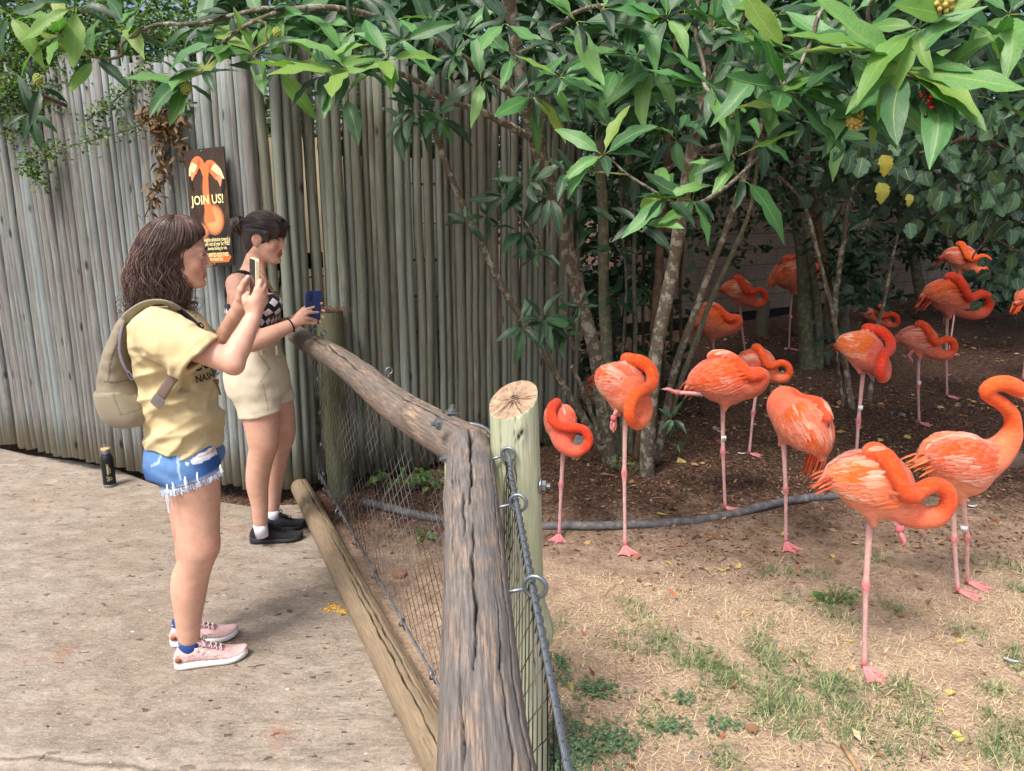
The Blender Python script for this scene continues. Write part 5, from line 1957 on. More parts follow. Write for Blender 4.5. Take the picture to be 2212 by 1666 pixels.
        for (u0, v0, u1, v1) in ((345, 940, 342, 1000), (342, 1000, 326, 1008), (372, 950, 392, 1035)):
            a, b = P(u0, v0, 2.49), P(u1, v1, 2.49)
            ab = (b - a)[[0, 2]]
            pr = V[:, [0, 2]] - a[[0, 2]]
            tt_ = np.clip((pr @ ab) / (ab @ ab), 0, 1)
            ds = np.linalg.norm(pr - tt_[:, None] * ab, axis=1)
            m = (ds < 0.004) & (V[:, 1] < 2.66)
            c[m] = srgb(150, 182, 218)
        return c
    sh_ = ob('shorts', to_mesh('shorts', D_, M_DENIM, org, denim_col), t)
    # frayed threads
    rs = np.random.default_rng(4)
    mb = MB()
    pl = np.array((dn[2], 0, -dn[0]))
    for i in range(210):
        u_ = rs.uniform(0, 1)
        a0 = rs.uniform(PI * 0.95, PI * 2.05)
        cen = P(404 + 10 * 1, 1030, 2.573)
        base_ = cen + np.array((math.cos(a0) * 0.104, math.sin(a0) * 0.104, 0))
        base_ = base_ - pl * ((base_ - k1) @ pl)
        l = rs.uniform(0.006, 0.020)
        e = base_ + np.array((rs.normal(0, 0.006), rs.normal(0, 0.004), -l))
        mb.tube(np.array([base_ + (0, 0, 0.004), (base_ + e) / 2 + rs.normal(0, 0.002, 3), e]) - org, 0.0013, 3, cap=False, c=srgb(190, 206, 228))
    for (u_, v0, v1, w_) in ((361, 1046, 1108, 4), (372, 1042, 1072, 5), (400, 1030, 1056, 6), (425, 1020, 1045, 3), (476, 1004, 1024, 5)):
        for k_ in range(w_):
            a = P(u_ + rs.normal(0, 1.0), v0, 2.48 if u_ < 470 else 2.53)
            b = P(u_ + rs.normal(4, 1.4), v1 - rs.uniform(0, 6), 2.475 if u_ < 470 else 2.53)
            mb.tube(spline([a, (a + b) / 2 + rs.normal(0, 0.003, 3), b], 8) - org, 0.0018, 4, cap=False, c=srgb(226, 232, 242))
    mb.obj('frayed_threads', M_DENIM, sh_, colors=True)

    # socks and sneakers
    M_SOLE = plain('white_rubber', srgb(226, 228, 224), 0.6, var=0.08, sc_=30)
    M_CANV = cloth_mat('pink_canvas', 500, 0.6, 0.9, 0.1, 0.12, 50)
    pk = np.array(srgb(196, 164, 162))
    for (hu, hv, tu, tv, au, av, Ya) in ((378, 1441, 536, 1415, 409, 1388, 2.585), (369, 1392, 515, 1372, 394, 1345, 2.74)):
        he, to = G(hu, hv), G(tu, tv)
        s0 = shoe(t, org, he + (0, 0, 0.0), to, 'shoe', pk, (0.8, 0.8, 0.8), M_SOLE, M_CANV, H=0.080, sole_h=0.030, W=0.049, lace_c=np.array(srgb(206, 180, 182)))
        a = P(au, av + 22, Ya)
        b = P(au, av - 4, Ya)
        sk = MB()
        q_ = np.array([a + (0.012, 0, -0.030), a + (0.004, 0, -0.005), (a + b) / 2, b])
        sk.tube(q_, [0.035, 0.037, 0.0375, 0.0390], 22, c=srgb(40, 66, 118))
        rs2 = np.random.default_rng(6)
        for k_ in range(5):
            w0 = b + np.array((-0.030 + 0.010 * k_, -0.029 - 0.0025 * math.sin(k_), -0.004))
            sk.tube(spline([w0, w0 + (0.004, -0.002, 0.003), w0 + (0.009, 0, -0.002)], 5), 0.0016, 4, c=srgb(190, 204, 226))
        V_ = np.concatenate(sk.v) - org
        ob('sock', np_mesh('sock', V_, sk.f, M_CLOTH, cols=np.concatenate(sk.c)), t)
        # leather tab and raw canvas edges on the shoe
        d = nrm(to - he)
        w = np.array((d[1], -d[0], 0))
        det = MB()
        Mx = np.eye(4)
        Mx[:3, 0], Mx[:3, 1], Mx[:3, 2] = d, w, (0, 0, 1)
        Mx[:3, 3] = he + d * 0.008 + w * 0.034 - org
        det.box((0.0, -0.004, 0.036), (0.020, 0.0055, 0.050), c=srgb(146, 92, 62), M=Mx)
        for k_ in range(26):
            x0 = rs2.uniform(0.05, 0.75)
            hgt = rs2.uniform(0.036, 0.060) * np.interp(x0, [0, 0.5, 1], [1, 0.9, 0.55])
            wd = 0.047 * np.interp(x0, [0, .12, .3, .5, .7, 1], [.6, .80, .80, .86, 1, .5]) * (1.03 - 0.14 * hgt / 0.08)
            p0 = he + d * x0 * 0.25 + w * wd + (0, 0, hgt) - org
            det.tube(spline([p0, p0 + d * rs2.uniform(-.012, .012) + (0, 0, rs2.uniform(-.012, .012)) * np.array((1, 1, 1.0)), p0 + d * rs2.uniform(-.02, .02)], 5), 0.0011, 3, cap=False, c=srgb(222, 196, 192))
        for k_ in range(4):
            x0 = 0.33 + 0.085 * k_
            p0 = he + d * x0 * 0.25 + w * (0.036 - 0.002 * k_) + (0, 0, 0.078 - 0.012 * k_) - org
            th_ = np.linspace(0, 2 * PI, 9)
            ring = p0 + 0.0048 * (np.cos(th_)[:, None] * d + np.sin(th_)[:, None] * np.array((0, 0, 1.0)))
            det.tube(ring, 0.0016, 5, cap=False, c=(0.85, 0.85, 0.86))
        ob('trim', np_mesh('trim', np.concatenate(det.v), det.f, M_CANV, cols=np.concatenate(det.c)), s0)

    # hair: volume plus strands
    Yh = 2.70
    XH = lambda u, v: P(u, v, Yh)[0]
    zh = lambda v: P(370, v, Yh)[2]
    hs = [(466, 366, 394, .030), (470, 352, 408, .048), (480, 328, 425, .070), (500, 308, 438, .084), (522, 298, 436, .092), (545, 294, 417, .095), (571, 287, 408, .098), (600, 284, 409, .099), (630, 287, 413, .097), (650, 297, 412, .088), (664, 314, 406, .075)]
    H_ = SDF((XH(255, 600), 2.55, zh(690)), (XH(460, 600), 2.85, zh(455)), 0.0045)
    hsec = [(zh(v), XH((a + b) / 2, v), Yh, (XH(b, v) - XH(a, v)) / 2 - 0.006, ry - 0.006) for v, a, b, ry in hs]
    H_.loft(hsec, 0.0)
    # keep the face free
    fc = hc + Rm @ np.array((0.105, 0, -0.05))
    H_.ell(hc + Rm @ np.array((0.108, 0, -0.035)), (0.066, 0.085, 0.112), 0.004, 'sub', Rm)
    H_.plane_cut(P(427, 529, Yh), (0.74, 0, -0.67), lo=(XH(400, 600), 2.5, zh(556)), hi=(XH(470, 600), 2.9, zh(492)))
    H_.displace(lambda p_: 0.004 * vnoise(p_ * np.array((60, 60, 8)), 1.0))
    Vh, Qh = H_.mesh(1)
    hcv = np.repeat(hcol[None], len(Vh), 0) * (1 + 0.35 * vnoise(Vh * np.array((60, 60, 6)), 1.5))[:, None]
    hair = ob('hair', np_mesh('hair', Vh - org, Qh, M_HAIR, cols=np.clip(hcv, 0.005, 1)), t)
    rs = np.random.default_rng(12)
    mb = MB()
    q = np.array(sorted(hsec))
    sp = spline(q[:, 1:], 241)
    zsp = np.interp(np.linspace(0, len(q) - 1, 241), np.arange(len(q)), q[:, 0])
    ztop, zbot = q[-1, 0], q[0, 0]
    part = hc + np.array((0.03, 0, 0.118))
    for i in range(2300):
        phi = rs.uniform(0, 2 * PI)
        off = rs.uniform(-0.002, 0.010)
        n = 26
        t1 = rs.uniform(0.78, 1.02) if rs.uniform() < 0.8 else rs.uniform(0.5, 0.8)
        t0 = 0 if rs.uniform() < 0.6 else rs.uniform(0, 0.35)
        tt_ = np.linspace(t0, t1, n)
        zq = ztop + (zbot - ztop) * np.clip(tt_, 0, 1) ** 1.35
        cx = np.interp(zq, zsp, sp[:, 0])
        cy = np.interp(zq, zsp, sp[:, 1])
        rx = np.interp(zq, zsp, sp[:, 2])
        ry = np.interp(zq, zsp, sp[:, 3])
        wv = np.clip((tt_ - 0.3) / 0.5, 0, 1)
        fr, ph = rs.uniform(16, 30), rs.uniform(0, 6)
        am = rs.uniform(0.005, 0.016)
        a = phi + wv * am / 0.1 * np.sin(fr * tt_ + ph) + 0.35 * (tt_ - 0.5) * rs.normal(0, 0.3)
        o_ = off + wv * am * 0.8 * (np.cos(fr * tt_ + ph)) + 0.020 * wv * rs.uniform(-0.2, 1)
        pts = np.stack([cx + (rx + o_) * np.cos(a), cy + (ry + o_) * np.sin(a), zq + 0.002 * rs.normal()], 1)
        # drop strands that would cross the face
        L = (pts - hc) @ Rm
        bad = (L[:, 0] > 0.043) & (L[:, 2] < 0.028 + 0.95 * (L[:, 0] - 0.043))
        if bad.any():
            kx = np.argmax(bad)
            if kx < 6:
                continue
            pts = pts[:kx]
            n = kx
        r_ = rs.uniform(0.0006, 0.0014) * np.interp(np.linspace(0, 1, n), [0, .1, .8, 1], [.5, 1, 1, .25])
        c = hcol * rs.uniform(0.35, 1.5) + (np.array((0.24, 0.15, 0.12)) * rs.uniform(0, 0.8) if rs.uniform() < 0.45 else 0)
        mb.tube(pts - org, r_, 3, cap=False, c=c)
    # looser wavy locks breaking the outline
    for i in range(420):
        phi = rs.uniform(0, 2 * PI)
        n = 30
        tt_ = np.linspace(rs.uniform(0.1, 0.4), rs.uniform(0.9, 1.08), n)
        zq = ztop + (zbot - ztop) * tt_ ** 1.3
        zc_ = np.clip(zq, zbot, ztop)
        cx, cy, rx, ry = [np.interp(zc_, zsp, sp[:, k_]) for k_ in range(4)]
        g_ = np.linspace(0, 1, n)
        fr, ph, am = rs.uniform(14, 26), rs.uniform(0, 6), rs.uniform(0.004, 0.014)
        o_ = 0.004 + g_ * rs.uniform(0.0, 0.022) + am * g_ * np.sin(fr * tt_ + ph)
        a = phi + g_ * 0.12 * np.cos(fr * tt_ + ph) * am / 0.01
        pts = np.stack([cx + (rx + o_) * np.cos(a), cy + (ry + o_) * np.sin(a), zq], 1)
        L = (pts - hc) @ Rm
        bad = (L[:, 0] > 0.043) & (L[:, 2] < 0.028 + 0.95 * (L[:, 0] - 0.043))
        if bad.any():
            continue
        c = hcol * rs.uniform(0.6, 1.5) + np.array((0.22, 0.14, 0.11)) * rs.uniform(0, 0.6)
        mb.tube(pts - org, rs.uniform(0.0007, 0.0015) * np.interp(g_, [0, .1, .8, 1], [.3, 1, 1, .2]), 3, cap=False, c=c)
    # loose curls at the ends
    for i in range(200):
        a = rs.uniform(-2.9, 0.3) if rs.uniform() < 0.8 else rs.uniform(0, 6)
        sidex = rs.choice([-1, -1, 1])
        c0 = np.array((XH(rs.uniform(284, 330), 650) if sidex < 0 else XH(rs.uniform(370, 425), 650), Yh + rs.uniform(-0.10, 0.08), zh(rs.uniform(632, 668))))
        rr_ = rs.uniform(0.010, 0.024)
        th = np.linspace(0, rs.uniform(3.5, 8.5), 22) + rs.uniform(0, 6)
        ax1 = nrm(rs.normal(0, 1, 3) * (1, 0.3, 1))
        ax2 = nrm(np.cross(ax1, (rs.normal(0, 0.4), 1, rs.normal(0, 0.4))))
        g_ = np.linspace(1.2, 0.5, 22)
        pts = c0 + rr_ * g_[:, None] * (np.cos(th)[:, None] * ax1 + np.sin(th)[:, None] * ax2) + np.linspace(0, 1, 22)[:, None] * np.array((0, 0, -0.02))
        mb.tube(pts - org, rs.uniform(0.0007, 0.0013), 3, cap=False, c=hcol * rs.uniform(0.5, 1.8))
    mb.obj('hair_strands', M_HAIR, hair, colors=True)

    # print on the shirt front
    ink = plain('shirt_print', srgb(28, 27, 30), 0.8)
    for (txt, u, v, size, rz_, sh_r) in (('COME', 461, 797, 0.060, 0.0, 0.25), ('NASHVILLE', 462, 821, 0.034, 0, 0.0), ('P', 448, 722, 0.05, 0, 0)):
        V_, F_ = text_geo(txt, size, sh_r, bold=0.001)
        c0 = P(u, v, 2.60)
        zz = c0[2] + V_[:, 1]
        s0_ = V_[:, 0]
        # wrapped on the chest ellipse, reading from the wearer's right to left
        cx_ = np.interp(zz, [zc(v_) for v_, *_ in sec[::1]][::1], [0] * len(sec)) if False else None
        tors = sorted([(zc(v_), X((a + b) / 2, v_), (X(b, v_) - X(a, v_)) / 2, ry) for v_, a, b, ry in [(940, 326, 475, .176), (905, 318, 475, .168), (853, 302, 465, .160), (800, 288, 456, .168), (750, 279, 450, .176), (715, 280, 443, .178), (690, 288, 426, .165)]])
        tz = [q_[0] for q_ in tors]
        cx_ = np.interp(zz, tz, [q_[1] for q_ in tors])
        rx_ = np.interp(zz, tz, [q_[2] for q_ in tors])
        ry_ = np.interp(zz, tz, [q_[3] for q_ in tors])
        w_ = (s0_.max() - s0_.min())
        a_ = (s0_ - s0_.min() - w_ / 2) / 0.17 - 0.12
        W_ = np.stack([cx_ + (rx_ + 0.013) * np.cos(a_), Yc + (ry_ + 0.013) * np.sin(a_), zz], 1)
        ob('print', np_mesh('print', W_ - org, F_, ink, False), shirt)
    return t, org


TAN, TAN_ORG = person_tan()


def solid_phone(name, label, c, wv, hv, size, case_c, screen, cam_side):
    """rounded slab: w across, h up; thickness along their cross product"""
    wv, hv = nrm(wv), nrm(hv)
    hv = nrm(hv - (hv @ wv) * wv)
    nv = np.cross(wv, hv)
    W_, H_, D_ = size
    t = thing(name, label, 'phone', tuple(c))
    Mx = np.stack([wv, hv, nv], 1)
    def slab(W_, H_, D_, rad, z0, nseg=6, bev=0.0015):
        out = []
        for (cx, cy, a0) in ((1, 1, 0), (-1, 1, 90), (-1, -1, 180), (1, -1, 270)):
            for k in range(nseg + 1):
                a = R(a0 + 90 * k / nseg)
                out.append((cx * (W_ / 2 - rad) + rad * math.cos(a), cy * (H_ / 2 - rad) + rad * math.sin(a)))
        out = np.array(out)
        n = len(out)
        V, F = [], []
        for zz, sc_ in ((z0, 1 - bev * 2 / W_), (z0 + bev, 1), (z0 + D_ - bev, 1), (z0 + D_, 1 - bev * 2 / W_)):
            V += [(x * sc_, y * (1 - (1 - sc_) * W_ / H_), zz) for x, y in out]
        for r_ in range(3):
            F += [(r_ * n + j, r_ * n + (j + 1) % n, (r_ + 1) * n + (j + 1) % n, (r_ + 1) * n + j) for j in range(n)]
        F += [tuple(range(n - 1, -1, -1)), tuple(3 * n + j for j in range(n))]
        return np.array(V) @ Mx.T, F
    V, F = slab(W_, H_, D_, 0.011, -D_ / 2)
    ob('case', np_mesh('case', V, F, plain(name + '_case', case_c, 0.45, spec=0.4, var=0.03), False), t)
    V, F = slab(W_ - 0.007, H_ - 0.008, 0.0012, 0.008, -D_ / 2 - 0.0006)
    ob('screen', np_mesh('screen', V, F, plain(name + '_screen', screen, 0.12, spec=0.6, var=0.0, bump=0.0), False), t)
    V, F = slab(0.022, 0.036, 0.0025, 0.006, D_ / 2 - 0.0004)
    V = V + Mx @ np.array((-W_ / 2 + 0.020, H_ / 2 - 0.028, 0))
    ob('camera_module', np_mesh('camera_module', V, F, plain(name + '_cam', tuple(x * 0.5 for x in case_c), 0.4, var=0.02), False), t)
    lens = MB()
    for k in range(3):
        p0 = Mx @ np.array((-W_ / 2 + 0.020, H_ / 2 - 0.018 - 0.010 * k, D_ / 2 + 0.002))
        lens.tube([p0, p0 + nv * 0.0012], 0.004, 12)
    lens.obj('lens', plain('lens_glass', (0.006, 0.007, 0.01), 0.08, spec=0.8, var=0), t)
    b = MB()
    M4 = np.eye(4)
    M4[:3, :3] = Mx
    b.box((W_ / 2 - 0.0005, 0.012, -0.0018), (W_ / 2 + 0.0014, 0.034, 0.0018), M=M4)
    b.obj('button', plain(name + '_button', tuple(x * 0.8 for x in case_c), 0.4, var=0.02), t, smooth=False)
    return t


# screen faces the woman (-x); nv = w x h must point to +x (the back)
solid_phone('phone', 'phone in a cream case held upright by the woman in the tan shirt', P(550, 606, 2.600), (-0.54, 0.84, 0.03), (0.07, 0.0, 1.0), (0.074, 0.150, 0.013), srgb(214, 200, 164), (0.012, 0.014, 0.018), 1)


# ---- sling backpack
def backpack():
    org = P(290, 850, 2.64)
    t = thing('sling_backpack', 'khaki sling backpack on the back of the woman in the tan shirt', 'backpack', tuple(org))
    Yb = 2.585
    X = lambda u, v: P(u, v, Yb)[0]
    zc = lambda v: P(280, v, Yb)[2]
    B = SDF((X(215, 800), 2.42, zc(930)), (X(350, 800), 2.86, zc(660)), 0.0045)
    sec = [(914, 278, 312, .085), (906, 258, 330, .108), (890, 242, 332, .120), (860, 232, 318, .122), (820, 228, 298, .118), (780, 235, 288, .108), (740, 245, 287, .090), (700, 260, 287, .062), (682, 268, 284, .035)]
    B.loft([(zc(v), X((a + b) / 2, v), Yb, (X(b, v) - X(a, v)) / 2, ry) for v, a, b, ry in sec], 0.0, power=2.8)
    B.displace(lambda p_: 0.003 * vnoise(p_ * np.array((18, 10, 22)), 1.0) + 0.0012 * vnoise(p_, 70))
    kc = srgb(132, 124, 106)
    def colr(V):
        c = np.repeat(np.array(kc)[None], len(V), 0)
        for (u0, v0, u1, v1, w_, cc) in ((262, 700, 258, 760, .005, (98, 92, 104)), (258, 760, 284, 815, .005, (98, 92, 104)), (228, 824, 284, 830, .003, (96, 88, 72)), (252, 706, 238, 780, .0028, (98, 90, 74)), (238, 780, 236, 822, .0028, (98, 90, 74)), (275, 720, 281, 800, .0025, (98, 90, 74))):
            a, b = P(u0, v0, 2.48), P(u1, v1, 2.48)
            ab = (b - a)[[0, 2]]
            pr = V[:, [0, 2]] - a[[0, 2]]
            tt_ = np.clip((pr @ ab) / (ab @ ab), 0, 1)
            ds = np.linalg.norm(pr - tt_[:, None] * ab, axis=1)
            c[(ds < w_) & (V[:, 1] < 2.66)] = srgb(*cc)
        return c
    ob('bag', to_mesh('bag', B, M_LEATHER, org, colr), t)
    # lower pocket
    K = SDF((X(215, 800), 2.42, zc(930)), (X(350, 800), 2.86, zc(800)), 0.0045)
    sec = [(912, 276, 314, .088), (904, 254, 332, .114), (886, 238, 334, .127), (858, 227, 322, .130), (832, 225, 300, .126)]
    K.loft([(zc(v), X((a + b) / 2, v), Yb, (X(b, v) - X(a, v)) / 2, ry) for v, a, b, ry in sec], 0.0, power=2.8, endr=0.006)
    K.plane_cut(P(250, 824, Yb), (0.10, 0, 1.0))
    K.displace(lambda p_: 0.0025 * vnoise(p_ * np.array((22, 12, 20)), 1.0, 3.0))
    def colk(V):
        c = np.repeat(np.array(srgb(140, 132, 112))[None], len(V), 0)
        d = (V[:, 2] - P(250, 824, Yb)[2]) + 0.10 * (V[:, 0] - P(250, 824, Yb)[0])
        c[(d > -0.016) & (d < -0.012)] *= 0.8
        for (u0, v0, u1, v1) in ((237, 838, 262, 897), (262, 897, 322, 884), (322, 884, 304, 840)):
            a, b = P(u0, v0, 2.46), P(u1, v1, 2.46)
            ab = (b - a)[[0, 2]]
            pr = V[:, [0, 2]] - a[[0, 2]]
            tt_ = np.clip((pr @ ab) / (ab @ ab), 0, 1)
            c[(np.linalg.norm(pr - tt_[:, None] * ab, axis=1) < 0.0026) & (V[:, 1] < 2.62)] *= 0.72
        return c
    ob('pocket', to_mesh('pocket', K, M_LEATHER, org, colk), t)
    def ribbon(name, pts, w, th, c, upv, mat=M_LEATHER, n=30):
        q = spline(np.array(pts), n)
        V, F = tube_geo(q - org, w, 10, True, th / w, upv)
        return ob(name, np_mesh(name, V, F, mat, cols=np.repeat(np.array(c)[None], len(V), 0)), t)
    z_ = spline(np.array([P(265, 700, 2.515), P(259, 730, 2.493), P(259, 765, 2.478), P(270, 795, 2.470), P(285, 816, 2.478)]), 26)
    for i_ in range(26):                               # push the zip onto the bag surface
        x_, zz_ = z_[i_, 0], z_[i_, 2]
    MB().tube(z_ - org, 0.0055, 8, flat=0.6, up=(0, -1, 0)).obj('zip', plain('zip_tape', srgb(104, 98, 112), 0.5), t)
    th = np.linspace(0, PI, 14)
    c0 = P(278, 684, 2.60)
    hl = c0 + np.stack([-0.022 * np.sin(th) * 0.6, 0.018 * np.cos(th), 0.026 * np.sin(th)], 1)
    V, F = tube_geo(hl - org, 0.006, 8, True, 0.4)
    ob('handle', np_mesh('handle', V, F, M_LEATHER, cols=np.repeat(np.array(srgb(132, 122, 104))[None], len(V), 0)), t)
    # flap hanging behind
    ribbon('pull_tab', [P(244, 772, 2.55), P(235, 796, 2.53), P(220, 826, 2.52)], 0.012, 0.003, srgb(124, 114, 96), (0.8, -0.5, 0.3))
    # shoulder strap over the near shoulder and round the neck
    ribbon('shoulder_strap', [P(272, 705, 2.56), P(282, 682, 2.55), P(305, 662, 2.555), P(335, 652, 2.56), P(362, 655, 2.575), P(385, 668, 2.60)], 0.024, 0.007, srgb(138, 132, 116), (0.1, 0.4, 0.9))
    ribbon('chest_strap', [P(385, 668, 2.60), P(412, 690, 2.62), P(432, 712, 2.62), P(443, 735, 2.60)], 0.013, 0.003, srgb(28, 28, 30), (0.8, -0.4, 0.4))
    ribbon('lower_strap', [P(326, 884, 2.535), P(340, 866, 2.485), P(358, 838, 2.462), P(376, 812, 2.455), P(392, 790, 2.455)], 0.0185, 0.0025, srgb(122, 106, 96), (0.1, -1, 0.1))
    mb = MB()
    a, b = P(336, 876, 2.483), P(346, 860, 2.463)
    V, F = tube_geo([a - org, b - org], 0.022, 8, True, 0.25, (0.1, -1, 0.1))
    mb.add(V, F)
    mb.obj('buckle', plain('buckle_metal', srgb(150, 148, 146), 0.35, 0.6, 0.5), t, smooth=False)
    th = np.linspace(0, 2 * PI, 17)
    c0 = P(281, 812, 2.468)
    ring = c0 + np.stack([0.006 * np.cos(th) + 0.010 * np.sin(th) * 0.5, 0 * th, -0.014 * np.sin(th)], 1)
    MB().tube(ring - org, 0.0016, 6, cap=False).obj('zip_pull', M_STEEL, t)
    mb = MB()
    q = spline([P(226, 826, 2.55), P(228, 832, 2.535), P(231, 838, 2.53)], 5) - org
    mb.tube(q, 0.003, 5)
    mb.obj('orange_tag', plain('orange_tag', srgb(214, 96, 52), 0.8), t)
    q = spline([P(292, 818, 2.53), P(296, 819, 2.528), P(300, 822, 2.53)], 5) - org
    MB().tube(q, 0.003, 5).obj('orange_tag', bpy.data.materials['orange_tag'], t)
    return t


backpack()

# ---- key on a lanyard
org = P(462, 820, 2.62)
kt = thing('key_lanyard', 'brass key on a thin cord hanging in front of the tan shirt', 'key', tuple(org))
mb = MB()
mb.tube(spline([P(455, 795, 2.60), P(459, 806, 2.60), P(463, 815, 2.60)], 8) - org, 0.0018, 6)
mb.tube(spline([P(459, 796, 2.60), P(463, 806, 2.60), P(464, 815, 2.60)], 8) - org, 0.0018, 6)
mb.obj('cord', plain('cord', srgb(70, 72, 78), 0.7), kt)
mb = MB()
mb.tube([P(466, 820, 2.60) - org, P(469, 829, 2.60) - org], [0.010, 0.008], 12, flat=0.25, up=(0, 1, 0))
mb.tube([P(469, 829, 2.60) - org, P(476, 853, 2.60) - org], 0.0032, 6)
mb.obj('blade', plain('brass', srgb(120, 98, 60), 0.4, 0.8, 0.5), kt)


# ============================================================ woman with the hair bun
def person_bun():
    org = np.array((P(575, 1150, 3.66)[0], 3.66, 0.0))
    t = thing('person', 'woman with a bun, diamond patterned black top and beige shorts, at the railing', 'person', tuple(org))
    Yc = 3.67
    X = lambda u, v: P(u, v, Yc)[0]
    zc = lambda v: P(550, v, Yc)[2]
    lo, hi = (X(470, 700), 3.38, -0.002), (X(720, 700) + 0.02, 3.98, 1.74)
    S = SDF(lo, hi, 0.0045)
    # legs
    S.chain([P(550, 820, 3.60), P(560, 880, 3.59), P(567, 930, 3.58), P(569, 965, 3.575)], [0.098, 0.086, 0.072, 0.062], 0.02, n=12)
    S.chain([P(569, 965, 3.575), P(560, 1005, 3.585), P(556, 1045, 3.59), P(561, 1090, 3.595), P(563, 1136, 3.60)], [0.061, 0.057, 0.051, 0.039, 0.031], 0.012, n=16)
    S.ell(P(580, 958, 3.57), (0.03, 0.035, 0.042), 0.03)
    S.chain([P(580, 810, 3.77), P(598, 880, 3.78), P(606, 925, 3.78), P(606, 950, 3.78)], [0.095, 0.080, 0.068, 0.060], 0.02, n=12)
    S.chain([P(606, 950, 3.78), P(598, 990, 3.79), P(592, 1030, 3.80), P(590, 1070, 3.80), P(589, 1104, 3.80)], [0.058, 0.054, 0.048, 0.037, 0.030], 0.012, n=16)
    trunk = [(840, 500, 612, .155), (800, 496, 612, .165), (760, 500, 602, .145), (735, 504, 592, .125), (710, 502, 588, .125), (680, 498, 594, .138), (655, 495, 598, .145), (630, 495, 588, .15), (610, 500, 575, .14), (598, 512, 562, .085)]
    S.loft([(zc(v), X((a + b) / 2, v), Yc, (X(b, v) - X(a, v)) / 2, ry) for v, a, b, ry in trunk], 0.02)
    for y_ in (3.60, 3.75):
        S.ell(P(580, 656, y_), (0.055, 0.058, 0.055), 0.025)
        S.cone(P(545, 602, 3.67), P(512, 612, 3.545 if y_ < 3.65 else 3.80), 0.048, 0.045, 0.03)
    # neck, head
    hc = P(571, 517, 3.665)
    Rm0 = None
    S.cone(P(541, 600, 3.67), P(560, 545, 3.665), 0.054, 0.050, 0.025)
    S.cone(P(570, 612, 3.62), P(560, 560, 3.64), 0.018, 0.016, 0.02)
    Rm = head_sdf(S, hc, R(-8), R(6), 0.98)
    # right arm
    sh, el, wr = P(512, 617, 3.515), P(546, 742, 3.44), P(632, 701, 3.555)
    S.chain([sh, (sh + el) / 2, el], [0.048, 0.042, 0.038], 0.025, n=8)
    S.chain([el, el + (wr - el) * 0.35, el + (wr - el) * 0.75, wr], [0.037, 0.040, 0.030, 0.0245], 0.012, n=10)
    kn = [P(654, 673, 3.553), P(657, 680, 3.550), P(658, 688, 3.552), P(656, 696, 3.556)]
    for i, q_ in enumerate(kn):
        S.cone(wr + (q_ - wr) * 0.1, q_, 0.018, 0.0120, 0.010)
    tips = [[P(668, 667, 3.565), P(679, 663, 3.585)], [P(672, 675, 3.565), P(688, 675, 3.600)], [P(671, 689, 3.568), P(684, 692, 3.598)], [P(667, 698, 3.568), P(684, 699, 3.592)]]
    for q_, tp in zip(kn, tips):
        finger(S, [q_, (q_ + tp[0]) / 2 + (0, -0.006, 0.003)] + tp, 0.0100, 0.0070)
    finger(S, [P(642, 683, 3.575), P(654, 670, 3.60), P(664, 660, 3.62)], 0.014, 0.008, 0.006)
    # left arm
    sl_, el2, wr2 = P(540, 615, 3.83), P(572, 722, 3.88), P(648, 688, 3.70)
    S.chain([sl_, (sl_ + el2) / 2, el2], [0.047, 0.041, 0.037], 0.025, n=8)
    S.chain([el2, el2 + (wr2 - el2) * 0.35, el2 + (wr2 - el2) * 0.75, wr2], [0.036, 0.039, 0.029, 0.024], 0.012, n=10)
    kn2 = [P(682, 662, 3.665), P(684, 672, 3.663), P(683, 682, 3.662), P(680, 690, 3.662)]
    for q_ in kn2:
        S.cone(wr2 + (q_ - wr2) * 0.1, q_, 0.018, 0.0115, 0.010)
    for q_, tp in zip(kn2, ((696, 655), (701, 672), (700, 687), (692, 697))):
        e = P(tp[0], tp[1], 3.612)
        finger(S, [q_, (q_ + e) / 2 + (0.006, 0.004, 0.002), e], 0.0092, 0.0068)
    finger(S, [P(664, 682, 3.68), P(668, 668, 3.66), P(670, 656, 3.65)], 0.013, 0.008, 0.006)
    V, Q = S.mesh(1)
    C = np.ones((len(V), 3)) * 0.98
    head_colors(V, C, hc, Rm, 0.98, lips=(0.70, 0.34, 0.34))
    for kp in (P(580, 960, 3.56), P(616, 946, 3.77), el):
        k_ = np.exp(-((V - kp) ** 2).sum(1) / 0.035 ** 2)
        C *= 1 - k_[:, None] * np.array((0.0, 0.15, 0.18))
    ob('body', np_mesh('body', V - org, Q, M_SKIN, cols=C), t)
    hcol = np.array((0.022, 0.014, 0.013))
    face_parts(t, org, hc, Rm, 0.98, hcol)

    # knitted top with diamonds
    Tp = SDF((lo[0], 3.44, zc(730)), (X(625, 680), 3.92, zc(590)), 0.004)
    sec = [(722, 497, 592, .134), (710, 496, 592, .136), (685, 493, 599, .148), (665, 490, 603, .154), (650, 489, 602, .156), (625, 489, 592, .157)]
    Tp.loft([(zc(v), X((a + b) / 2, v), Yc, (X(b, v) - X(a, v)) / 2, ry) for v, a, b, ry in sec], 0.0)
    for y_ in (3.60, 3.75):
        Tp.ell(P(582, 657, y_), (0.060, 0.062, 0.060), 0.02)
    Tp.plane_cut(P(550, 713, Yc), (-0.06, 0, -1))
    a_, b_ = P(492, 655, Yc), P(592, 632, Yc)
    dn = nrm(b_ - a_)
    Tp.plane_cut((a_ + b_) / 2, (-dn[2], 0, dn[0]))
    Tp.cone(sh, el, 0.050, 0.045, 0.0, 'sub')
    Tp.displace(lambda p_: 0.0015 * vnoise(p_, 60))
    m = NT('diamond_knit')
    tc = m.n('TexCoord')
    sep = m.n('SeparateXYZ')
    m.L(tc.outputs['UV'], sep.inputs[0])
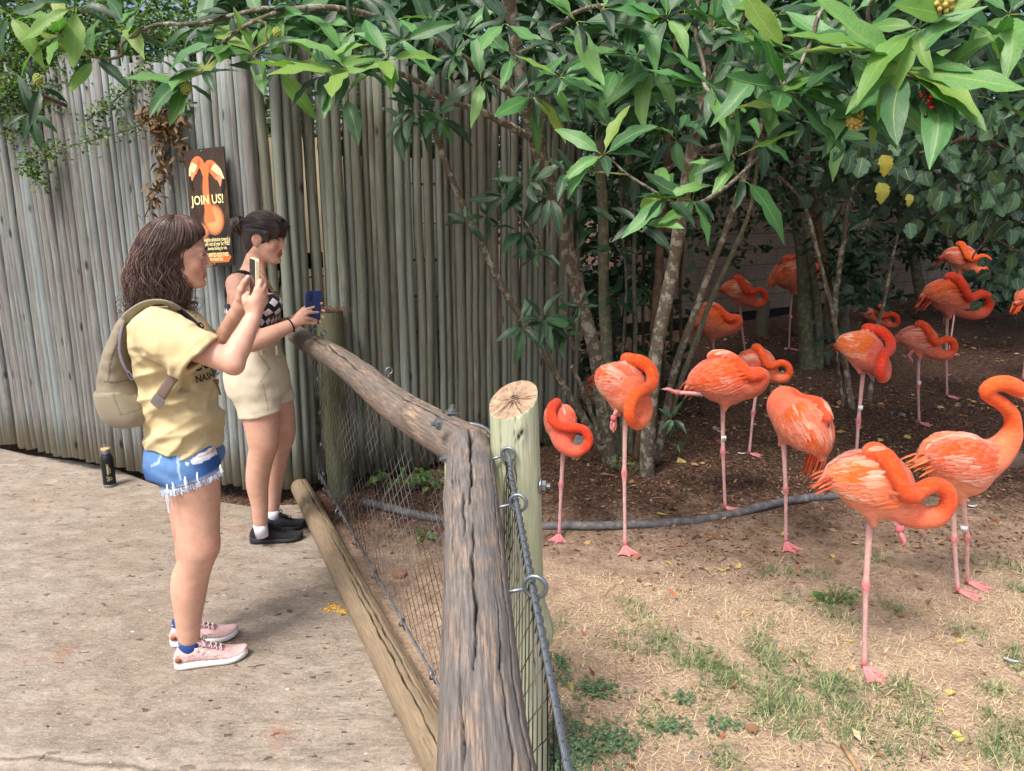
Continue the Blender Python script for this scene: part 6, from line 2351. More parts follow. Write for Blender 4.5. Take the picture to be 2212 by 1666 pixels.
    wob = m.math('MULTIPLY', m.math('SUBTRACT', m.noise(tc.outputs['UV'], 9, 2), 0.5), 0.006)
    uu = m.math('ADD', sep.outputs[0], wob)
    vv = m.math('ADD', sep.outputs[1], wob)
    row = m.math('DIVIDE', vv, 0.047)
    fr_ = m.math('SUBTRACT', m.math('FRACT', row), 0.5)
    sh2 = m.math('MULTIPLY', m.math('FLOOR', row), 0.5)
    fu_ = m.math('SUBTRACT', m.math('FRACT', m.math('ADD', m.math('DIVIDE', uu, 0.036), sh2)), 0.5)
    dd = m.math('ADD', m.math('ABSOLUTE', fu_), m.math('MULTIPLY', m.math('ABSOLUTE', fr_), 1.05))
    wh = m.ramp(dd, [(0.44, 1.0), (0.47, 0.0)])
    rim = m.ramp(m.math('ABSOLUTE', m.math('SUBTRACT', sep.outputs[1], 0.0)), [(0.0, 0.0), (1.0, 0.0)])
    kn_n = m.noise(m.coord(scale=(1, 1, 2)), 500, 3)
    c_ = m.mix(wh, (0.012, 0.013, 0.018), srgb(206, 202, 204))
    c_ = m.mix(m.attr('Col'), (0.012, 0.013, 0.018), c_)
    mt = m.fin(c_, 0.95, m.bump(kn_n, 0.5, 0.002), spec=0.1, Sheen_Weight=0.2)
    def rimcol(V):
        d1 = -((V - (a_ + b_) / 2) @ np.array((-dn[2], 0, dn[0])))
        d2 = -((V - P(550, 713, Yc)) @ nrm((-0.06, 0, -1)))
        ok = (d1 > 0.016) & (d2 > 0.006)
        return np.repeat(ok[:, None].astype(float), 3, 1)
    def topuv(V):
        cx = X(546, 670)
        a = np.arctan2(V[:, 1] - Yc, V[:, 0] - cx)
        return np.stack([a * 0.13, V[:, 2]], 1)
    top = ob('top', to_mesh('top', Tp, mt, org, rimcol, uvfn=topuv), t)
    blk = plain('black_knit', (0.012, 0.012, 0.015), 0.9)
    for (pts, w) in (([P(492, 658, 3.60), P(489, 630, 3.565), P(495, 606, 3.545), P(511, 590, 3.555), P(531, 589, 3.565), P(556, 604, 3.57), P(576, 624, 3.585), P(588, 640, 3.60)], 0.0085),
                     ([P(494, 656, 3.76), P(494, 630, 3.80), P(502, 602, 3.80), P(520, 592, 3.79), P(560, 606, 3.78), P(590, 636, 3.75)], 0.0085)):
        q = spline(pts, 34)
        V_, F_ = tube_geo(q - org, w, 8, True, 0.35, (0, -1, 0.2))
        ob('strap', np_mesh('strap', V_, F_, blk), top)

    # beige shorts
    D_ = SDF((lo[0], 3.40, zc(915)), (X(650, 800), 3.96, zc(730)), 0.0045)
    sec = [(848, 497, 622, .168), (828, 492, 621, .178), (806, 489, 618, .182), (785, 491, 614, .175), (760, 497, 604, .152), (744, 500, 598, .138), (738, 501, 597, .136)]
    D_.loft([(zc(v), X((a + b) / 2, v), Yc, (X(b, v) - X(a, v)) / 2, ry) for v, a, b, ry in sec], 0.0, power=2.15)
    D_.cone(P(546, 830, 3.60), P(566, 905, 3.585), 0.110, 0.098, 0.028)
    D_.cone(P(580, 815, 3.765), P(603, 885, 3.785), 0.102, 0.089, 0.022)
    k1, k2 = P(526, 900, 3.58), P(606, 888, 3.58)
    dn2 = nrm(k2 - k1)
    D_.plane_cut(k1, (dn2[2], 0, -dn2[0]), lo=(lo[0], 3.40, zc(925)), hi=(X(650, 800), 3.685, zc(850)))
    k3 = P(610, 866, 3.78)
    D_.plane_cut(k3, (dn2[2], 0, -dn2[0]), lo=(lo[0], 3.685, zc(925)), hi=(X(650, 800), 3.96, zc(840)))
    D_.displace(lambda p_: 0.004 * vnoise(np.stack([p_[:, 0] * 26 + p_[:, 2] * 10, p_[:, 1] * 10, p_[:, 2] * 26 - p_[:, 0] * 14], 1), 1.0) * smooth01(0.6 + vnoise(p_, 8)) + 0.001 * vnoise(p_, 60))
    def bc(V):
        c = np.repeat(np.array(srgb(202, 194, 172))[None], len(V), 0)
        segs = ((556, 766, 578, 800, .003), (578, 800, 566, 824, .003), (570, 830, 580, 885, .0025), (602, 760, 612, 850, .003))
        for (u0, v0, u1, v1, w_) in segs:
            a, b = P(u0, v0, 3.52), P(u1, v1, 3.52)
            ab = (b - a)[[0, 2]]
            pr = V[:, [0, 2]] - a[[0, 2]]
            tt_ = np.clip((pr @ ab) / (ab @ ab), 0, 1)
            ds = np.linalg.norm(pr - tt_[:, None] * ab, axis=1)
            c[(ds < w_) & (V[:, 1] < 3.70)] *= 0.72
        dd_ = np.abs((V - k1) @ np.array((dn2[2], 0, -dn2[0])) + 0.028) < 0.002
        c[dd_ & (V[:, 1] < 3.69)] *= 0.85
        zz = np.abs(V[:, 2] - P(550, 757, 3.6)[2]) < 0.002
        c[zz] *= 0.82
        return c
    shorts = ob('shorts', to_mesh('shorts', D_, M_CLOTH, org, bc), t)
    mb = MB()
    for (u, v, Y_) in ((565, 757, 3.53), (598, 757, 3.60)):
        p0 = P(u, v, Y_) - org
        M4 = np.eye(4)
        M4[:3, 3] = p0
        mb.box((-0.005, -0.006, -0.022), (0.005, 0.004, 0.022), c=srgb(206, 196, 170), M=M4)
    mb.obj('belt_loop', M_CLOTH, shorts, smooth=False, colors=True)

    # socks, sneakers
    M_BS = plain('black_rubber', srgb(42, 44, 48), 0.7)
    M_BK = cloth_mat('black_mesh_fabric', 400, 0.5, 0.85, 0.1, 0.2, 40)
    for (hu, hv, tu, tv, au, av, Ya) in ((541, 1172, 655, 1164, 563, 1135, 3.60), (572, 1150, 661, 1137, 590, 1104, 3.80)):
        he, to = G(hu, hv), G(tu, tv)
        shoe(t, org, he, to, 'shoe', (0.018, 0.019, 0.023), (0.05, 0.05, 0.05), M_BS, M_BK, H=0.086, sole_h=0.030, W=0.048, sport=True, lace_c=(0.012, 0.012, 0.014))
        a = P(au, av, Ya)
        V_, F_ = tube_geo(np.array([a + (0.004, 0, -0.06), a + (0, 0, -0.02), a + (-0.002, 0, 0.006)]) - org, [0.031, 0.034, 0.0355], 18)
        ob('sock', np_mesh('sock', V_, F_, M_CLOTH, cols=np.repeat(np.array(srgb(205, 206, 214))[None], len(V_), 0)), t)

    # hair
    Hh = SDF(hc + (-0.17, -0.12, -0.14), hc + (0.14, 0.12, 0.16), 0.004)
    q = lambda *v: hc + Rm @ (np.array(v, float) * 0.98)
    Hh.ell(q(-0.012, 0, 0.040), (0.096, 0.084, 0.088), 0.0, 'add', Rm)
    Hh.ell(q(0.028, 0, 0.052), (0.070, 0.074, 0.066), 0.015, 'add', Rm)
    Hh.ell(q(-0.060, 0, -0.030), (0.036, 0.052, 0.055), 0.03, 'add', Rm)
    for g in (-1, 1):
        Hh.cone(q(0.075, 0.030 * g, 0.060), q(0.078, 0.046 * g, 0.018), 0.024, 0.010, 0.012)
        Hh.cone(q(0.088, 0.012 * g, 0.055), q(0.093, 0.014 * g, 0.026), 0.020, 0.010, 0.012)
        Hh.cone(q(0.045, 0.066 * g, 0.035), q(0.050, 0.064 * g, -0.008), 0.014, 0.005, 0.012)
        Hh.ell(q(-0.004, 0.078 * g, -0.006), (0.027, 0.020, 0.036), 0.004, 'sub', Rm)
    Hh.ell(q(0.085, 0, -0.045), (0.075, 0.09, 0.062), 0.006, 'sub', Rm)
    Hh.ell(q(0.02, 0, -0.085), (0.075, 0.1, 0.055), 0.01, 'sub', Rm)
    Hh.displace(lambda p_: 0.0022 * vnoise(((p_ - hc) @ Rm) * np.array((14, 90, 60)), 1.0))
    Vh, Qh = Hh.mesh(1)
    c_ = np.repeat(hcol[None], len(Vh), 0) * (1 + 0.4 * vnoise(((Vh - hc) @ Rm) * np.array((10, 90, 70)), 1.3))[:, None]
    hair = ob('hair', np_mesh('hair', Vh - org, Qh, M_HAIR, cols=np.clip(c_, 0.003, 1)), t)
    rs = np.random.default_rng(5)
    mb = MB()
    # swept-back strands towards the bun, and the fringe
    bun = P(515, 487, 3.67)
    for i in range(420):
        g = rs.choice([-1, 1])
        x0 = rs.uniform(-0.02, 0.10)
        th = rs.uniform(0.0, 1.45)
        p0 = q(x0, g * 0.083 * math.sin(th), 0.040 + 0.09 * math.cos(th) * math.sqrt(max(0.1, 1 - (x0 / 0.13) ** 2)))
        p2 = q(-0.10, g * 0.02 * math.sin(th), 0.040 + 0.02 * math.cos(th))
        m_ = (p0 + p2) / 2
        v_ = nrm((m_ - q(-0.01, 0, 0.035)))
        m_ = q(-0.01, 0, 0.035) + v_ * 0.098
        mb.tube(spline([p0, m_, p2, bun + (p2 - bun) * 0.1], 12) - org, rs.uniform(0.0009, 0.0016), 4, cap=False, c=hcol * rs.uniform(0.5, 2.2))
    for i in range(320):
        y0 = rs.uniform(-0.05, 0.05)
        a = q(0.045 + rs.uniform(-0.02, 0.02), y0 * 0.7, 0.115)
        b = q(0.092 - 10 * y0 * y0, y0 * 0.95, 0.078)
        zt = 0.024 + rs.normal(0, 0.004) - 6.0 * y0 * y0
        c0 = q(0.100 - 16 * y0 * y0, y0 * 1.25, zt)
        mb.tube(spline([a, b, c0], 10) - org, np.linspace(0.0015, 0.0006, 10), 4, cap=False, c=hcol * rs.uniform(0.4, 1.8))
    # bun: wound strands
    for i in range(170):
        ax = nrm((1.0, rs.normal(0, 0.35), rs.normal(0, 0.35)))
        u1 = nrm(np.cross(ax, (0, 0, 1)))
        u2 = np.cross(ax, u1)
        r0 = rs.uniform(0.018, 0.041)
        a0 = rs.uniform(0, 6)
        th = np.linspace(a0, a0 + rs.uniform(2, 4), 16)
        off = rs.uniform(-0.024, 0.024)
        pts = bun + ax * off + r0 * math.sqrt(max(0.15, 1 - (off / 0.032) ** 2)) * (np.cos(th)[:, None] * u1 + np.sin(th)[:, None] * u2 * 1.15)
        mb.tube(pts - org, rs.uniform(0.0014, 0.003), 4, cap=False, c=hcol * rs.uniform(0.8, 2.5) + (np.array((0.09, 0.05, 0.03)) * rs.uniform(0, 1) if rs.uniform() < 0.4 else 0))
    for i in range(16):
        a = bun + rs.normal(0, 0.012, 3)
        d_ = (rs.normal(-0.01, 0.012), rs.normal(0, 0.01), rs.uniform(0.02, 0.035)) if i < 7 else (rs.normal(0.005, 0.01), rs.normal(0, 0.01), -rs.uniform(0.04, 0.07))
        mb.tube(spline([a, a + np.array(d_) * 0.6 + rs.normal(0, 0.003, 3), a + np.array(d_)], 8) - org, np.linspace(0.002, 0.0008, 8), 4, cap=False, c=hcol * 1.5)
    mb.obj('hair_strands', M_HAIR, hair, colors=True)
    bn = MB().add(*sphere_geo(bun - org, 0.033, 18, 12), c=hcol)
    bn.obj('bun', M_HAIR, hair, colors=True)
    # jewellery and hair tie on the wrist
    gold = plain('gold', srgb(206, 164, 84), 0.25, 1.0, 0.5, var=0.0)
    mb = MB()
    mb.tube(spline([P(531, 567, 3.60), P(548, 574, 3.60), P(566, 590, 3.60), P(580, 608, 3.605), P(590, 627, 3.62)], 30) - org, 0.0012, 5)
    mb.add(*sphere_geo(P(591, 629, 3.615) - org, 0.004, 8, 6))
    tag(mb.obj('necklace', gold, t), None)
    mb = MB().add(*sphere_geo(q(0.002, -0.080, -0.034) - org, 0.0032, 8, 6)).add(*sphere_geo(q(0.010, -0.081, -0.026) - org, 0.0022, 8, 6))
    mb.obj('earring', gold, t)
    wx = nrm(wr - el)
    th = np.linspace(0, 2 * PI, 33)
    u1 = nrm(np.cross(wx, (0, 0, 1)))
    u2 = np.cross(wx, u1)
    cb = wr - wx * 0.010
    MB().tube(cb + 0.0325 * np.cos(th)[:, None] * u1 + 0.0325 * np.sin(th)[:, None] * u2 - org, 0.0036, 7, cap=False).obj('hair_tie', plain('hair_tie', (0.012, 0.008, 0.010), 0.8), t)
    return t, org


person_bun()
wv_ = nrm((0.80, 0.60, -0.10))
solid_phone('phone', 'phone in a dark blue case held by the woman with the bun', P(676, 664, 3.612), wv_, (0.10, 0.0, 1.0), (0.076, 0.158, 0.011), srgb(16, 50, 104), (0.01, 0.01, 0.012), -1)

# ------------------------------------------------------------------ bottle
bt = G(238, 1050)
b = thing('water_bottle', 'black steel water bottle with bamboo lid standing on the path by the pole fence', 'bottle', tuple(bt))
M_BB = plain('black_powder_coat', (0.010, 0.011, 0.014), 0.42, var=0.05, sc_=200, bump=0.05)
M_BAM = plain('bamboo', srgb(206, 164, 118), 0.6)


def lathe(prof, sides=40):
    V, F = [], []
    for r, z in prof:
        for k in range(sides):
            a = 2 * PI * k / sides
            V.append((r * math.cos(a), r * math.sin(a), z))
    n = len(prof)
    for i in range(n - 1):
        for k in range(sides):
            F.append((i * sides + k, i * sides + (k + 1) % sides, (i + 1) * sides + (k + 1) % sides, (i + 1) * sides + k))
    F.append(tuple(range(sides - 1, -1, -1)))
    F.append(tuple((n - 1) * sides + k for k in range(sides)))
    return np.array(V), F


lean = (0, 0, 0)
MB().add(*lathe([(0.0, 0.0), (0.033, 0.0), (0.0362, 0.003), (0.0362, 0.018), (0.0355, 0.0185)])).obj('base_ring', M_STEEL, b)
MB().add(*lathe([(0.0355, 0.0185), (0.0366, 0.0195), (0.0366, 0.165), (0.0362, 0.178), (0.0335, 0.190), (0.028, 0.199), (0.0255, 0.204), (0.0252, 0.212), (0.02, 0.212)])).obj('flask', M_BB, b)
MB().add(*lathe([(0.0245, 0.212), (0.0252, 0.2125), (0.0252, 0.221), (0.0244, 0.222), (0.0252, 0.223), (0.0262, 0.236), (0.02, 0.2362)])).obj('collar', M_STEEL, b)
MB().add(*lathe([(0.0262, 0.2364), (0.0272, 0.2372), (0.0272, 0.2425), (0.0262, 0.244), (0.0, 0.244)])).obj('lid', M_BAM, b)
th = np.linspace(0, PI, 15)
MB().tube(np.stack([0.016 * np.cos(th) * 0.9, 0.016 * np.cos(th) * 0.3, 0.2445 + 0.020 * np.sin(th)], 1), 0.0022, 8).obj('handle', M_STEEL, b)
M_GOLDINK = plain('gold_print', srgb(206, 196, 150), 0.5, var=0.03)
for (txt, size, bold, off, zoff) in (('VANDERBILT', 0.0150, 0.0004, -0.004, 0.118), ('UNIVERSITY', 0.0085, 0.0001, 0.009, 0.110)):
    V_, F_ = text_geo(txt, size, 0, bold, 1.0)
    R_ = 0.0369
    av = math.atan2(-bt[1], -bt[0]) + 0.02             # towards the viewer
    # letters run up the flask: text x -> z, text y -> minus horizontal
    hor = -(V_[:, 1] - size * 0.35) + off
    a = av + hor / R_
    W_ = np.stack([R_ * np.cos(a), R_ * np.sin(a), zoff + V_[:, 0] * 0.78], 1)
    ob('lettering', np_mesh('lettering', W_, F_, M_GOLDINK, False), b)
# outlined V emblem lying on its side
mb = MB()
outer = [(-0.015, 0.014), (-0.006, 0.014), (0.0, -0.002), (0.006, 0.014), (0.015, 0.014), (0.004, -0.014), (-0.004, -0.014)]
outer2 = outer + [outer[0]]
av = math.atan2(-bt[1], -bt[0]) + 0.02
pts = []
for (x, y) in outer2:
    for_ = (x, y)
    hor = -y + 0.002
    pts.append((av + hor / 0.0369, 0.058 + x))
pts = np.array(pts)
for i in range(len(pts) - 1):
    seg = pts[i] + (pts[i + 1] - pts[i]) * np.linspace(0, 1, 5)[:, None]
    W_ = np.stack([0.0369 * np.cos(seg[:, 0]), 0.0369 * np.sin(seg[:, 0]), seg[:, 1]], 1)
    mb.tube(W_, 0.0009, 4)
mb.obj('emblem', M_GOLDINK, b)

# ------------------------------------------------------------------ sign on the pole fence
def sign():
    A, B_, C_, D__ = P(399, 326, 4.26), P(483, 317, 4.19), P(511, 573, 4.13), P(424, 578, 4.20)
    yv = np.array([A[1], B_[1], C_[1], D__[1]])
    org = A.copy()
    ex = nrm(B_ - A)
    ez = nrm(D__ - A)
    n_ = nrm(np.cross(ex, ez))
    if n_[1] > 0:
        n_ = -n_
    W_, H_ = 0.5 * (np.linalg.norm(B_ - A) + np.linalg.norm(C_ - D__)), np.linalg.norm(D__ - A)
    ez = nrm(ez - (ez @ ex) * ex)
    t = thing('membership_sign', 'dark poster board with two flamingo heads reading JOIN US! on the grey pole fence', 'sign', tuple(org))
    def at(u, v, lift=0.0):
        return ex * (u * W_) + ez * (v * H_) + n_ * (0.008 + lift)
    m = NT('poster_ground')
    tc = m.n('TexCoord')
    sep = m.n('SeparateXYZ')
    m.L(tc.outputs['UV'], sep.inputs[0])
    g = m.ramp(sep.outputs[1], [(0.0, srgb(44, 30, 20)), (0.4, srgb(56, 40, 22)), (0.62, srgb(40, 22, 16)), (0.75, srgb(14, 12, 14)), (1.0, srgb(12, 12, 14))])
    nn = m.noise(tc.outputs['UV'], 5, 3)
    g = m.mix(m.ramp(nn, [(0.5, 0.0), (0.75, 0.3)]), g, srgb(110, 90, 34))
    pm = m.fin(g, 0.4, spec=0.4)
    V = [at(0, 0), at(1, 0), at(1, 1), at(0, 1)]
    Vb = [v_ - n_ * 0.008 for v_ in V]
    uvs = [(0, 0), (1, 0), (1, 1), (0, 1)] * 2
    ob('board', np_mesh('board', np.array(V + Vb), [(0, 3, 2, 1), (4, 5, 6, 7), (0, 1, 5, 4), (1, 2, 6, 5), (2, 3, 7, 6), (3, 0, 4, 7)], pm, False, uv=uvs), t)
    def poly(name, pts, c, lift, parent=t, rough=0.4):
        P_ = np.array([at(u, v, lift) for u, v in pts])
        ob(name, np_mesh(name, P_, [tuple(range(len(P_)))[::-1]], plain_col('poster_ink', 0.45, 0.4), False, cols=np.repeat(np.array(c)[None], len(P_), 0)), parent)
    def shape(name, lines, lift=0.0):
        mb = MB()
        for pts, w, c in lines:
            q = spline(np.array(pts), 16)
            ww = np.interp(np.linspace(0, 1, 16), np.linspace(0, 1, len(w)), w)
            T = np.gradient(q * np.array((W_, H_)), axis=0)
            T /= np.linalg.norm(T, axis=1, keepdims=True)
            Nn = np.stack([-T[:, 1], T[:, 0]], 1)
            V = []
            for i in range(16):
                for g_ in (-1, 1):
                    V.append(ex * (q[i, 0] * W_ + Nn[i, 0] * ww[i] * g_) + ez * (q[i, 1] * H_ + Nn[i, 1] * ww[i] * g_) + n_ * (0.0086 + lift))
            F = [(2 * i, 2 * i + 1, 2 * i + 3, 2 * i + 2) for i in range(15)]
            mb.add(V, F, c)
            lift += 0.0002
        mb.obj(name, plain_col('poster_ink', 0.45, 0.4), t, smooth=False, colors=True)
    og, pk, wh, bk = srgb(232, 112, 62), srgb(240, 140, 96), srgb(232, 208, 156), srgb(12, 11, 12)
    # soft bodies
    def disc(u, v, ru, rv, c, lift):
        a = np.linspace(0, 2 * PI, 29)[:-1]
        return [(u + ru * math.cos(x), v + rv * math.sin(x)) for x in a]
    for i, f_ in enumerate((1.0, 0.86, 0.72, 0.5)):
        k_ = (0.35, 0.62, 0.85, 1.0)[i]
        poly('print', disc(0.60, 0.60, 0.26 * f_, 0.135 * f_, None, 0), tuple(np.array(srgb(238, 150, 96)) * k_), 0.0003 + 0.0002 * i)
        poly('print', disc(0.28, 0.69, 0.20 * f_, 0.07 * f_, None, 0), tuple(np.array(srgb(214, 130, 92)) * k_ * 0.85), 0.0003 + 0.0002 * i)
    shape('print', [([(0.50, 0.22), (0.47, 0.34), (0.48, 0.46), (0.53, 0.62)], [.016, .019, .021, .030], og),
                    ([(0.49, 0.24), (0.44, 0.15), (0.34, 0.10), (0.24, 0.14), (0.18, 0.20)], [.014, .018, .026, .030, .022], og),
                    ([(0.25, 0.12), (0.17, 0.17), (0.10, 0.225)], [.018, .020, .006], wh),
                    ([(0.20, 0.19), (0.16, 0.225), (0.14, 0.26)], [.014, .012, .004], pk),
                    ([(0.10, 0.22), (0.11, 0.28), (0.15, 0.345)], [.006, .011, .003], bk),
                    ([(0.51, 0.24), (0.53, 0.18), (0.62, 0.14), (0.74, 0.19), (0.82, 0.26)], [.014, .019, .026, .032, .020], og),
                    ([(0.70, 0.155), (0.83, 0.20), (0.95, 0.27)], [.018, .018, .004], wh),
                    ([(0.80, 0.24), (0.85, 0.28), (0.85, 0.325)], [.016, .014, .004], pk),
                    ([(0.93, 0.265), (0.91, 0.32), (0.88, 0.40)], [.006, .012, .003], bk)], 0.0012)
    inkc = plain('cream_ink', srgb(232, 220, 160), 0.5, var=0.02)
    def words(txt, u, v, size, sx, mat_, lift, bold=0.0, left=None):
        V_, F_ = text_geo(txt, size, 0, bold)
        if left is not None:
            V_[:, 0] -= V_[:, 0].max()
        W2 = ex * (u * W_) + ez * (v * H_) + V_[:, 0:1] * sx * ex - V_[:, 1:2] * ez + n_ * (0.0086 + lift)
        ob('lettering', np_mesh('lettering', W2, [f[::-1] for f in F_], mat_, False), t)
    words('JOIN US!', 0.50, 0.465, 0.066, 0.80, inkc, 0.0034, 0.0012)
    words('eligible admission toward a', 0.97, 0.785, 0.030, 0.50, inkc, 0.003, 0.0004, left=1)
    words('P and visit all year for FREE!', 0.96, 0.822, 0.030, 0.50, inkc, 0.003, 0.0004, left=1)
    words('e Membership Building for info.', 0.88, 0.858, 0.024, 0.50, inkc, 0.003, 0.0003, left=1)
    poly('banner', [(0.04, 0.885), (0.88, 0.885), (0.96, 0.925), (0.88, 0.968), (0.04, 0.968)], srgb(186, 98, 44), 0.001)
    words('Add an UNLIMITED RIDE PASS', 0.49, 0.918, 0.030, 0.52, inkc, 0.003, 0.0006)
    words('for year-round fun.', 0.52, 0.952, 0.030, 0.52, inkc, 0.003, 0.0004)
    for (u, v) in ((0.44, 0.02), (0.52, 0.98)):
        p0 = at(u, v)
        MB().tube([p0, p0 + n_ * 0.003], 0.005, 10).obj('screw', M_STEEL, t)


sign()
# ------------------------------------------------------------------ leaves
def leaf_mat(name, cols_, obj=True, rough=0.35, vein=0.5, side=18.0, trans=0.25, yellow=0.0):
    m = NT(name)
    r = m.rnd() if obj else m.attr('Col', 'Fac')
    tc = m.n('TexCoord')
    sep = m.n('SeparateXYZ')
    m.L(tc.outputs['UV'], sep.inputs[0])
    u, v = sep.outputs[0], sep.outputs[1]
    av = m.math('ABSOLUTE', m.math('SUBTRACT', v, 0.5))
    mid = m.ramp(av, [(0.0, 1.0), (0.035, 0.0)])
    sv = m.math('SINE', m.math('MULTIPLY', m.math('SUBTRACT', u, m.math('MULTIPLY', av, 0.45)), side * 2 * PI / 2))
    sv = m.ramp(sv, [(0.93, 0.0), (1.0, 0.35)])
    base = m.ramp(r, [(i / (len(cols_) - 1), c) for i, c in enumerate(cols_)])
    n = m.noise(m.coord('Object'), 45, 5, 0.65)
    base = m.mix(m.ramp(n, [(0.35, 0.35), (0.6, 0.0)]), base, tuple(x * 0.5 for x in cols_[0]))
    base = m.mix(m.math('MULTIPLY', mid, vein), base, srgb(168, 182, 110))
    base = m.mix(m.math('MULTIPLY', sv, vein), base, srgb(140, 160, 96))
    spots = m.noise(m.coord('Object'), 160, 2, 0.5)
    base = m.mix(m.ramp(spots, [(0.70, 0.0), (0.76, 0.35)]), base, srgb(190, 196, 180))
    h = m.math('ADD', m.math('MULTIPLY', sv, -0.7), m.math('MULTIPLY', n, 0.5))
    m.fin(base, m.ramp(n, [(0.3, rough), (0.7, rough + 0.22)]), m.bump(h, 0.35, 0.003), spec=0.45)
    tr = m.n('BsdfTranslucent')
    m.L(m.mix(1.0, base, (0.9, 1.25, 0.45), 'MULTIPLY'), tr.inputs[0])
    mx = m.n('MixShader')
    mx.inputs[0].default_value = trans
    m.L(m.p.outputs[0], mx.inputs[1])
    m.L(tr.outputs[0], mx.inputs[2])
    m.L(mx.outputs[0], m.out.inputs[0])
    return m.m


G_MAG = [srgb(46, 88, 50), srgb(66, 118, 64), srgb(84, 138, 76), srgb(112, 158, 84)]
G_MAG_SHADE = [srgb(26, 54, 36), srgb(38, 74, 46), srgb(52, 92, 56)]  # darker magnolia greens: shade inside the crown put into the leaf colour
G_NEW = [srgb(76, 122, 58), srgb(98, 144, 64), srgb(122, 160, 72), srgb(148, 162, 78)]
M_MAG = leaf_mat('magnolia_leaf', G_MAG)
M_NEWL = leaf_mat('young_magnolia_leaf', G_NEW, trans=0.35)
M_MAGS = leaf_mat('shaded_magnolia_mass', G_MAG_SHADE, False, vein=0.3)
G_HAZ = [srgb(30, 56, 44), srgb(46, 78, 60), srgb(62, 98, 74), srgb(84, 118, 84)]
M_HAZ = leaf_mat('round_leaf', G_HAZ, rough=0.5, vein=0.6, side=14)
M_HAZS = leaf_mat('shaded_round_leaf_mass', [srgb(28, 50, 42), srgb(40, 68, 56), srgb(54, 84, 68)], False, rough=0.5, vein=0.25)  # darker round-leaf copy, shade between the leaves painted into its colour
M_YEL = leaf_mat('yellow_leaf', [srgb(150, 146, 52), srgb(186, 168, 70), srgb(120, 132, 56)], rough=0.5, side=14)
M_SMALL = leaf_mat('small_leaf_mass', [srgb(34, 60, 30), srgb(58, 92, 44), srgb(92, 126, 58), srgb(126, 152, 70)], False, rough=0.4, vein=0.0, trans=0.35)
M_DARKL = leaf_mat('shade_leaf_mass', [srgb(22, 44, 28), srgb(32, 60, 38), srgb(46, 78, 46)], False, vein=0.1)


def leaf_geo(kind='mag', seed=0, rows=9):
    """unit length along +x, width in y, face normal +z; returns V, F, UV"""
    rs = np.random.default_rng(seed)
    t = np.linspace(0, 1, rows)
    if kind == 'mag':
        w = 0.165 * np.sin(PI * np.clip(t, 0, 1) ** 0.85) ** 0.75 * (1 - 0.15 * t)
        w[0], w[-1] = 0.008, 0.004
        wave, fold, curl = 0.03, rs.uniform(0.08, 0.42), rs.uniform(-0.10, 0.45)
    elif kind == 'round':
        w = 0.40 * np.sin(PI * np.clip(t, 0, 1) ** 0.80) ** 0.62
        w[0], w[-1] = 0.02, 0.006
        wave, fold, curl = 0.035, rs.uniform(0.05, 0.35), rs.uniform(0.0, 0.35)
    else:
        w = 0.27 * np.sin(PI * t) ** 0.8
        w[0], w[-1] = 0.01, 0.005
        wave, fold, curl = 0.0, 0.2, 0.1
    across = np.array((-1, -0.5, 0, 0.5, 1.0)) if kind != 'small' else np.array((-1, 0, 1.0))
    ph = rs.uniform(0, 6, 4)
    V, UV = [], []
    bendy = rs.uniform(-0.11, 0.11)
    for i, tt in enumerate(t):
        jag = 1 + (0.09 * (-1) ** i if kind == 'round' and 0 < i < rows - 1 else 0)
        for a in across:
            y = a * w[i] * (jag if abs(a) == 1 else 1) + bendy * math.sin(PI * tt)
            z = fold * abs(a) * w[i] - curl * tt * tt
            if abs(a) == 1:
                z += wave * math.sin(tt * 15 + ph[0 if a < 0 else 1]) * math.sin(PI * tt)
                y *= 1 + 0.10 * math.sin(tt * 17 + ph[2 if a < 0 else 3])
            V.append((tt, y, z))
            UV.append((tt, 0.5 + 0.5 * a))
    k = len(across)
    F = [(i * k + j, (i + 1) * k + j, (i + 1) * k + j + 1, i * k + j + 1) for i in range(rows - 1) for j in range(k - 1)]
    return np.array(V), np.array(F), np.array(UV)


def leaf_meshes(kind, mat, n=6, rows=9, name='leaf'):
    out = []
    for s_ in range(n):
        V, F, UV = leaf_geo(kind, s_ + 1, rows)
        if kind == 'mag':                              # petiole
            V2, F2 = tube_geo([(-0.12, 0, -0.01), (0.02, 0, -0.002)], 0.010, 4)
            UV2 = np.tile((0.5, 0.5), (len(V2), 1))
            F = [tuple(f) for f in F] + [tuple(i + len(V) for i in f) for f in F2]
            V, UV = np.concatenate([V, V2]), np.concatenate([UV, UV2])
        me = np_mesh(name, V, [tuple(f) for f in F] if not isinstance(F, np.ndarray) else F, mat, uv=UV)
        out.append(me)
    return out


def orient(d, n):
    """3x3 with x along d, z near n"""
    x = nrm(d)
    z = n - (n @ x) * x
    if np.linalg.norm(z) < 1e-3:
        z = np.array((0.0, 0.3, 1.0)) - (np.array((0.0, 0.3, 1.0)) @ x) * x
    z = nrm(z)
    return np.stack([x, np.cross(z, x), z], 1)


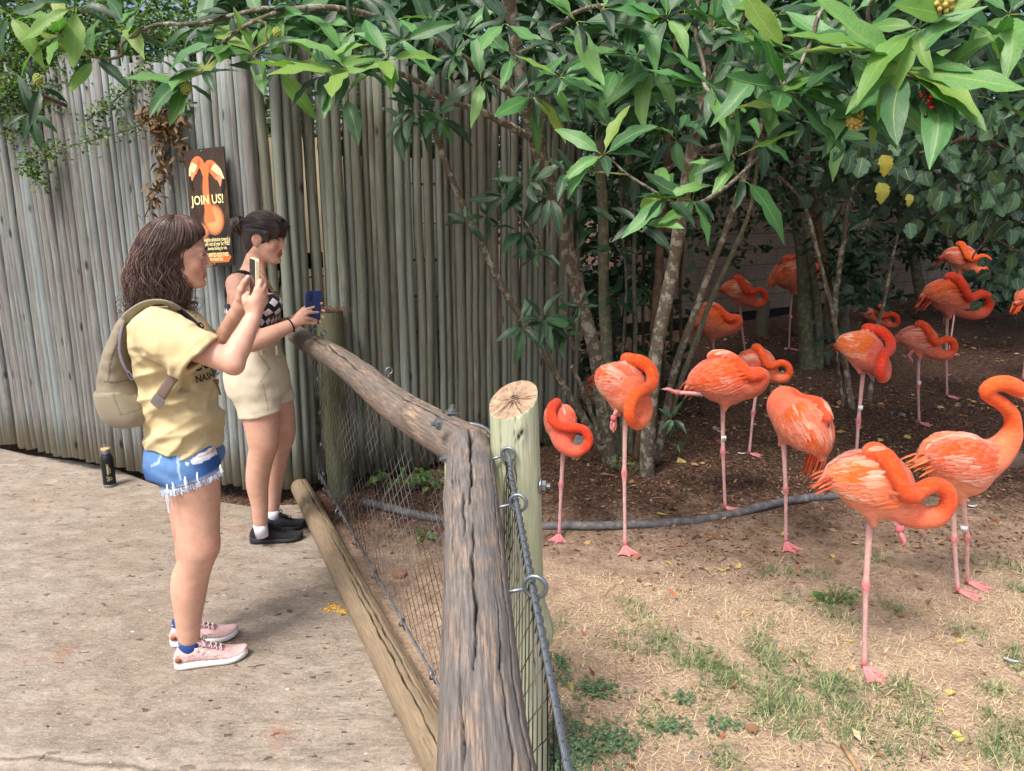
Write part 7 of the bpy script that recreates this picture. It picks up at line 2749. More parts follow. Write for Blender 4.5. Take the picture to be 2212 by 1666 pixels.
def mass(name, P0, Rm, L, mat, parent=None, kind='small', rows=4, rs=None, variants=4):
    """one mesh of many leaves: P0 (n,3), Rm (n,3,3), L (n,)"""
    rs = rs or np.random.default_rng(3)
    n = len(P0)
    Vs, Fs, UVs, Cs, base = [], [], [], [], 0
    pick = rs.integers(variants, size=n)
    for k in range(variants):
        V, F, UV = leaf_geo(kind, k + 11, rows)
        sel = np.nonzero(pick == k)[0]
        if len(sel) == 0:
            continue
        W = np.einsum('nij,vj->nvi', Rm[sel], V) * L[sel][:, None, None] + P0[sel][:, None, :]
        Vs.append(W.reshape(-1, 3))
        Fs.append((F[None] + (np.arange(len(sel)) * len(V))[:, None, None]).reshape(-1, 4) + base)
        UVs.append(np.tile(UV, (len(sel), 1)))
        Cs.append(np.repeat(rs.uniform(0, 1, len(sel)), len(V)))
        base += len(sel) * len(V)
    c = np.concatenate(Cs)
    me = np_mesh(name, np.concatenate(Vs), np.concatenate(Fs), mat, cols=np.repeat(c[:, None], 3, 1), uv=np.concatenate(UVs))
    return tag(ob(name, me, parent), kind='stuff')


def rand_rot(n, rs, up=0.55, droop=0.3):
    d = rs.normal(0, 1, (n, 3))
    d[:, 2] = d[:, 2] * 0.45 - droop
    d /= np.linalg.norm(d, axis=1, keepdims=True)
    nn = rs.normal(0, 0.5, (n, 3)) + (0, -0.25, up)
    z = nn - (nn * d).sum(1, keepdims=True) * d
    z /= np.linalg.norm(z, axis=1, keepdims=True) + 1e-9
    return np.stack([d, np.cross(z, d), z], 2)


def clumps(rs, centres, n, rad, flat=0.7):
    """n points scattered in whorl-like clumps round the centres"""
    i = rs.integers(len(centres), size=n)
    return centres[i] + rs.normal(0, 1, (n, 3)) * rad * (1, 1, flat)


# ------------------------------------------------------------------ bark
def bark_mat(name, a, b, c, lich=0.5):
    m = NT(name)
    v = m.coord(scale=(1, 1, 0.8))
    n = m.noise(v, 26, 6, 0.65)
    n2 = m.noise(v, 9, 4, 0.6)
    n3 = m.noise(m.coord(scale=(1, 1, 3.0)), 70, 5, 0.7)
    base = m.ramp(n3, [(0.3, a), (0.65, b)])
    base = m.mix(m.math('MULTIPLY', m.ramp(n, [(0.50, 0.0), (0.58, 1.0)]), lich), base, c)
    base = m.mix(m.ramp(n2, [(0.55, 0.0), (0.75, 0.5)]), base, srgb(92, 98, 72))
    return m.fin(base, 0.9, m.bump(m.math('ADD', n3, m.math('MULTIPLY', n, 0.5)), 0.7, 0.008), spec=0.15)


M_BARK = bark_mat('lichen_bark', srgb(74, 66, 56), srgb(112, 104, 90), srgb(160, 160, 146), 0.8)
M_BARKB = bark_mat('brown_bark', srgb(62, 48, 38), srgb(94, 76, 60), srgb(130, 116, 100), 0.3)
M_TWIG = plain('green_twig', srgb(104, 110, 70), 0.8)
M_BARKG = bark_mat('green_grey_bark', srgb(74, 74, 60), srgb(112, 112, 92), srgb(140, 142, 124), 0.5)


def stem(parent, pts, r, mat, name='trunk', n=None, sides=12, seed=0, lump=0.06):
    pts = np.array(pts, float)
    n = n or max(10, len(pts) * 9)
    q = spline(pts, n)
    t = np.linspace(0, 1, n)
    rad = np.interp(t, np.linspace(0, 1, len(r)), r)
    rad = rad * (1 + lump * np.sin(t * 31 + seed) * np.sin(t * 17 + 2 * seed) + lump * 0.5 * np.sin(t * 83 + seed))
    q = q + 0.004 * np.stack([np.sin(t * 23 + seed), np.cos(t * 19 + seed), 0 * t], 1)
    return MB().tube(q, rad, sides).obj(name, mat, parent)


def pxs(lst):
    return [P(u, v, Y) for u, v, Y in lst]


mag = thing('magnolia_tree', 'many-stemmed magnolia with large glossy leaves whorled over the yard and railing', 'tree', (0.72, 4.65, gzf(0.72, 4.65)))
MO = np.array(mag.location)


def mstem(pts, r, mat=None, name='trunk', **kw):
    return stem(mag, [p - MO for p in pxs(pts)], r, mat or M_BARK, name, **kw)


mstem([(1318, 1005, 4.72), (1302, 880, 4.68), (1288, 780, 4.60), (1255, 650, 4.5), (1212, 480, 4.3), (1165, 330, 4.1), (1132, 200, 3.95), (1105, 40, 3.8), (1090, -60, 3.7)], [.050, .044, .042, .042, .040, .036, .034, .03, .026], seed=1)
mstem([(1338, 1010, 4.85), (1318, 880, 4.9), (1308, 700, 4.9), (1302, 480, 4.85), (1296, 300, 4.8), (1305, 100, 4.8), (1310, -60, 4.8)], [.048, .040, .038, .034, .03, .028, .025], M_BARKG, seed=2)
mstem([(1398, 1052, 4.55), (1400, 940, 4.50), (1412, 800, 4.45), (1445, 620, 4.35), (1476, 440, 4.2), (1505, 270, 4.1), (1530, 120, 4.0), (1550, -40, 3.9)], [.052, .044, .042, .040, .034, .03, .026, .022], seed=3)
mstem([(1376, 1000, 4.75), (1405, 820, 4.75), (1420, 640, 4.7), (1424, 560, 4.7), (1438, 380, 4.6), (1452, 200, 4.5), (1470, 0, 4.4)], [.036, .030, .028, .027, .024, .022, .018], M_BARKB, seed=4)
mstem([(1418, 1000, 4.65), (1440, 880, 4.65), (1470, 760, 4.6), (1525, 610, 4.55), (1562, 510, 4.5), (1620, 350, 4.4), (1650, 240, 4.3)], [.028, .024, .022, .020, .018, .015, .012], seed=5)
mstem([(1430, 940, 4.7), (1470, 830, 4.7), (1520, 690, 4.7), (1570, 570, 4.65), (1612, 480, 4.6), (1640, 340, 4.5)], [.020, .018, .016, .015, .013, .010], M_BARKG, seed=6)
mstem([(1312, 990, 4.72), (1262, 905, 4.66), (1205, 815, 4.6), (1150, 720, 4.5), (1085, 620, 4.4), (1030, 510, 4.3), (975, 380, 4.2), (950, 320, 4.15), (925, 240, 4.0)], [.030, .027, .024, .021, .020, .019, .017, .015, .012], seed=7)
mstem([(1300, 960, 4.6), (1280, 900, 4.55), (1262, 850, 4.5), (1235, 790, 4.45)], [.016, .015, .014, .010], seed=8)
mstem([(1360, 1000, 4.9), (1372, 800, 5.0), (1370, 560, 5.0), (1368, 300, 5.0)], [.018, .016, .012, .010], M_BARKG, seed=9)
mstem([(1345, 1010, 4.8), (1340, 830, 4.95), (1352, 640, 5.1), (1340, 400, 5.1)], [.012, .010, .009, .008], M_BARKG, seed=10)

# limbs: from trunk forks out to the whorls (photo pixels, distance)
LIMBS = [
    ([(1150, 300, 4.0), (1060, 250, 3.75), (960, 215, 3.5), (880, 165, 3.25), (800, 150, 3.1), (720, 150, 3.0)], [.020, .017, .014, .011, .009, .006]),
    ([(1140, 230, 3.95), (1010, 130, 3.7), (880, 60, 3.4), (740, 20, 3.2), (640, 20, 3.1), (550, 45, 3.0), (480, 95, 3.0)], [.018, .016, .014, .012, .010, .008, .006]),
    ([(640, 20, 3.1), (560, 20, 3.1), (430, 50, 3.1), (330, 55, 3.1), (270, 90, 3.1), (262, 120, 3.1), (210, 125, 3.1), (160, 95, 3.05)], [.010, .009, .008, .007, .006, .006, .005, .004]),
    ([(160, 95, 3.05), (130, 60, 3.0), (120, 30, 3.0)], [.004, .004, .003]),
    ([(550, 45, 3.0), (570, 50, 3.0), (575, 90, 3.0), (545, 110, 3.0)], [.006, .005, .005, .004]),
    ([(1500, 300, 4.1), (1550, 150, 3.4), (1600, 40, 2.9), (1640, -40, 2.6)], [.018, .016, .013, .010]),
    ([(1510, -60, 2.7), (1505, 60, 2.55), (1520, 150, 2.45), (1525, 190, 2.40), (1560, 240, 2.4), (1575, 300, 2.4), (1590, 345, 2.4)], [.008, .007, .006, .0055, .005, .004, .003]),
    ([(1800, -60, 2.4), (1770, 30, 2.3), (1740, 120, 2.25), (1690, 190, 2.2)], [.007, .006, .005, .004]),
    ([(2180, -50, 2.0), (2060, 40, 2.0), (1985, 80, 2.0), (1945, 130, 2.0), (1950, 165, 2.0), (2010, 170, 2.02)], [.010, .008, .006, .005, .0045, .003]),
    ([(2100, -40, 2.1), (1900, -10, 2.15), (1880, 60, 2.2), (1905, 120, 2.2)], [.008, .007, .005, .004]),
    ([(1640, 340, 4.5), (1560, 410, 3.6), (1500, 440, 3.0), (1440, 430, 2.55), (1360, 378, 2.5), (1305, 335, 2.5)], [.012, .009, .007, .005, .004, .003]),
    ([(1440, 430, 2.55), (1390, 500, 2.5), (1378, 480, 2.5)], [.004, .003, .002]),
    ([(1360, 378, 2.5), (1290, 372, 2.5), (1225, 372, 2.5)], [.003, .003, .002]),
    ([(1240, 760, 4.45), (1210, 640, 4.2), (1160, 520, 4.0), (1110, 450, 3.95)], [.008, .007, .006, .004]),
    ([(1250, 720, 4.3), (1190, 700, 4.0), (1150, 690, 3.9)], [.006, .005, .003]),
    ([(1420, 380, 4.5), (1500, 330, 4.3), (1600, 300, 4.2)], [.014, .012, .010]),
    ([(1120, 120, 3.85), (1200, 60, 3.3), (1260, 20, 2.8), (1330, 10, 2.6)], [.012, .010, .007, .005]),
    ([(1165, 330, 4.1), (1180, 220, 3.4), (1205, 165, 2.9)], [.010, .007, .004]),
]
for i, (pts, r) in enumerate(LIMBS):
    mstem(pts, r, M_BARK if r[0] > 0.006 else M_TWIG, 'branch', sides=7, seed=20 + i, lump=0.12, n=len(pts) * 6)

WH = [  # u, v, Y, leaf px, count, young?
    (165, 15, 3.0, 92, 6, 1), (128, 75, 3.0, 88, 7, 1), (205, 128, 3.05, 88, 6, .6), (62, 245, 3.2, 56, 6, 1), (88, 190, 3.2, 50, 4, .3), (20, 30, 3.0, 90, 5, 1), (270, 60, 3.2, 75, 5, .3),
    (398, 178, 3.1, 78, 8, .4), (440, 150, 3.05, 80, 6, .2), (478, 100, 3.0, 100, 7, .4), (548, 118, 3.0, 92, 9, .8), (600, 150, 3.05, 76, 5, .6), (430, 60, 3.15, 75, 6, .2), (350, 110, 3.2, 70, 5, .1),
    (565, 40, 3.1, 72, 6, .2), (640, 30, 3.2, 76, 6, .1), (700, 158, 3.0, 92, 9, .6), (752, 150, 2.95, 96, 8, .5), (745, 205, 3.0, 84, 4, .8), (838, 128, 2.9, 92, 6, .7), (765, 60, 3.2, 80, 7, .0), (690, 70, 3.3, 70, 6, 0),
    (900, 235, 3.7, 62, 9, 0), (868, 262, 3.8, 55, 7, 0), (945, 252, 3.7, 58, 7, 0), (1000, 70, 3.5, 62, 7, 0), (930, 60, 3.5, 62, 7, 0), (1062, 84, 3.3, 52, 7, .3), (1105, 118, 3.2, 66, 6, 0), (860, 40, 3.4, 70, 6, 0),
    (1152, 208, 2.9, 84, 9, .1), (1208, 165, 2.8, 82, 9, .1), (1165, 150, 3.0, 70, 6, 0), (1245, 45, 2.6, 104, 7, 0), (1300, 20, 2.5, 100, 6, .2), (1290, 130, 2.9, 76, 7, 0), (1340, 90, 2.9, 76, 7, 0),
    (1302, 335, 2.5, 84, 7, .2), (1222, 372, 2.5, 50, 4, .4), (1378, 482, 2.5, 84, 5, .1), (1436, 430, 2.5, 84, 7, .1), (1496, 432, 2.5, 76, 7, .1), (1590, 338, 2.4, 96, 4, .2), (1572, 240, 2.4, 94, 8, .3), (1604, 385, 2.4, 100, 3, .1),
    (1536, 188, 2.4, 92, 8, .2), (1470, 130, 2.6, 80, 8, .1), (1408, 150, 2.7, 78, 8, .2), (1540, 60, 2.5, 94, 8, .3), (1600, 70, 2.45, 96, 8, .2), (1440, 40, 2.6, 88, 8, .1), (1385, 200, 2.9, 70, 7, 0), (1365, 30, 2.6, 88, 6, .2),
    (1692, 190, 2.2, 118, 9, .3), (1700, 120, 2.3, 110, 5, .3), (1640, 160, 2.3, 100, 5, 0), (1950, 148, 2.0, 150, 9, .2), (1985, 60, 2.0, 128, 7, .4), (2015, 175, 2.05, 140, 6, .2), (2075, 40, 2.0, 120, 5, .3), (1905, 110, 2.1, 120, 7, .2), (1840, 210, 2.2, 96, 6, .1), (1850, 120, 2.2, 120, 6, .1),
    (1680, 30, 2.5, 92, 7, .2), (1770, 20, 2.4, 96, 7, .1), (1840, 30, 2.3, 90, 6, .2), (2150, 90, 2.2, 110, 5, .2), (1780, 100, 2.4, 90, 6, 0), (1600, 150, 2.6, 85, 6, 0),
    (1092, 425, 3.95, 52, 9, 0), (1050, 470, 4.0, 44, 6, 0), (1140, 395, 3.95, 56, 7, 0), (1188, 425, 3.95, 54, 7, 0), (1128, 500, 4.0, 54, 9, 0), (1160, 545, 4.0, 44, 6, 0), (1010, 482, 4.05, 40, 5, 0), (1240, 380, 4.1, 52, 7, 0), (1262, 450, 4.3, 46, 7, 0),
    (1172, 690, 3.9, 58, 9, .4), (1128, 705, 3.9, 52, 7, .2), (1222, 712, 3.95, 52, 8, .1), (1255, 660, 4.1, 46, 6, 0), (1325, 640, 4.7, 44, 7, 0), (1330, 540, 4.6, 46, 7, 0), (1400, 640, 4.9, 40, 6, 0),
    (980, 120, 3.2, 66, 8, .1), (1040, 175, 3.3, 62, 7, 0), (1090, 50, 3.2, 66, 7, .1), (1260, 210, 3.0, 72, 8, 0), (1330, 150, 2.8, 78, 8, .1), (1375, 120, 2.8, 80, 8, .1), (1420, 230, 2.9, 74, 7, .1), (1480, 210, 2.7, 80, 8, .1), (1460, 300, 3.0, 66, 7, 0), (1640, 230, 2.6, 84, 8, .1), (1730, 260, 2.5, 84, 7, .1), (1760, 150, 2.3, 100, 7, .1), (1820, 300, 2.7, 78, 6, 0), (1890, 190, 2.2, 100, 7, .1), (2090, 150, 2.2, 110, 7, .1), (2130, 210, 2.3, 100, 6, 0), (2180, 30, 2.2, 110, 6, .2), (1480, 20, 2.7, 84, 7, .1), (1200, 95, 3.0, 74, 7, .1), (870, 90, 3.1, 72, 7, .1), (800, 95, 3.1, 74, 7, .1), (500, 30, 3.1, 76, 6, .2), (300, 20, 3.2, 72, 6, .2), (1640, 310, 2.9, 66, 6, 0),
    (1455, 905, 4.3, 34, 6, .3), (1462, 960, 4.3, 26, 4, .2), (1368, 450, 4.4, 48, 7, 0), (1320, 250, 4.0, 55, 8, 0), (1260, 230, 4.0, 55, 7, 0), (1500, 560, 4.8, 38, 3, .8), (1440, 600, 4.8, 32, 3, .5),
]
rs = np.random.default_rng(21)
MAGM = leaf_meshes('mag', M_MAG, 10)
NEWM = leaf_meshes('mag', M_NEWL, 10)
leaves = []
for (u, v, Y, px, n, young) in WH:
    c = P(u, v, Y)
    L_ = px * Y * 1.22 / FPX
    ax = nrm(np.array((rs.normal(0, 0.35), -0.75 + rs.normal(0, 0.2), 0.55 + rs.normal(0, 0.25))))
    e1 = nrm(np.cross(ax, (0.2, 0.1, 1)))
    e2 = np.cross(ax, e1)
    a0 = rs.uniform(0, 6)
    twb = c - ax * 0.12 + (0, 0.05, -0.02)
    for k in range(n):
        a = a0 + 2.4 * k + rs.normal(0, 0.32)
        el = rs.uniform(0.35, 0.75) + 0.75 * (1 - k / n)
        d = ax * math.cos(el) * 0.6 + (math.cos(a) * e1 + math.sin(a) * e2) * math.sin(el)
        d = nrm(d + np.array((0, 0, -0.22)))
        nn = ax * 0.8 + np.array((0, -0.25, 0.7)) + rs.normal(0, 0.38, 3)
        l = L_ * rs.uniform(0.58, 1.2) * (0.65 if k == n - 1 else 1)
        p0 = c + d * 0.14 * l
        leaves.append((px * l / L_, p0, orient(d, nn), l, rs.uniform() < young))
leaves.sort(key=lambda q: -q[0])
for (_, p0, Rm, l, yg) in leaves[:296]:
    o = bpy.data.objects.new('leaf', (NEWM if yg else MAGM)[rs.integers(10)])
    M4 = np.eye(4)
    M4[:3, :3] = Rm * l
    M4[:3, 3] = p0 - MO
    o.parent = mag
    col.objects.link(o)
    o.matrix_basis = Matrix(M4.tolist())
rest = leaves[296:]
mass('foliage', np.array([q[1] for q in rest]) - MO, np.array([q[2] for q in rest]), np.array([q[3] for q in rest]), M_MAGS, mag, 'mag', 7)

# ungrouped mass of the crown: behind and above the near whorls
def box_centres(rs, n, lo, hi):
    return rs.uniform(0, 1, (n, 3)) * (np.array(hi) - lo) + lo


def above_view(p, slack=0.0):
    """above the upper edge of what the camera sees"""
    return p[:, 2] > CAM_H + p[:, 1] * math.tan(R(13.3)) + slack


cc = []
for (u0, u1, v0, v1, Y0, Y1, n) in ((830, 1250, -60, 150, 3.7, 4.9, 60), (1180, 1700, -80, 260, 3.9, 5.6, 90), (1600, 2260, -80, 330, 3.3, 5.6, 100), (1250, 1480, 200, 480, 4.7, 5.6, 34), (480, 900, -70, 60, 3.5, 4.4, 34), (1230, 1420, 480, 860, 5.2, 5.9, 14)):
    for _ in range(n):
        cc.append(P(rs.uniform(u0, u1), rs.uniform(v0, v1), rs.uniform(Y0, Y1)))
cc = np.array(cc)
over = box_centres(rs, 560, (-1.6, 2.9, 2.75), (5.5, 9.5, 4.6))  # unseen canopy above the frame, added to shade the yard
over = over[above_view(over, 0.25)]
over = over[(over[:, 0] > 0.4) | (over[:, 1] > 4.4)]
i = np.repeat(np.arange(len(cc)), 9)
p_ = cc[i] + rs.normal(0, 0.035, (len(i), 3))
Rr = rand_rot(len(i), rs)
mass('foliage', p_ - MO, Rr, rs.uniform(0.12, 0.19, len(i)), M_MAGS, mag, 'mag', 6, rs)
i = np.repeat(np.arange(len(over)), 14)
p_ = over[i] + rs.normal(0, 0.10, (len(i), 3))
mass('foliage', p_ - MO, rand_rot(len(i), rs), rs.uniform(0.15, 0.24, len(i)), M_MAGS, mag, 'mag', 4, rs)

# seed cones
M_CONE = plain('seed_cone', srgb(150, 162, 84), 0.8, var=0.2, sc_=60, bump=0.4)
M_CONEY = plain('ripe_cone', srgb(176, 160, 88), 0.8, var=0.25, sc_=60, bump=0.4)
for (u, v, Y, px, mt) in ((400, 188, 3.05, 24, M_CONE), (82, 172, 3.15, 18, M_CONE), (1573, 243, 2.36, 26, M_CONE), (1848, 258, 2.15, 34, M_CONEY), (598, 70, 3.0, 16, M_CONE), (2040, 2, 1.98, 44, M_CONEY)):
    c = P(u, v, Y) - MO
    r_ = px * Y / FPX / 2 * 1.05
    mb = MB().add(*sphere_geo(c, r_ * 0.86, 12, 10))
    for k in range(40):
        z = 1 - 2 * (k + .5) / 40
        a = k * 2.4
        q = np.array((math.sqrt(1 - z * z) * math.cos(a), math.sqrt(1 - z * z) * math.sin(a), z))
        mb.add(*sphere_geo(c + q * r_ * (0.86, 0.86, 1.1), r_ * 0.24, 6, 4))
    mb.obj('seed_cone', mt, mag)
c = P(2004, 212, 1.97) - MO
mb = MB()
for k in range(26):
    q = c + rs.normal(0, 1, 3) * (0.008, 0.008, 0.017)
    mb.add(*sphere_geo(q, rs.uniform(0.004, 0.006), 8, 6), c=(0.40, 0.012, 0.012) if rs.uniform() < 0.45 else (0.03, 0.015, 0.012))
mb.obj('seed_cone', plain_col('seed_gloss', 0.3), mag, colors=True)

# ------------------------------------------------------------------ stem clump behind, with its own leaves
def multi_tree(label, base, stems, mat, foliage, leafmat, L_, name='tree', kind='small', per=9, rows=4, seed=1):
    base = np.array((base[0], base[1], gzf(base[0], base[1])))
    t = thing(name, label, 'tree' if name == 'tree' else name, tuple(base))
    for k, (pts, r, mm) in enumerate(stems):
        stem(t, [p - base for p in pxs(pts)], r, mm or mat, 'trunk', seed=seed + k)
    if foliage is not None and len(foliage):
        r2 = np.random.default_rng(seed)
        i = np.repeat(np.arange(len(foliage)), per)
        p_ = foliage[i] + r2.normal(0, L_[0] * 0.9, (len(i), 3))
        mass('foliage', p_ - base, rand_rot(len(i), r2), r2.uniform(L_[0], L_[1], len(i)), leafmat, t, kind, rows, r2)
    return t, base


r2 = np.random.default_rng(77)


def pxbox(n, *boxes):
    out = []
    for (u0, u1, v0, v1, Y0, Y1, k) in boxes:
        for _ in range(int(n * k)):
            out.append(P(r2.uniform(u0, u1), r2.uniform(v0, v1), r2.uniform(Y0, Y1)))
    return np.array(out)


multi_tree('clump of thick grey-green stems in the middle of the shaded yard', G(1745, 790, 0.12)[:2],
    [([(1748, 802, 7.4), (1742, 700, 7.4), (1738, 560, 7.4), (1722, 400, 7.3), (1715, 200, 7.2), (1700, 50, 7.1)], [.092, .082, .078, .072, .06, .05], None),
     ([(1768, 800, 7.35), (1770, 700, 7.3), (1755, 580, 7.3), (1738, 480, 7.3), (1700, 400, 7.3), (1690, 330, 7.3)], [.042, .036, .032, .03, .025, .02], None),
     ([(1802, 705, 6.9), (1790, 620, 6.9), (1772, 520, 6.9), (1758, 420, 6.9), (1745, 330, 6.9)], [.035, .032, .030, .026, .02], M_BARKB),
     ([(1820, 770, 7.4), (1828, 640, 7.4), (1860, 520, 7.4), (1900, 400, 7.4)], [.05, .045, .04, .035], None),
     ([(1785, 790, 7.5), (1790, 650, 7.6), (1800, 480, 7.6), (1780, 300, 7.6)], [.04, .036, .034, .03], None)],
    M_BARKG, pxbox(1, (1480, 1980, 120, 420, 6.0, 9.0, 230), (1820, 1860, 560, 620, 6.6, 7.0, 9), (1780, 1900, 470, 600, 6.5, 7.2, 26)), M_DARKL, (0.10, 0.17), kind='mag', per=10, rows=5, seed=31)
multi_tree('sapling of thin pale stems under the ringed flamingo left of the nearest bird', (2.25, 4.95),
    [([(1842, 885, 4.95), (1828, 800, 4.95), (1812, 740, 4.9), (1790, 640, 4.9), (1760, 520, 4.9), (1730, 430, 4.9), (1680, 380, 4.9)], [.022, .018, .016, .014, .012, .010, .008], None),
     ([(1878, 870, 5.0), (1886, 790, 5.0), (1892, 730, 5.0), (1920, 600, 5.1), (1950, 450, 5.2)], [.018, .015, .013, .011, .008], None),
     ([(1822, 880, 5.1), (1812, 800, 5.1), (1808, 760, 5.1)], [.011, .009, .006], None),
     ([(1800, 700, 5.2), (1810, 600, 5.2), (1825, 500, 5.2), (1850, 350, 5.2)], [.02, .018, .016, .012], None)],
    M_BARK, pxbox(1, (1790, 1850, 690, 730, 4.9, 5.1, 4), (1815, 1905, 600, 660, 5.2, 5.6, 7), (1870, 1930, 625, 650, 6.2, 6.5, 6)), M_HAZS, (0.06, 0.09), 'tree', 'round', 5, 6, 41)
multi_tree('slim far tree between the thick stem clump and the round-leaved shrub', G(1985, 640, 0.25)[:2],
    [([(1990, 645, 9.8), (1975, 560, 9.8), (1955, 480, 9.7), (1940, 380, 9.6)], [.07, .06, .055, .05], None), ([(2062, 660, 8.8), (2060, 600, 8.8), (2050, 500, 8.8)], [.04, .035, .03], None),
     ([(2085, 650, 9.0), (2090, 560, 9.0), (2110, 460, 9.0)], [.03, .028, .025], None)],
    M_BARKG, pxbox(1, (1900, 2260, 300, 560, 9.4, 11.0, 130), (2120, 2260, 520, 640, 7.8, 10, 60)), M_DARKL, (0.12, 0.20), kind='mag', per=10, rows=4, seed=51)
multi_tree('dark bushy understorey tree behind the magnolia stems at the fence end', (1.35, 5.9),
    [([(1300 + 22 * k, 900 - 6 * k, 5.6 + .1 * k), (1310 + 20 * k, 600, 5.7 + .1 * k), (1290 + 26 * k, 300, 5.8)], [.016, .013, .010], None) for k in range(9)],
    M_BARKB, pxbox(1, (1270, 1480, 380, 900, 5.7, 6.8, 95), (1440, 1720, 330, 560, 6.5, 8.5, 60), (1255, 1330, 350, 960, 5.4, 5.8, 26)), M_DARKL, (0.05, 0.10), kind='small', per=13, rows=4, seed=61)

# round-leaved shrub at the right
shr = thing('round_leaved_shrub', 'dark shrub with round toothed leaves, a few yellow, overhanging the yard at right', 'shrub', (4.4, 5.2, 0.0))
SO = np.array(shr.location)
for k, (pts, r) in enumerate((([(2400, 900, 5.2), (2330, 600, 4.6), (2230, 380, 4.0), (2120, 300, 3.7), (1990, 330, 3.5)], [.03, .026, .02, .012, .006]), ([(2400, 900, 5.2), (2350, 500, 4.6), (2200, 200, 4.2), (2050, 150, 4.0)], [.03, .024, .016, .01]),
                                ([(2200, 380, 4.0), (2150, 480, 3.9), (2100, 560, 3.9)], [.008, .006, .004]), ([(2240, 500, 4.2), (2212, 545, 4.4), (2080, 480, 4.6)], [.008, .006, .004]), ([(2130, 500, 6.0), (2165, 545, 6.0), (2260, 620, 6.0)], [.006, .008, .012]))):
    stem(shr, [p - SO for p in pxs(pts)], r, M_BARKB, 'branch', seed=k, sides=7)
RM = leaf_meshes('round', M_HAZ, rows=12)
YM = leaf_meshes('round', M_YEL, 3, rows=12)
cand = []
for (u0, u1, v0, v1, Y0, Y1, n, L0) in ((1800, 2212, 230, 440, 3.3, 3.8, 150, .082), (1960, 2212, 400, 500, 3.4, 3.8, 40, .080), (2000, 2212, 470, 640, 4.0, 4.8, 60, .068), (1860, 2212, 120, 260, 3.5, 4.2, 60, .078), (2060, 2150, 600, 700, 4.6, 4.9, 5, .07)):
    k = 0
    while k < n:
        u, v = r2.uniform(u0, u1), r2.uniform(v0, v1)
        if v > 330 + (u - 1800) * 0.40 and v1 < 460 or (2000 < u < 2118 and 492 < v < 660):
            continue
        k += 1
        Y = r2.uniform(Y0, Y1)
        d = nrm(np.array((r2.normal(0, .6), -0.2 + r2.normal(0, .4), -0.75 + r2.normal(0, .3))))
        nn = np.array((r2.normal(0, .6), -0.7, 0.5 + r2.normal(0, .5)))
        l = L0 * r2.uniform(0.7, 1.2)
        cand.append((l / Y, P(u, v, Y), orient(d, nn), l))
cand.sort(key=lambda q: -q[0])
for k, (_, p0, Rm, l) in enumerate(cand[:292]):
    me = YM[r2.integers(3)] if r2.uniform() < 0.012 else RM[r2.integers(6)]
    o = bpy.data.objects.new('leaf', me)
    M4 = np.eye(4)
    M4[:3, :3] = Rm * l
    M4[:3, 3] = p0 - SO
    o.parent = shr
    col.objects.link(o)
    o.matrix_basis = Matrix(M4.tolist())
for (u, v, l) in ((1905, 335, .085), (1898, 395, .085), (1960, 420, .05)):
    o = bpy.data.objects.new('leaf', YM[0])
    M4 = np.eye(4)
    M4[:3, :3] = orient(np.array((0.3, -0.2, -0.9)), np.array((0.1, -0.8, 0.4))) * l
    M4[:3, 3] = P(u, v, 3.25) - SO
    o.parent = shr
    col.objects.link(o)
    o.matrix_basis = Matrix(M4.tolist())
bk = pxbox(1, (1800, 2280, 60, 420, 4.0, 5.6, 150), (1990, 2280, 420, 600, 4.8, 6.2, 60))
bk = bk[~((bk[:, 1] < 3.9) | ((np.abs(bk[:, 0] / bk[:, 1] - 0.578) < 0.06) & ((bk[:, 2] - CAM_H) / bk[:, 1] < -0.015)))]
i = np.repeat(np.arange(len(bk)), 9)
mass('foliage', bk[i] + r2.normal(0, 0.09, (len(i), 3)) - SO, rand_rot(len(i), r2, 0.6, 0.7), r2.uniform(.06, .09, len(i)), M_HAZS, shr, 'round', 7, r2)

# ------------------------------------------------------------------ trees beyond fence and wall
def far_tree(label, x, y, ztop, rad, n, L_, mat, seed, zlow=0.8, per=10, trunk=0.09, kind='small', cut=None):
    r3 = np.random.default_rng(seed)
    b = np.array((x, y, gzf(x, y)))
    t = thing('tree', label, 'tree', tuple(b), group=None)
    stem(t, [np.array(q_) for q_ in ((0, 0, -0.1), (0.05, 0, ztop * .4), (-0.05, .05, ztop * .75))], [trunk, trunk * .8, trunk * .4], M_BARKB, 'trunk', seed=seed)
    for k in range(7):
        a = r3.uniform(0, 2 * PI)
        z0 = ztop * r3.uniform(0.25, 0.6)
        stem(t, [np.array((0, 0, z0)), np.array((math.cos(a) * rad * .4, math.sin(a) * rad * .4, z0 + .35)), np.array((math.cos(a) * rad * .85, math.sin(a) * rad * .85, z0 + r3.uniform(.3, 1.0)))], [trunk * .4, trunk * .25, trunk * .1], M_BARKB, 'branch', seed=k, sides=6)
    q = r3.normal(0, 1, (n, 3))
    q /= np.linalg.norm(q, axis=1, keepdims=True)
    q *= (r3.uniform(0.3, 1, n) ** 0.45)[:, None]
    cz, hz = (ztop + zlow) / 2, (ztop - zlow) / 2
    c = q * (rad, rad * 0.8, hz) * (1 + 0.18 * vnoise(q, 3.1, seed))[:, None] + (0, 0, cz)
    if cut is not None:
        c = c[cut(c + b)]
    i = np.repeat(np.arange(len(c)), per)
    mass('crown', c[i] + r3.normal(0, L_ * 1.9, (len(i), 3)), rand_rot(len(i), r3), r3.uniform(L_ * .7, L_ * 1.2, len(i)), mat, t, kind, 4, r3)
    return t


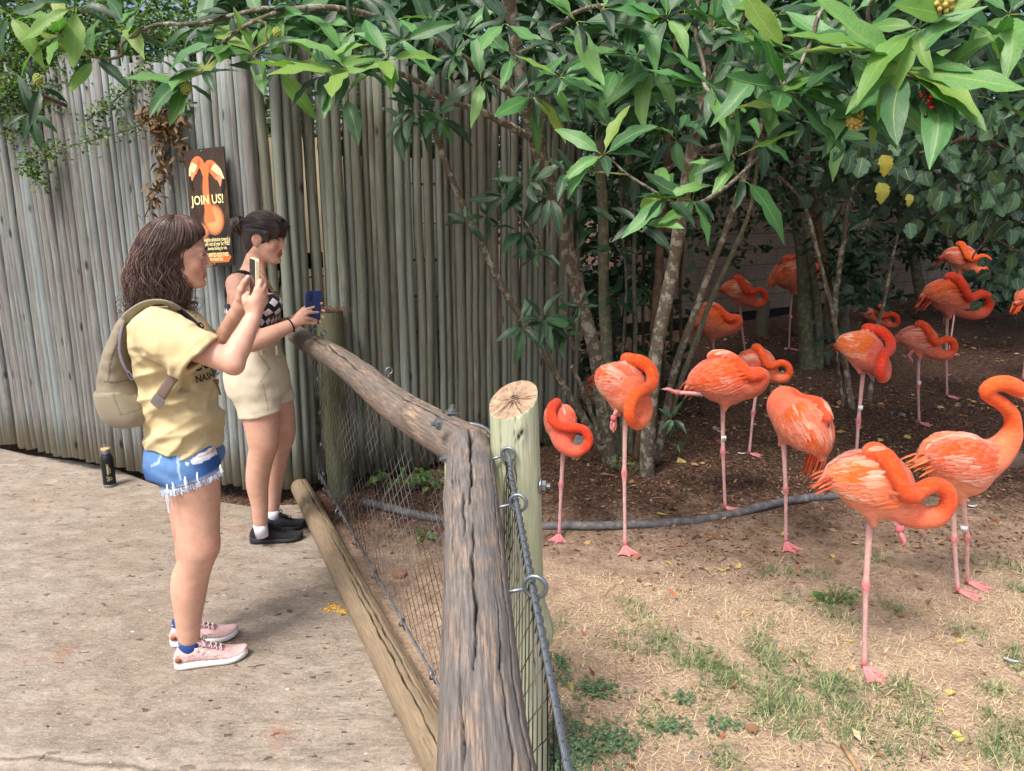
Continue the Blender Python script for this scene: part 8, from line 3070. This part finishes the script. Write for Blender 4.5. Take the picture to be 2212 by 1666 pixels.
behind = lambda c: (c[:, 2] > 2.05 + 0.12 * vnoise(c, 2.0)) | (c[:, 1] > np.interp(c[:, 0], FENCE_L[:, 0], FENCE_L[:, 1]) + 0.25)
far_tree('small-leaved tree spilling over the pole fence at the far left', -4.6, 6.4, 4.8, 2.3, 1900, 0.045, M_SMALL, 201, 1.2, 11, cut=behind)
far_tree('small-leaved tree above the pole fence behind the poster sign', -2.0, 6.0, 4.6, 2.0, 1700, 0.045, M_SMALL, 202, 1.6, 11, cut=behind)
far_tree('small-leaved tree above the greenish pole fence right of the gate', 0.3, 6.9, 4.9, 2.2, 1400, 0.05, M_SMALL, 203, 1.6, 11)
far_tree('big broad tree far behind the left pole fence closing off the sky', -5.0, 10.5, 7.0, 4.2, 2600, 0.09, M_SMALL, 204, 1.0, 10, 0.16)
far_tree('big broad tree far behind the right pole fence closing off the sky', 0.8, 12.0, 7.5, 4.2, 2200, 0.10, M_DARKL, 205, 1.0, 10, 0.16)
far_tree('tall dark tree beyond the left half of the block wall', 4.5, 14.5, 8.0, 4.0, 1300, 0.12, M_DARKL, 206, 0.8, 10, 0.2)
far_tree('tall dark tree beyond the right half of the block wall', 10.5, 14.5, 8.0, 4.6, 1400, 0.12, M_DARKL, 207, 0.8, 10, 0.2)
far_tree('added shade tree whose crown roofs the back of the yard from the right', 6.6, 8.6, 5.6, 3.4, 850, 0.13, M_DARKL, 208, 2.6, 10, 0.14, cut=lambda c: above_view(c, -0.6) | (c[:, 2] > 2.9))
far_tree('added shade tree whose crown roofs the middle of the yard above the birds', 3.4, 9.0, 5.8, 3.4, 850, 0.13, M_DARKL, 209, 2.9, 10, 0.12, cut=lambda c: above_view(c, -0.4) | (c[:, 2] > 3.1))  # also added for its shade, over the middle of the yard

# trailing sprays of small leaves over the left fence
sp = thing('trailing_creeper', 'creeper with tiny round leaves trailing down the top of the left pole fence', 'creeper', tuple(P(150, 330, 4.9)))
so_ = np.array(sp.location)
lc = []
for (pts, Y) in (([(0, 290), (60, 270), (120, 200), (180, 160)], 4.9), ([(60, 330), (150, 315), (230, 295), (320, 265), (400, 235), (450, 200)], 4.45), ([(100, 400), (60, 350), (120, 330)], 4.7), ([(190, 260), (250, 215), (320, 150)], 4.5), ([(0, 220), (80, 160), (160, 110), (240, 80)], 4.9), ([(300, 150), (360, 200), (420, 240)], 4.4), ([(0, 130), (120, 90), (260, 30)], 4.8), ([(0, 180), (100, 215), (190, 235)], 4.8)):
    q = np.array([P(u, v, min(Y, 4.4 + max(0, (560 - u)) * 0.0009) - 0.08) for u, v in pts])
    MB().tube(spline(q, 24) - so_, 0.0035, 5).obj('stem', M_BARKB, sp)
    qq = spline(q, 70)
    lc.append(qq)
top_ = [spline(np.array([P(u, v, 4.4 + max(0, (560 - u)) * 0.0009 - 0.05) for u, v in ln]), 90) for ln in ([(-20, 150), (120, 150), (260, 120), (400, 105), (540, 90)], [(-20, 95), (200, 100), (450, 55), (600, 60)], [(-20, 205), (60, 212), (140, 178), (230, 150)], [(0, 60), (150, 55), (330, 70)])]
top_ = np.concatenate(top_)
lc = np.concatenate(lc + [top_ + r2.normal(0, 0.06, top_.shape) * (1, .6, 1) for _ in range(5)])
i = np.repeat(np.arange(len(lc)), 5)
mass('foliage', lc[i] + r2.normal(0, 0.035, (len(i), 3)) * (1, .5, 1) - so_, rand_rot(len(i), r2), r2.uniform(.018, .036, len(i)), M_SMALL, sp, 'small', 4, r2)

# withered vine by the sign
vn = thing('withered_vine', 'withered brown vine hanging on the grey fence left of the flamingo poster', 'vine', tuple(P(345, 300, 4.2)))
vo = np.array(vn.location)
M_DEAD = leaf_mat('dead_leaf', [srgb(70, 52, 36), srgb(106, 84, 56), srgb(140, 116, 80)], False, 0.8, 0.1, trans=0.1)
pts = []
for line in ([(370, 240), (350, 270), (335, 330), (355, 380), (330, 430), (312, 470)], [(300, 238), (340, 245), (380, 250), (395, 300), (388, 350)], [(355, 300), (345, 360), (335, 410)], [(345, 250), (362, 290)]):
    q = np.array([P(u, v, 4.26 + (400 - u) * 0.0006) for u, v in line])
    MB().tube(spline(q, 20) - vo, 0.003, 5).obj('stem', M_BARKB, vn)
    qq = spline(q, 30)
    pts.append(qq[(np.sin(np.arange(30) * 0.9) > -0.3)])
pts = np.concatenate(pts + [spline(np.array([P(315, 245, 4.28), P(345, 262, 4.27), P(385, 258, 4.26)]), 45)])
i = np.repeat(np.arange(len(pts)), 3)
Rr = rand_rot(len(i), r2, 0.0, 1.0)
mass('dead_leaves', pts[i] + r2.normal(0, 0.018, (len(i), 3)) * (1, .5, 1.3) - vo, Rr, r2.uniform(.035, .075, len(i)), M_DEAD, vn, 'mag', 5, r2)
# ------------------------------------------------------------------ things on the ground
r4 = np.random.default_rng(404)


def in_yard(x, y):
    return (x > 0.14) | (x + 0.55 * (y - 2.0) > 0.12)


def blades(name, P0, yaw, L_, W_, lean, curl, mat, cols_, parent=None, segs=3):
    """n grass blades in one mesh; arrays of length n"""
    n = len(P0)
    V = np.zeros((n, (segs + 1) * 2, 3))
    dx, dy = np.cos(yaw), np.sin(yaw)
    for s_ in range(segs + 1):
        t = s_ / segs
        ang = lean + curl * t
        out = L_ * t * np.sin(lean + curl * t * 0.5)
        up = L_ * t * np.cos(lean + curl * t * 0.5)
        side = curl * 0.25 * L_ * t * t
        w = W_ * (1 - 0.85 * t)
        cx = P0[:, 0] + dx * out - dy * side
        cy = P0[:, 1] + dy * out + dx * side
        cz = P0[:, 2] + np.maximum(up, 0.002)
        for g, k in ((-1, 0), (1, 1)):
            V[:, s_ * 2 + k, 0] = cx - dy * w * g
            V[:, s_ * 2 + k, 1] = cy + dx * w * g
            V[:, s_ * 2 + k, 2] = cz
    F1 = np.array([(2 * s_, 2 * s_ + 1, 2 * s_ + 3, 2 * s_ + 2) for s_ in range(segs)])
    F = (F1[None] + (np.arange(n) * (segs + 1) * 2)[:, None, None]).reshape(-1, 4)
    C = np.repeat(cols_, (segs + 1) * 2, 0)
    return tag(ob(name, np_mesh(name, V.reshape(-1, 3), F, mat, cols=C), parent), kind='stuff')


M_GRASS = NT('grass_blades')
M_GRASS = M_GRASS.fin(M_GRASS.attr('Col'), 0.65, spec=0.25)


def field_pts(n, x0, x1, y0, y1, dens):
    x = r4.uniform(x0, x1, n)
    y = r4.uniform(y0, y1, n) 
    k = dens(x, y) > r4.uniform(0, 1, n)
    x, y = x[k], y[k]
    ok = in_yard(x, y)
    x, y = x[ok], y[ok]
    return np.stack([x, y, gz(x, y)], 1)


def dn(x, y, s, seed):
    return vnoise(np.stack([x, y, 0 * x], -1), s, seed)


# dry curled grass
dry = field_pts(62000, 0.1, 4.2, 1.5, 3.75, lambda x, y: smooth01(0.38 + 0.9 * dn(x, y, 3.0, 1.0) + 0.7 * dn(x, y, 9, 4.0)) * smooth01((3.55 + 0.3 * dn(x, y, 2, 7) - y) / 0.55) * 0.9)
n = len(dry)
c = np.array(srgb(210, 194, 164))[None] * r4.uniform(0.65, 1.15, (n, 1)) * np.array((1, 0.98, 0.92)) ** r4.uniform(0, 3, (n, 1))
blades('dry_grass', dry + (0, 0, 0.002), r4.uniform(0, 2 * PI, n), r4.uniform(0.016, 0.048, n), r4.uniform(0.0008, 0.0016, n), r4.uniform(0.9, 1.5, n), r4.uniform(-1.4, 1.4, n), M_GRASS, c)
# green blades in tufts
tc_ = field_pts(1300, 0.15, 4.3, 1.5, 3.5, lambda x, y: smooth01(0.45 + 0.9 * dn(x, y, 2.6, 9.0)) * smooth01((3.4 - y) / 0.5))
more = np.array([G(u, v) for u, v in ((1360, 1320), (1680, 1245), (1780, 1310), (1820, 1330), (1500, 1430), (1560, 1440), (1880, 1490), (1960, 1500), (2150, 1220), (2190, 1230), (2200, 1280), (1730, 1520), (1650, 1540), (1900, 1620), (2150, 1600), (2190, 1580), (2180, 1640), (1990, 1560), (1930, 1330), (1440, 1380), (1900, 1215), (2100, 1380), (2170, 1500), (2200, 1450), (1550, 1640), (1420, 1560), (1620, 1400))])
more[:, 2] = gz(more[:, 0], more[:, 1])
tc_ = np.concatenate([tc_, np.repeat(more, 3, 0) + r4.normal(0, 0.03, (len(more) * 3, 3)) * (1, 1, 0)])
i = np.repeat(np.arange(len(tc_)), 34)
g = tc_[i] + r4.normal(0, 1, (len(i), 3)) * (0.030, 0.030, 0)
g[:, 2] = gz(g[:, 0], g[:, 1])
n = len(g)
gr = np.array([srgb(70, 96, 62), srgb(98, 122, 78), srgb(128, 146, 98), srgb(160, 162, 118)])[r4.integers(4, size=n)] * r4.uniform(0.7, 1.15, (n, 1))
blades('green_grass', g, r4.uniform(0, 2 * PI, n), r4.uniform(0.025, 0.075, n), r4.uniform(0.0011, 0.0021, n), r4.uniform(0.5, 1.4, n), r4.uniform(-0.3, 0.9, n), M_GRASS, gr)

# clover patches
def clover(pts, name):
    n = len(pts)
    P0, Rm, L_ = [], [], []
    for p in pts:
        h_ = r4.uniform(0.010, 0.030)
        a0 = r4.uniform(0, 6)
        tilt = r4.normal(0, 0.25, 2)
        for k in range(3):
            a = a0 + k * 2.094
            d = np.array((math.cos(a), math.sin(a), -0.1 + tilt[0] * math.cos(a) + tilt[1] * math.sin(a)))
            P0.append(p + (0, 0, h_))
            Rm.append(orient(d, np.array((0, -0.1, 1.0))))
            L_.append(r4.uniform(0.009, 0.014))
    return mass(name, np.array(P0), np.array(Rm), np.array(L_), M_CLOV, None, 'round', 5, r4, 2)


M_CLOV = leaf_mat('clover_leaf', [srgb(70, 98, 70), srgb(96, 126, 88), srgb(124, 148, 106)], False, 0.6, 0.0, trans=0.2)
cl = []
for (u, v, sx, sy, n) in ((1230, 1620, .06, .07, 240), (1290, 1500, .05, .03, 90), (1320, 1610, .05, .04, 120), (1450, 1580, .04, .02, 45), (1480, 1520, .03, .02, 30), (1215, 1450, .02, .05, 50), (1560, 1575, .04, .02, 35), (1225, 1660, .06, .04, 120)):
    p = G(u, v)
    q = p + r4.normal(0, 1, (n, 3)) * (sx, sy, 0)
    cl.append(q[in_yard(q[:, 0], q[:, 1])])
cl = np.concatenate(cl)
cl[:, 2] = gz(cl[:, 0], cl[:, 1])
clover(cl, 'clover')

# bark chips, leaf bits and twigs
def chips(name, n, x0, x1, y0, y1, dens, L0, L1, colset, lift=0.004):
    p = field_pts(n, x0, x1, y0, y1, dens)
    n = len(p)
    d = r4.normal(0, 1, (n, 3))
    d[:, 2] *= 0.18
    d /= np.linalg.norm(d, axis=1, keepdims=True)
    nn = r4.normal(0, 0.35, (n, 3)) + (0, 0, 1.0)
    z = nn - (nn * d).sum(1, keepdims=True) * d
    z /= np.linalg.norm(z, axis=1, keepdims=True)
    Rm = np.stack([d, np.cross(z, d), z], 2)
    mass(name, p + (0, 0, lift), Rm, r4.uniform(L0, L1, n), colset, None, 'small', 3, r4, 3)


def litter_mat(name, cols_):
    m = NT(name)
    return m.fin(m.ramp(m.attr('Col', 'Fac'), [(i / (len(cols_) - 1), c) for i, c in enumerate(cols_)]), 0.9, spec=0.1)


M_CHIP = litter_mat('bark_chips', [srgb(58, 43, 36), srgb(94, 70, 57), srgb(126, 97, 79), srgb(156, 126, 104)])
M_LIT = litter_mat('leaf_litter', [srgb(104, 72, 48), srgb(146, 110, 76), srgb(176, 148, 104), srgb(124, 96, 84), srgb(190, 172, 138)])
chips('bark_chips', 26000, -0.9, 5.0, 2.9, 7.0, lambda x, y: smooth01((y - 3.2 + 0.35 * dn(x, y, 3, 2)) / 0.7), 0.010, 0.030, M_CHIP)
chips('bark_chips', 9000, 0.1, 4.2, 1.6, 3.4, lambda x, y: 0.25 + 0 * x, 0.005, 0.014, M_CHIP)
chips('leaf_litter', 5200, 0.4, 7.5, 3.4, 11.5, lambda x, y: smooth01(0.35 + 0.7 * dn(x, y, 1.3, 5)) * smooth01((y - 3.2) / 1.5), 0.035, 0.075, M_LIT, 0.010)
chips('leaf_litter', 420, 0.2, 4.2, 2.0, 3.8, lambda x, y: 0.55 + 0 * x, 0.02, 0.05, M_LIT, 0.008)
mb = MB()
for k in range(150):
    x, y = r4.uniform(0.2, 4.5), r4.uniform(1.9, 7.0)
    a, l = r4.uniform(0, PI), r4.uniform(0.04, 0.16)
    p0 = np.array((x, y, gzf(x, y) + 0.006))
    p1 = p0 + np.array((math.cos(a) * l, math.sin(a) * l, 0))
    p1[2] = gzf(p1[0], p1[1]) + 0.007
    mb.tube(spline([p0, (p0 + p1) / 2 + (r4.normal(0, .006), r4.normal(0, .006), .004), p1], 5), r4.uniform(0.0009, 0.0022), 4, c=np.array(srgb(168, 134, 96)) * r4.uniform(0.45, 1.1))
tag(mb.obj('twigs', plain_col('twig_matt', 0.9, 0.1), colors=True), kind='stuff')

# single fallen leaves
M_FL = [leaf_mat('fallen_leaf_brown', [srgb(128, 92, 66), srgb(168, 132, 98), srgb(196, 162, 122)], True, 0.8, 0.15, trans=0.1), leaf_mat('fallen_leaf_rust', [srgb(150, 86, 58), srgb(176, 112, 84), srgb(136, 96, 80)], True, 0.8, 0.15, trans=0.1),
        leaf_mat('fallen_leaf_grey', [srgb(118, 112, 106), srgb(156, 150, 144)], True, 0.8, 0.15, trans=0.1), leaf_mat('fallen_leaf_yellow', [srgb(190, 168, 84), srgb(206, 186, 110)], True, 0.8, 0.15, trans=0.1)]
FLM = [np_mesh('fallen_leaf', *(lambda q: (q[0] * (1, 1.25, 1.6) + (-0.5, 0, 0.05), q[1]))(leaf_geo('mag' if k % 3 else 'round', 60 + k, 7)), M_FL[k % 4], uv=leaf_geo('mag' if k % 3 else 'round', 60 + k, 7)[2]) for k in range(12)]


def drop(name, me, x, y, l, label, cat, group=None, lift=0.006, yaw=None, tilt=0.2):
    o = ob(name, me, None, (x, y, gzf(x, y) + lift), (r4.normal(0, tilt), r4.normal(0, tilt), r4.uniform(0, 6.28) if yaw is None else yaw), (l, l, l))
    return tag(o, label, cat, group)


LAND = [((1878, 1462), 'the nearest flamingo\'s foot'), ((2068, 1284), 'the awake flamingo\'s feet'), ((1350, 1186), 'the foot of the tall-necked flamingo'), ((1208, 1160), 'the smallest knotted flamingo\'s foot'), ((1566, 1102), 'the level flamingo\'s foot'), ((1697, 1178), 'the red-tailed flamingo\'s foot'),
        ((1985, 917), 'the leg-dangling flamingo\'s foot'), ((2045, 860), 'the dusky flamingo\'s foot'), ((1398, 1050), 'the magnolia stems'), ((1745, 800), 'the thick stem clump'), ((1838, 1640), 'the split stick'), ((1280, 1590), 'the clover patch'), ((1800, 1305), 'the bushy dark weed'), ((1454, 1288), 'the orange feather'), ((1895, 720), 'the sitting flamingo'), ((1500, 1140), 'the border pipe bend'), ((1850, 890), 'the thin saplings')]
COLN = ['brown', 'rust coloured', 'grey', 'yellowish']
used, tries, cnt = set(), 0, 0
while cnt < 105 and tries < 4000:
    tries += 1
    u, v = r4.uniform(1190, 2205), r4.uniform(880, 1640) if r4.uniform() < 0.5 else r4.uniform(740, 1150)
    p = G(u, v)
    if not (in_yard(p[0:1], p[1:2])[0]) or p[1] > 8 or p[0] < 0.2:
        continue
    front = p[1] < 3.3
    dl = [math.hypot(u - a[0], (v - a[1]) * 1.5) for a, _ in LAND]
    j = int(np.argmin(dl))
    a, nm = LAND[j]
    du, dv = u - a[0], v - a[1]
    if abs(du) > abs(dv) * 1.6:
        dr = 'right of' if du > 0 else 'left of'
    elif abs(dv) > abs(du) * 1.2:
        dr = 'in front of' if dv > 0 else 'behind'
    else:
        dr = ('front ' if dv > 0 else 'rear ') + ('right of' if du > 0 else 'left of')
    dist = 'close ' if dl[j] < 60 else ('well ' if dl[j] > 130 else '')
    kk = int(r4.integers(12))
    lab = '%s %s leaf %s%s %s' % (COLN[kk % 4], 'curled' if kk % 3 else 'rounded', dist, dr, nm)
    if lab in used:
        continue
    used.add(lab)
    drop('fallen_leaf', FLM[kk], p[0], p[1], r4.uniform(0.03, 0.065) * (0.8 if front else 1.1), lab, 'leaf', 'single dry leaves on the ground of the yard')
    cnt += 1
# leaves and specks on the path
for (u, v, l, lab) in ((742, 1330, .03, 'small tan leaf in the yellow crumbs on the path'), (1570 / 2 + 0, 0, 0, None),):
    if lab:
        p = G(u, v)
        tag(ob('fallen_leaf', FLM[4], None, (p[0], p[1], 0.006), (0, 0, 0.8), (l, l, l)), lab, 'leaf')
p = G(703 + 2, 1402)
p = G(704, 1403)
tag(ob('fallen_leaf', FLM[1], None, (p[0], p[1], 0.005), (0.1, 0, 0.5), (.03, .03, .03)), 'single straw coloured leaf sliver on the bare path right of the pink sneakers', 'leaf')
cr = MB()
for (u, v, n, s_) in ((722, 1312, 34, .020), (738, 1322, 26, .012), (712, 1316, 14, .012)):
    for _ in range(n):
        p = G(u, v) + r4.normal(0, 1, 3) * (s_ * 1.4, s_, 0)
        rr_ = r4.uniform(0.0015, 0.0048)
        cr.add(*sphere_geo((p[0], p[1], rr_ * 0.4), rr_, 6, 4), c=np.array(srgb(236, 186, 58)) * r4.uniform(0.8, 1.1))
tag(cr.obj('crumbs', plain_col('crumb_matt', 0.9, 0.1), colors=True), kind='stuff')
sp_ = MB()
for (u, v) in ((235, 974 + 0, ), (262, 1186), (248, 1165), (330, 1158), (398, 1190), (455, 1195), (285, 1200), (150, 1170), (408, 1400)):
    pass
for _ in range(60):
    u, v = r4.uniform(20, 900), r4.uniform(1060, 1650)
    p = G(u, v)
    if p[0] > np.interp(p[1], [0, 2, 4.3], [-0.2, -0.32, -1.45]):
        continue
    rr_ = r4.uniform(0.0015, 0.005)
    V_, F_ = sphere_geo((0, 0, 0), 1.0, 6, 4)
    sp_.add(V_ * (rr_ * r4.uniform(.8, 2), rr_, rr_ * 0.35) + (p[0], p[1], 0.001), F_, c=[srgb(214, 206, 196), srgb(60, 50, 44), srgb(166, 112, 84), srgb(70, 60, 54)][r4.integers(4)])
tag(sp_.obj('specks', plain_col('crumb_matt', 0.9, 0.1), colors=True), kind='stuff')

# moulted feathers and other finds
def feather(label, u, v, l, c, yaw, z=None):
    p = G(u, v)
    zz = gzf(p[0], p[1])
    n = 9
    t = np.linspace(0, 1, n)
    w = 0.14 * np.sin(PI * t ** 0.7) + 0.01
    V, F = [], []
    for i in range(n):
        for a in (-1, 0, 1):
            V.append((t[i] - .5, a * w[i], 0.05 * (1 - abs(a)) + 0.25 * (t[i] - .5) ** 2))
    F = [(i * 3 + j, (i + 1) * 3 + j, (i + 1) * 3 + j + 1, i * 3 + j + 1) for i in range(n - 1) for j in range(2)]
    tag(ob('feather', np_mesh('feather', np.array(V) * l, F, plain_col('feather_matt', 0.8, 0.1), cols=np.repeat(np.array(c)[None], len(V), 0)), None, (p[0], p[1], zz + 0.008), (0.1, 0.1, yaw)), label, 'feather')


feather('bright orange moulted feather on the bare soil, left of centre in the front yard', 1454, 1288, .05, srgb(214, 96, 58), -0.9)
feather('white downy feather under the level flamingo with the folded leg', 1600, 1000, .06, srgb(206, 206, 212), 0.2)
feather('grey and white feather on the dry grass at the far right', 2185, 1435, .06, srgb(176, 178, 190), -0.3)
feather('white feather by the tree trunk foot left of the banded flamingo', 1380, 965, .05, srgb(210, 212, 214), 1.2)
feather('pale feather lying behind the long-legged awake flamingo', 2100, 1098, .07, srgb(186, 190, 200), 0.3)
# cut stick
p = G(1838, 1640)
MB().tube([(p[0], p[1] - 0.06, gzf(p[0], p[1]) + 0.010), (p[0] - 0.005, p[1] + 0.055, gzf(p[0], p[1]) + 0.012)], 0.0085, 8).obj('stick', plain('split_stick', srgb(160, 132, 98), 0.9, var=0.3))
tag(bpy.data.objects['stick'], 'short split stick on the front grass at the bottom edge of the photo', 'stick')

# stones
def stone(label, u, v, s, seed, c):
    p = G(u, v)
    V, F = sphere_geo((0, 0, 0), 1.0, 18, 12)
    V = V * (1 + 0.16 * vnoise(V, 1.6, seed)[:, None] + 0.05 * vnoise(V, 4.6, seed)[:, None]) * s
    V[:, 2] = np.clip(V[:, 2], -0.5 * s[2], 0.6 * s[2])
    tag(ob('rock', np_mesh('rock', V, F, c), None, (p[0], p[1], gzf(p[0], p[1]) + s[2] * 0.2), (0, 0, seed)), label, 'rock')


M_RK = plain('grey_rock', srgb(134, 134, 132), 0.9, var=0.3, sc_=14, bump=0.6, dist=0.01)
stone('flat grey rock lying behind the foot of the magnolia stems', 1300, 960, (.16, .08, .05), 1.0, M_RK)
stone('lumpy grey rock against the pole fence behind the smallest knotted flamingo', 1248, 980, (.13, .07, .08), 2.0, M_RK)
stone('brown rock behind the body of the awake flamingo', 2170, 1010, (.12, .08, .10), 3.0, plain('brown_rock', srgb(112, 96, 82), 0.9, var=0.3, sc_=14, bump=0.6, dist=0.01))
stone('fist sized brown stone just inside the wire net', 865, 1245, (.035, .03, .03), 4.0, plain('tan_rock', srgb(150, 112, 86), 0.9, var=0.3, sc_=24, bump=0.6, dist=0.01))

# mossy stump
p = G(1641, 752)
st = ob('stump', log_mesh('stump', (p[0], p[1], gzf(p[0], p[1]) - 0.05), (p[0] + 0.01, p[1], gzf(p[0], p[1]) + 0.42), 0.085, 0.07, bpy.data.materials['mossy_post'], 33, sides=36, step=0.03))
tag(st, 'mossy upright stump in the shade under the round-ringed flamingo', 'stump')

# low green plants
def weed(label, u, v, n, L_, spread, mat, seed, h=0.09, kind='round', z0=None, group=None):
    p = G(u, v)
    x, y = p[0], p[1]
    z = gzf(x, y) if z0 is None else z0
    t = thing('weed', label, 'plant', (x, y, z), group=group)
    r5 = np.random.default_rng(seed)
    P0, Rm, Ls = [], [], []
    mb = MB()
    for k in range(n):
        a, r_ = r5.uniform(0, 2 * PI), spread * math.sqrt(r5.uniform())
        q = np.array((math.cos(a) * r_, math.sin(a) * r_ * 0.6, r5.uniform(0.3, 1) * h))
        mb.tube(spline([q * (0.3, 0.3, 0), q * (0.7, 0.7, 0.6), q], 5), 0.0013, 4, cap=False)
        d = nrm(np.array((math.cos(a), math.sin(a), r5.normal(-0.1, 0.3))))
        P0.append(q)
        Rm.append(orient(d, np.array((r5.normal(0, .3), -0.5, 0.9))))
        Ls.append(r5.uniform(0.7, 1.2) * L_)
    mb.obj('stem', M_TWIG, t)
    mass('foliage', np.array(P0), np.array(Rm), np.array(Ls), mat, t, kind, 6, r5, 3)
    return t


M_WEED = leaf_mat('weed_leaf', [srgb(58, 96, 46), srgb(84, 126, 60), srgb(118, 150, 78)], False, 0.5, 0.2, trans=0.3)
weed('broad-leaved green weed at the fence foot, seen through the left part of the net', 862, 1062, 34, .05, .17, M_WEED, 1, .13)
weed('green weed at the fence foot, seen through the net beside the railing corner', 938, 1062, 22, .045, .12, M_WEED, 2, .10)
weed('low green weed on bare soil seen through the middle of the net', 918, 1165, 12, .03, .06, M_WEED, 3, .05)
weed('tiny green seedling clump at the foot of the front magnolia stem', 1358, 1040, 22, .028, .10, M_WEED, 4, .09)
weed('tiny green seedling clump behind the smallest knotted flamingo', 1185, 975, 30, .03, .10, M_WEED, 5, .12)
weed('bushy dark weed in the grass between the nearest flamingo leg and the mulch', 1800, 1305, 60, .022, .10, M_WEED, 6, .07, 'small')
weed('creeping weed at the end of the base log beside the mossy post', 690, 1058, 16, .03, .06, M_WEED, 7, .06, z0=-0.03)
for k, (u, v) in enumerate(((300, 1018), (345, 1030), (420, 1050), (255, 1005), (200, 993), (635, 1085), (150, 985))):
    weed(['dark ivy patch %s under the left pole fence' % w for w in ('behind the water bottle', 'right of the water bottle', 'behind the denim shorts', 'just left of the water bottle', 'left of the water bottle', 'behind the black sneakers', 'farthest left')][k], u, v - 6, 16, .04, .10, M_DARKL, 20 + k, .05, z0=-0.03)
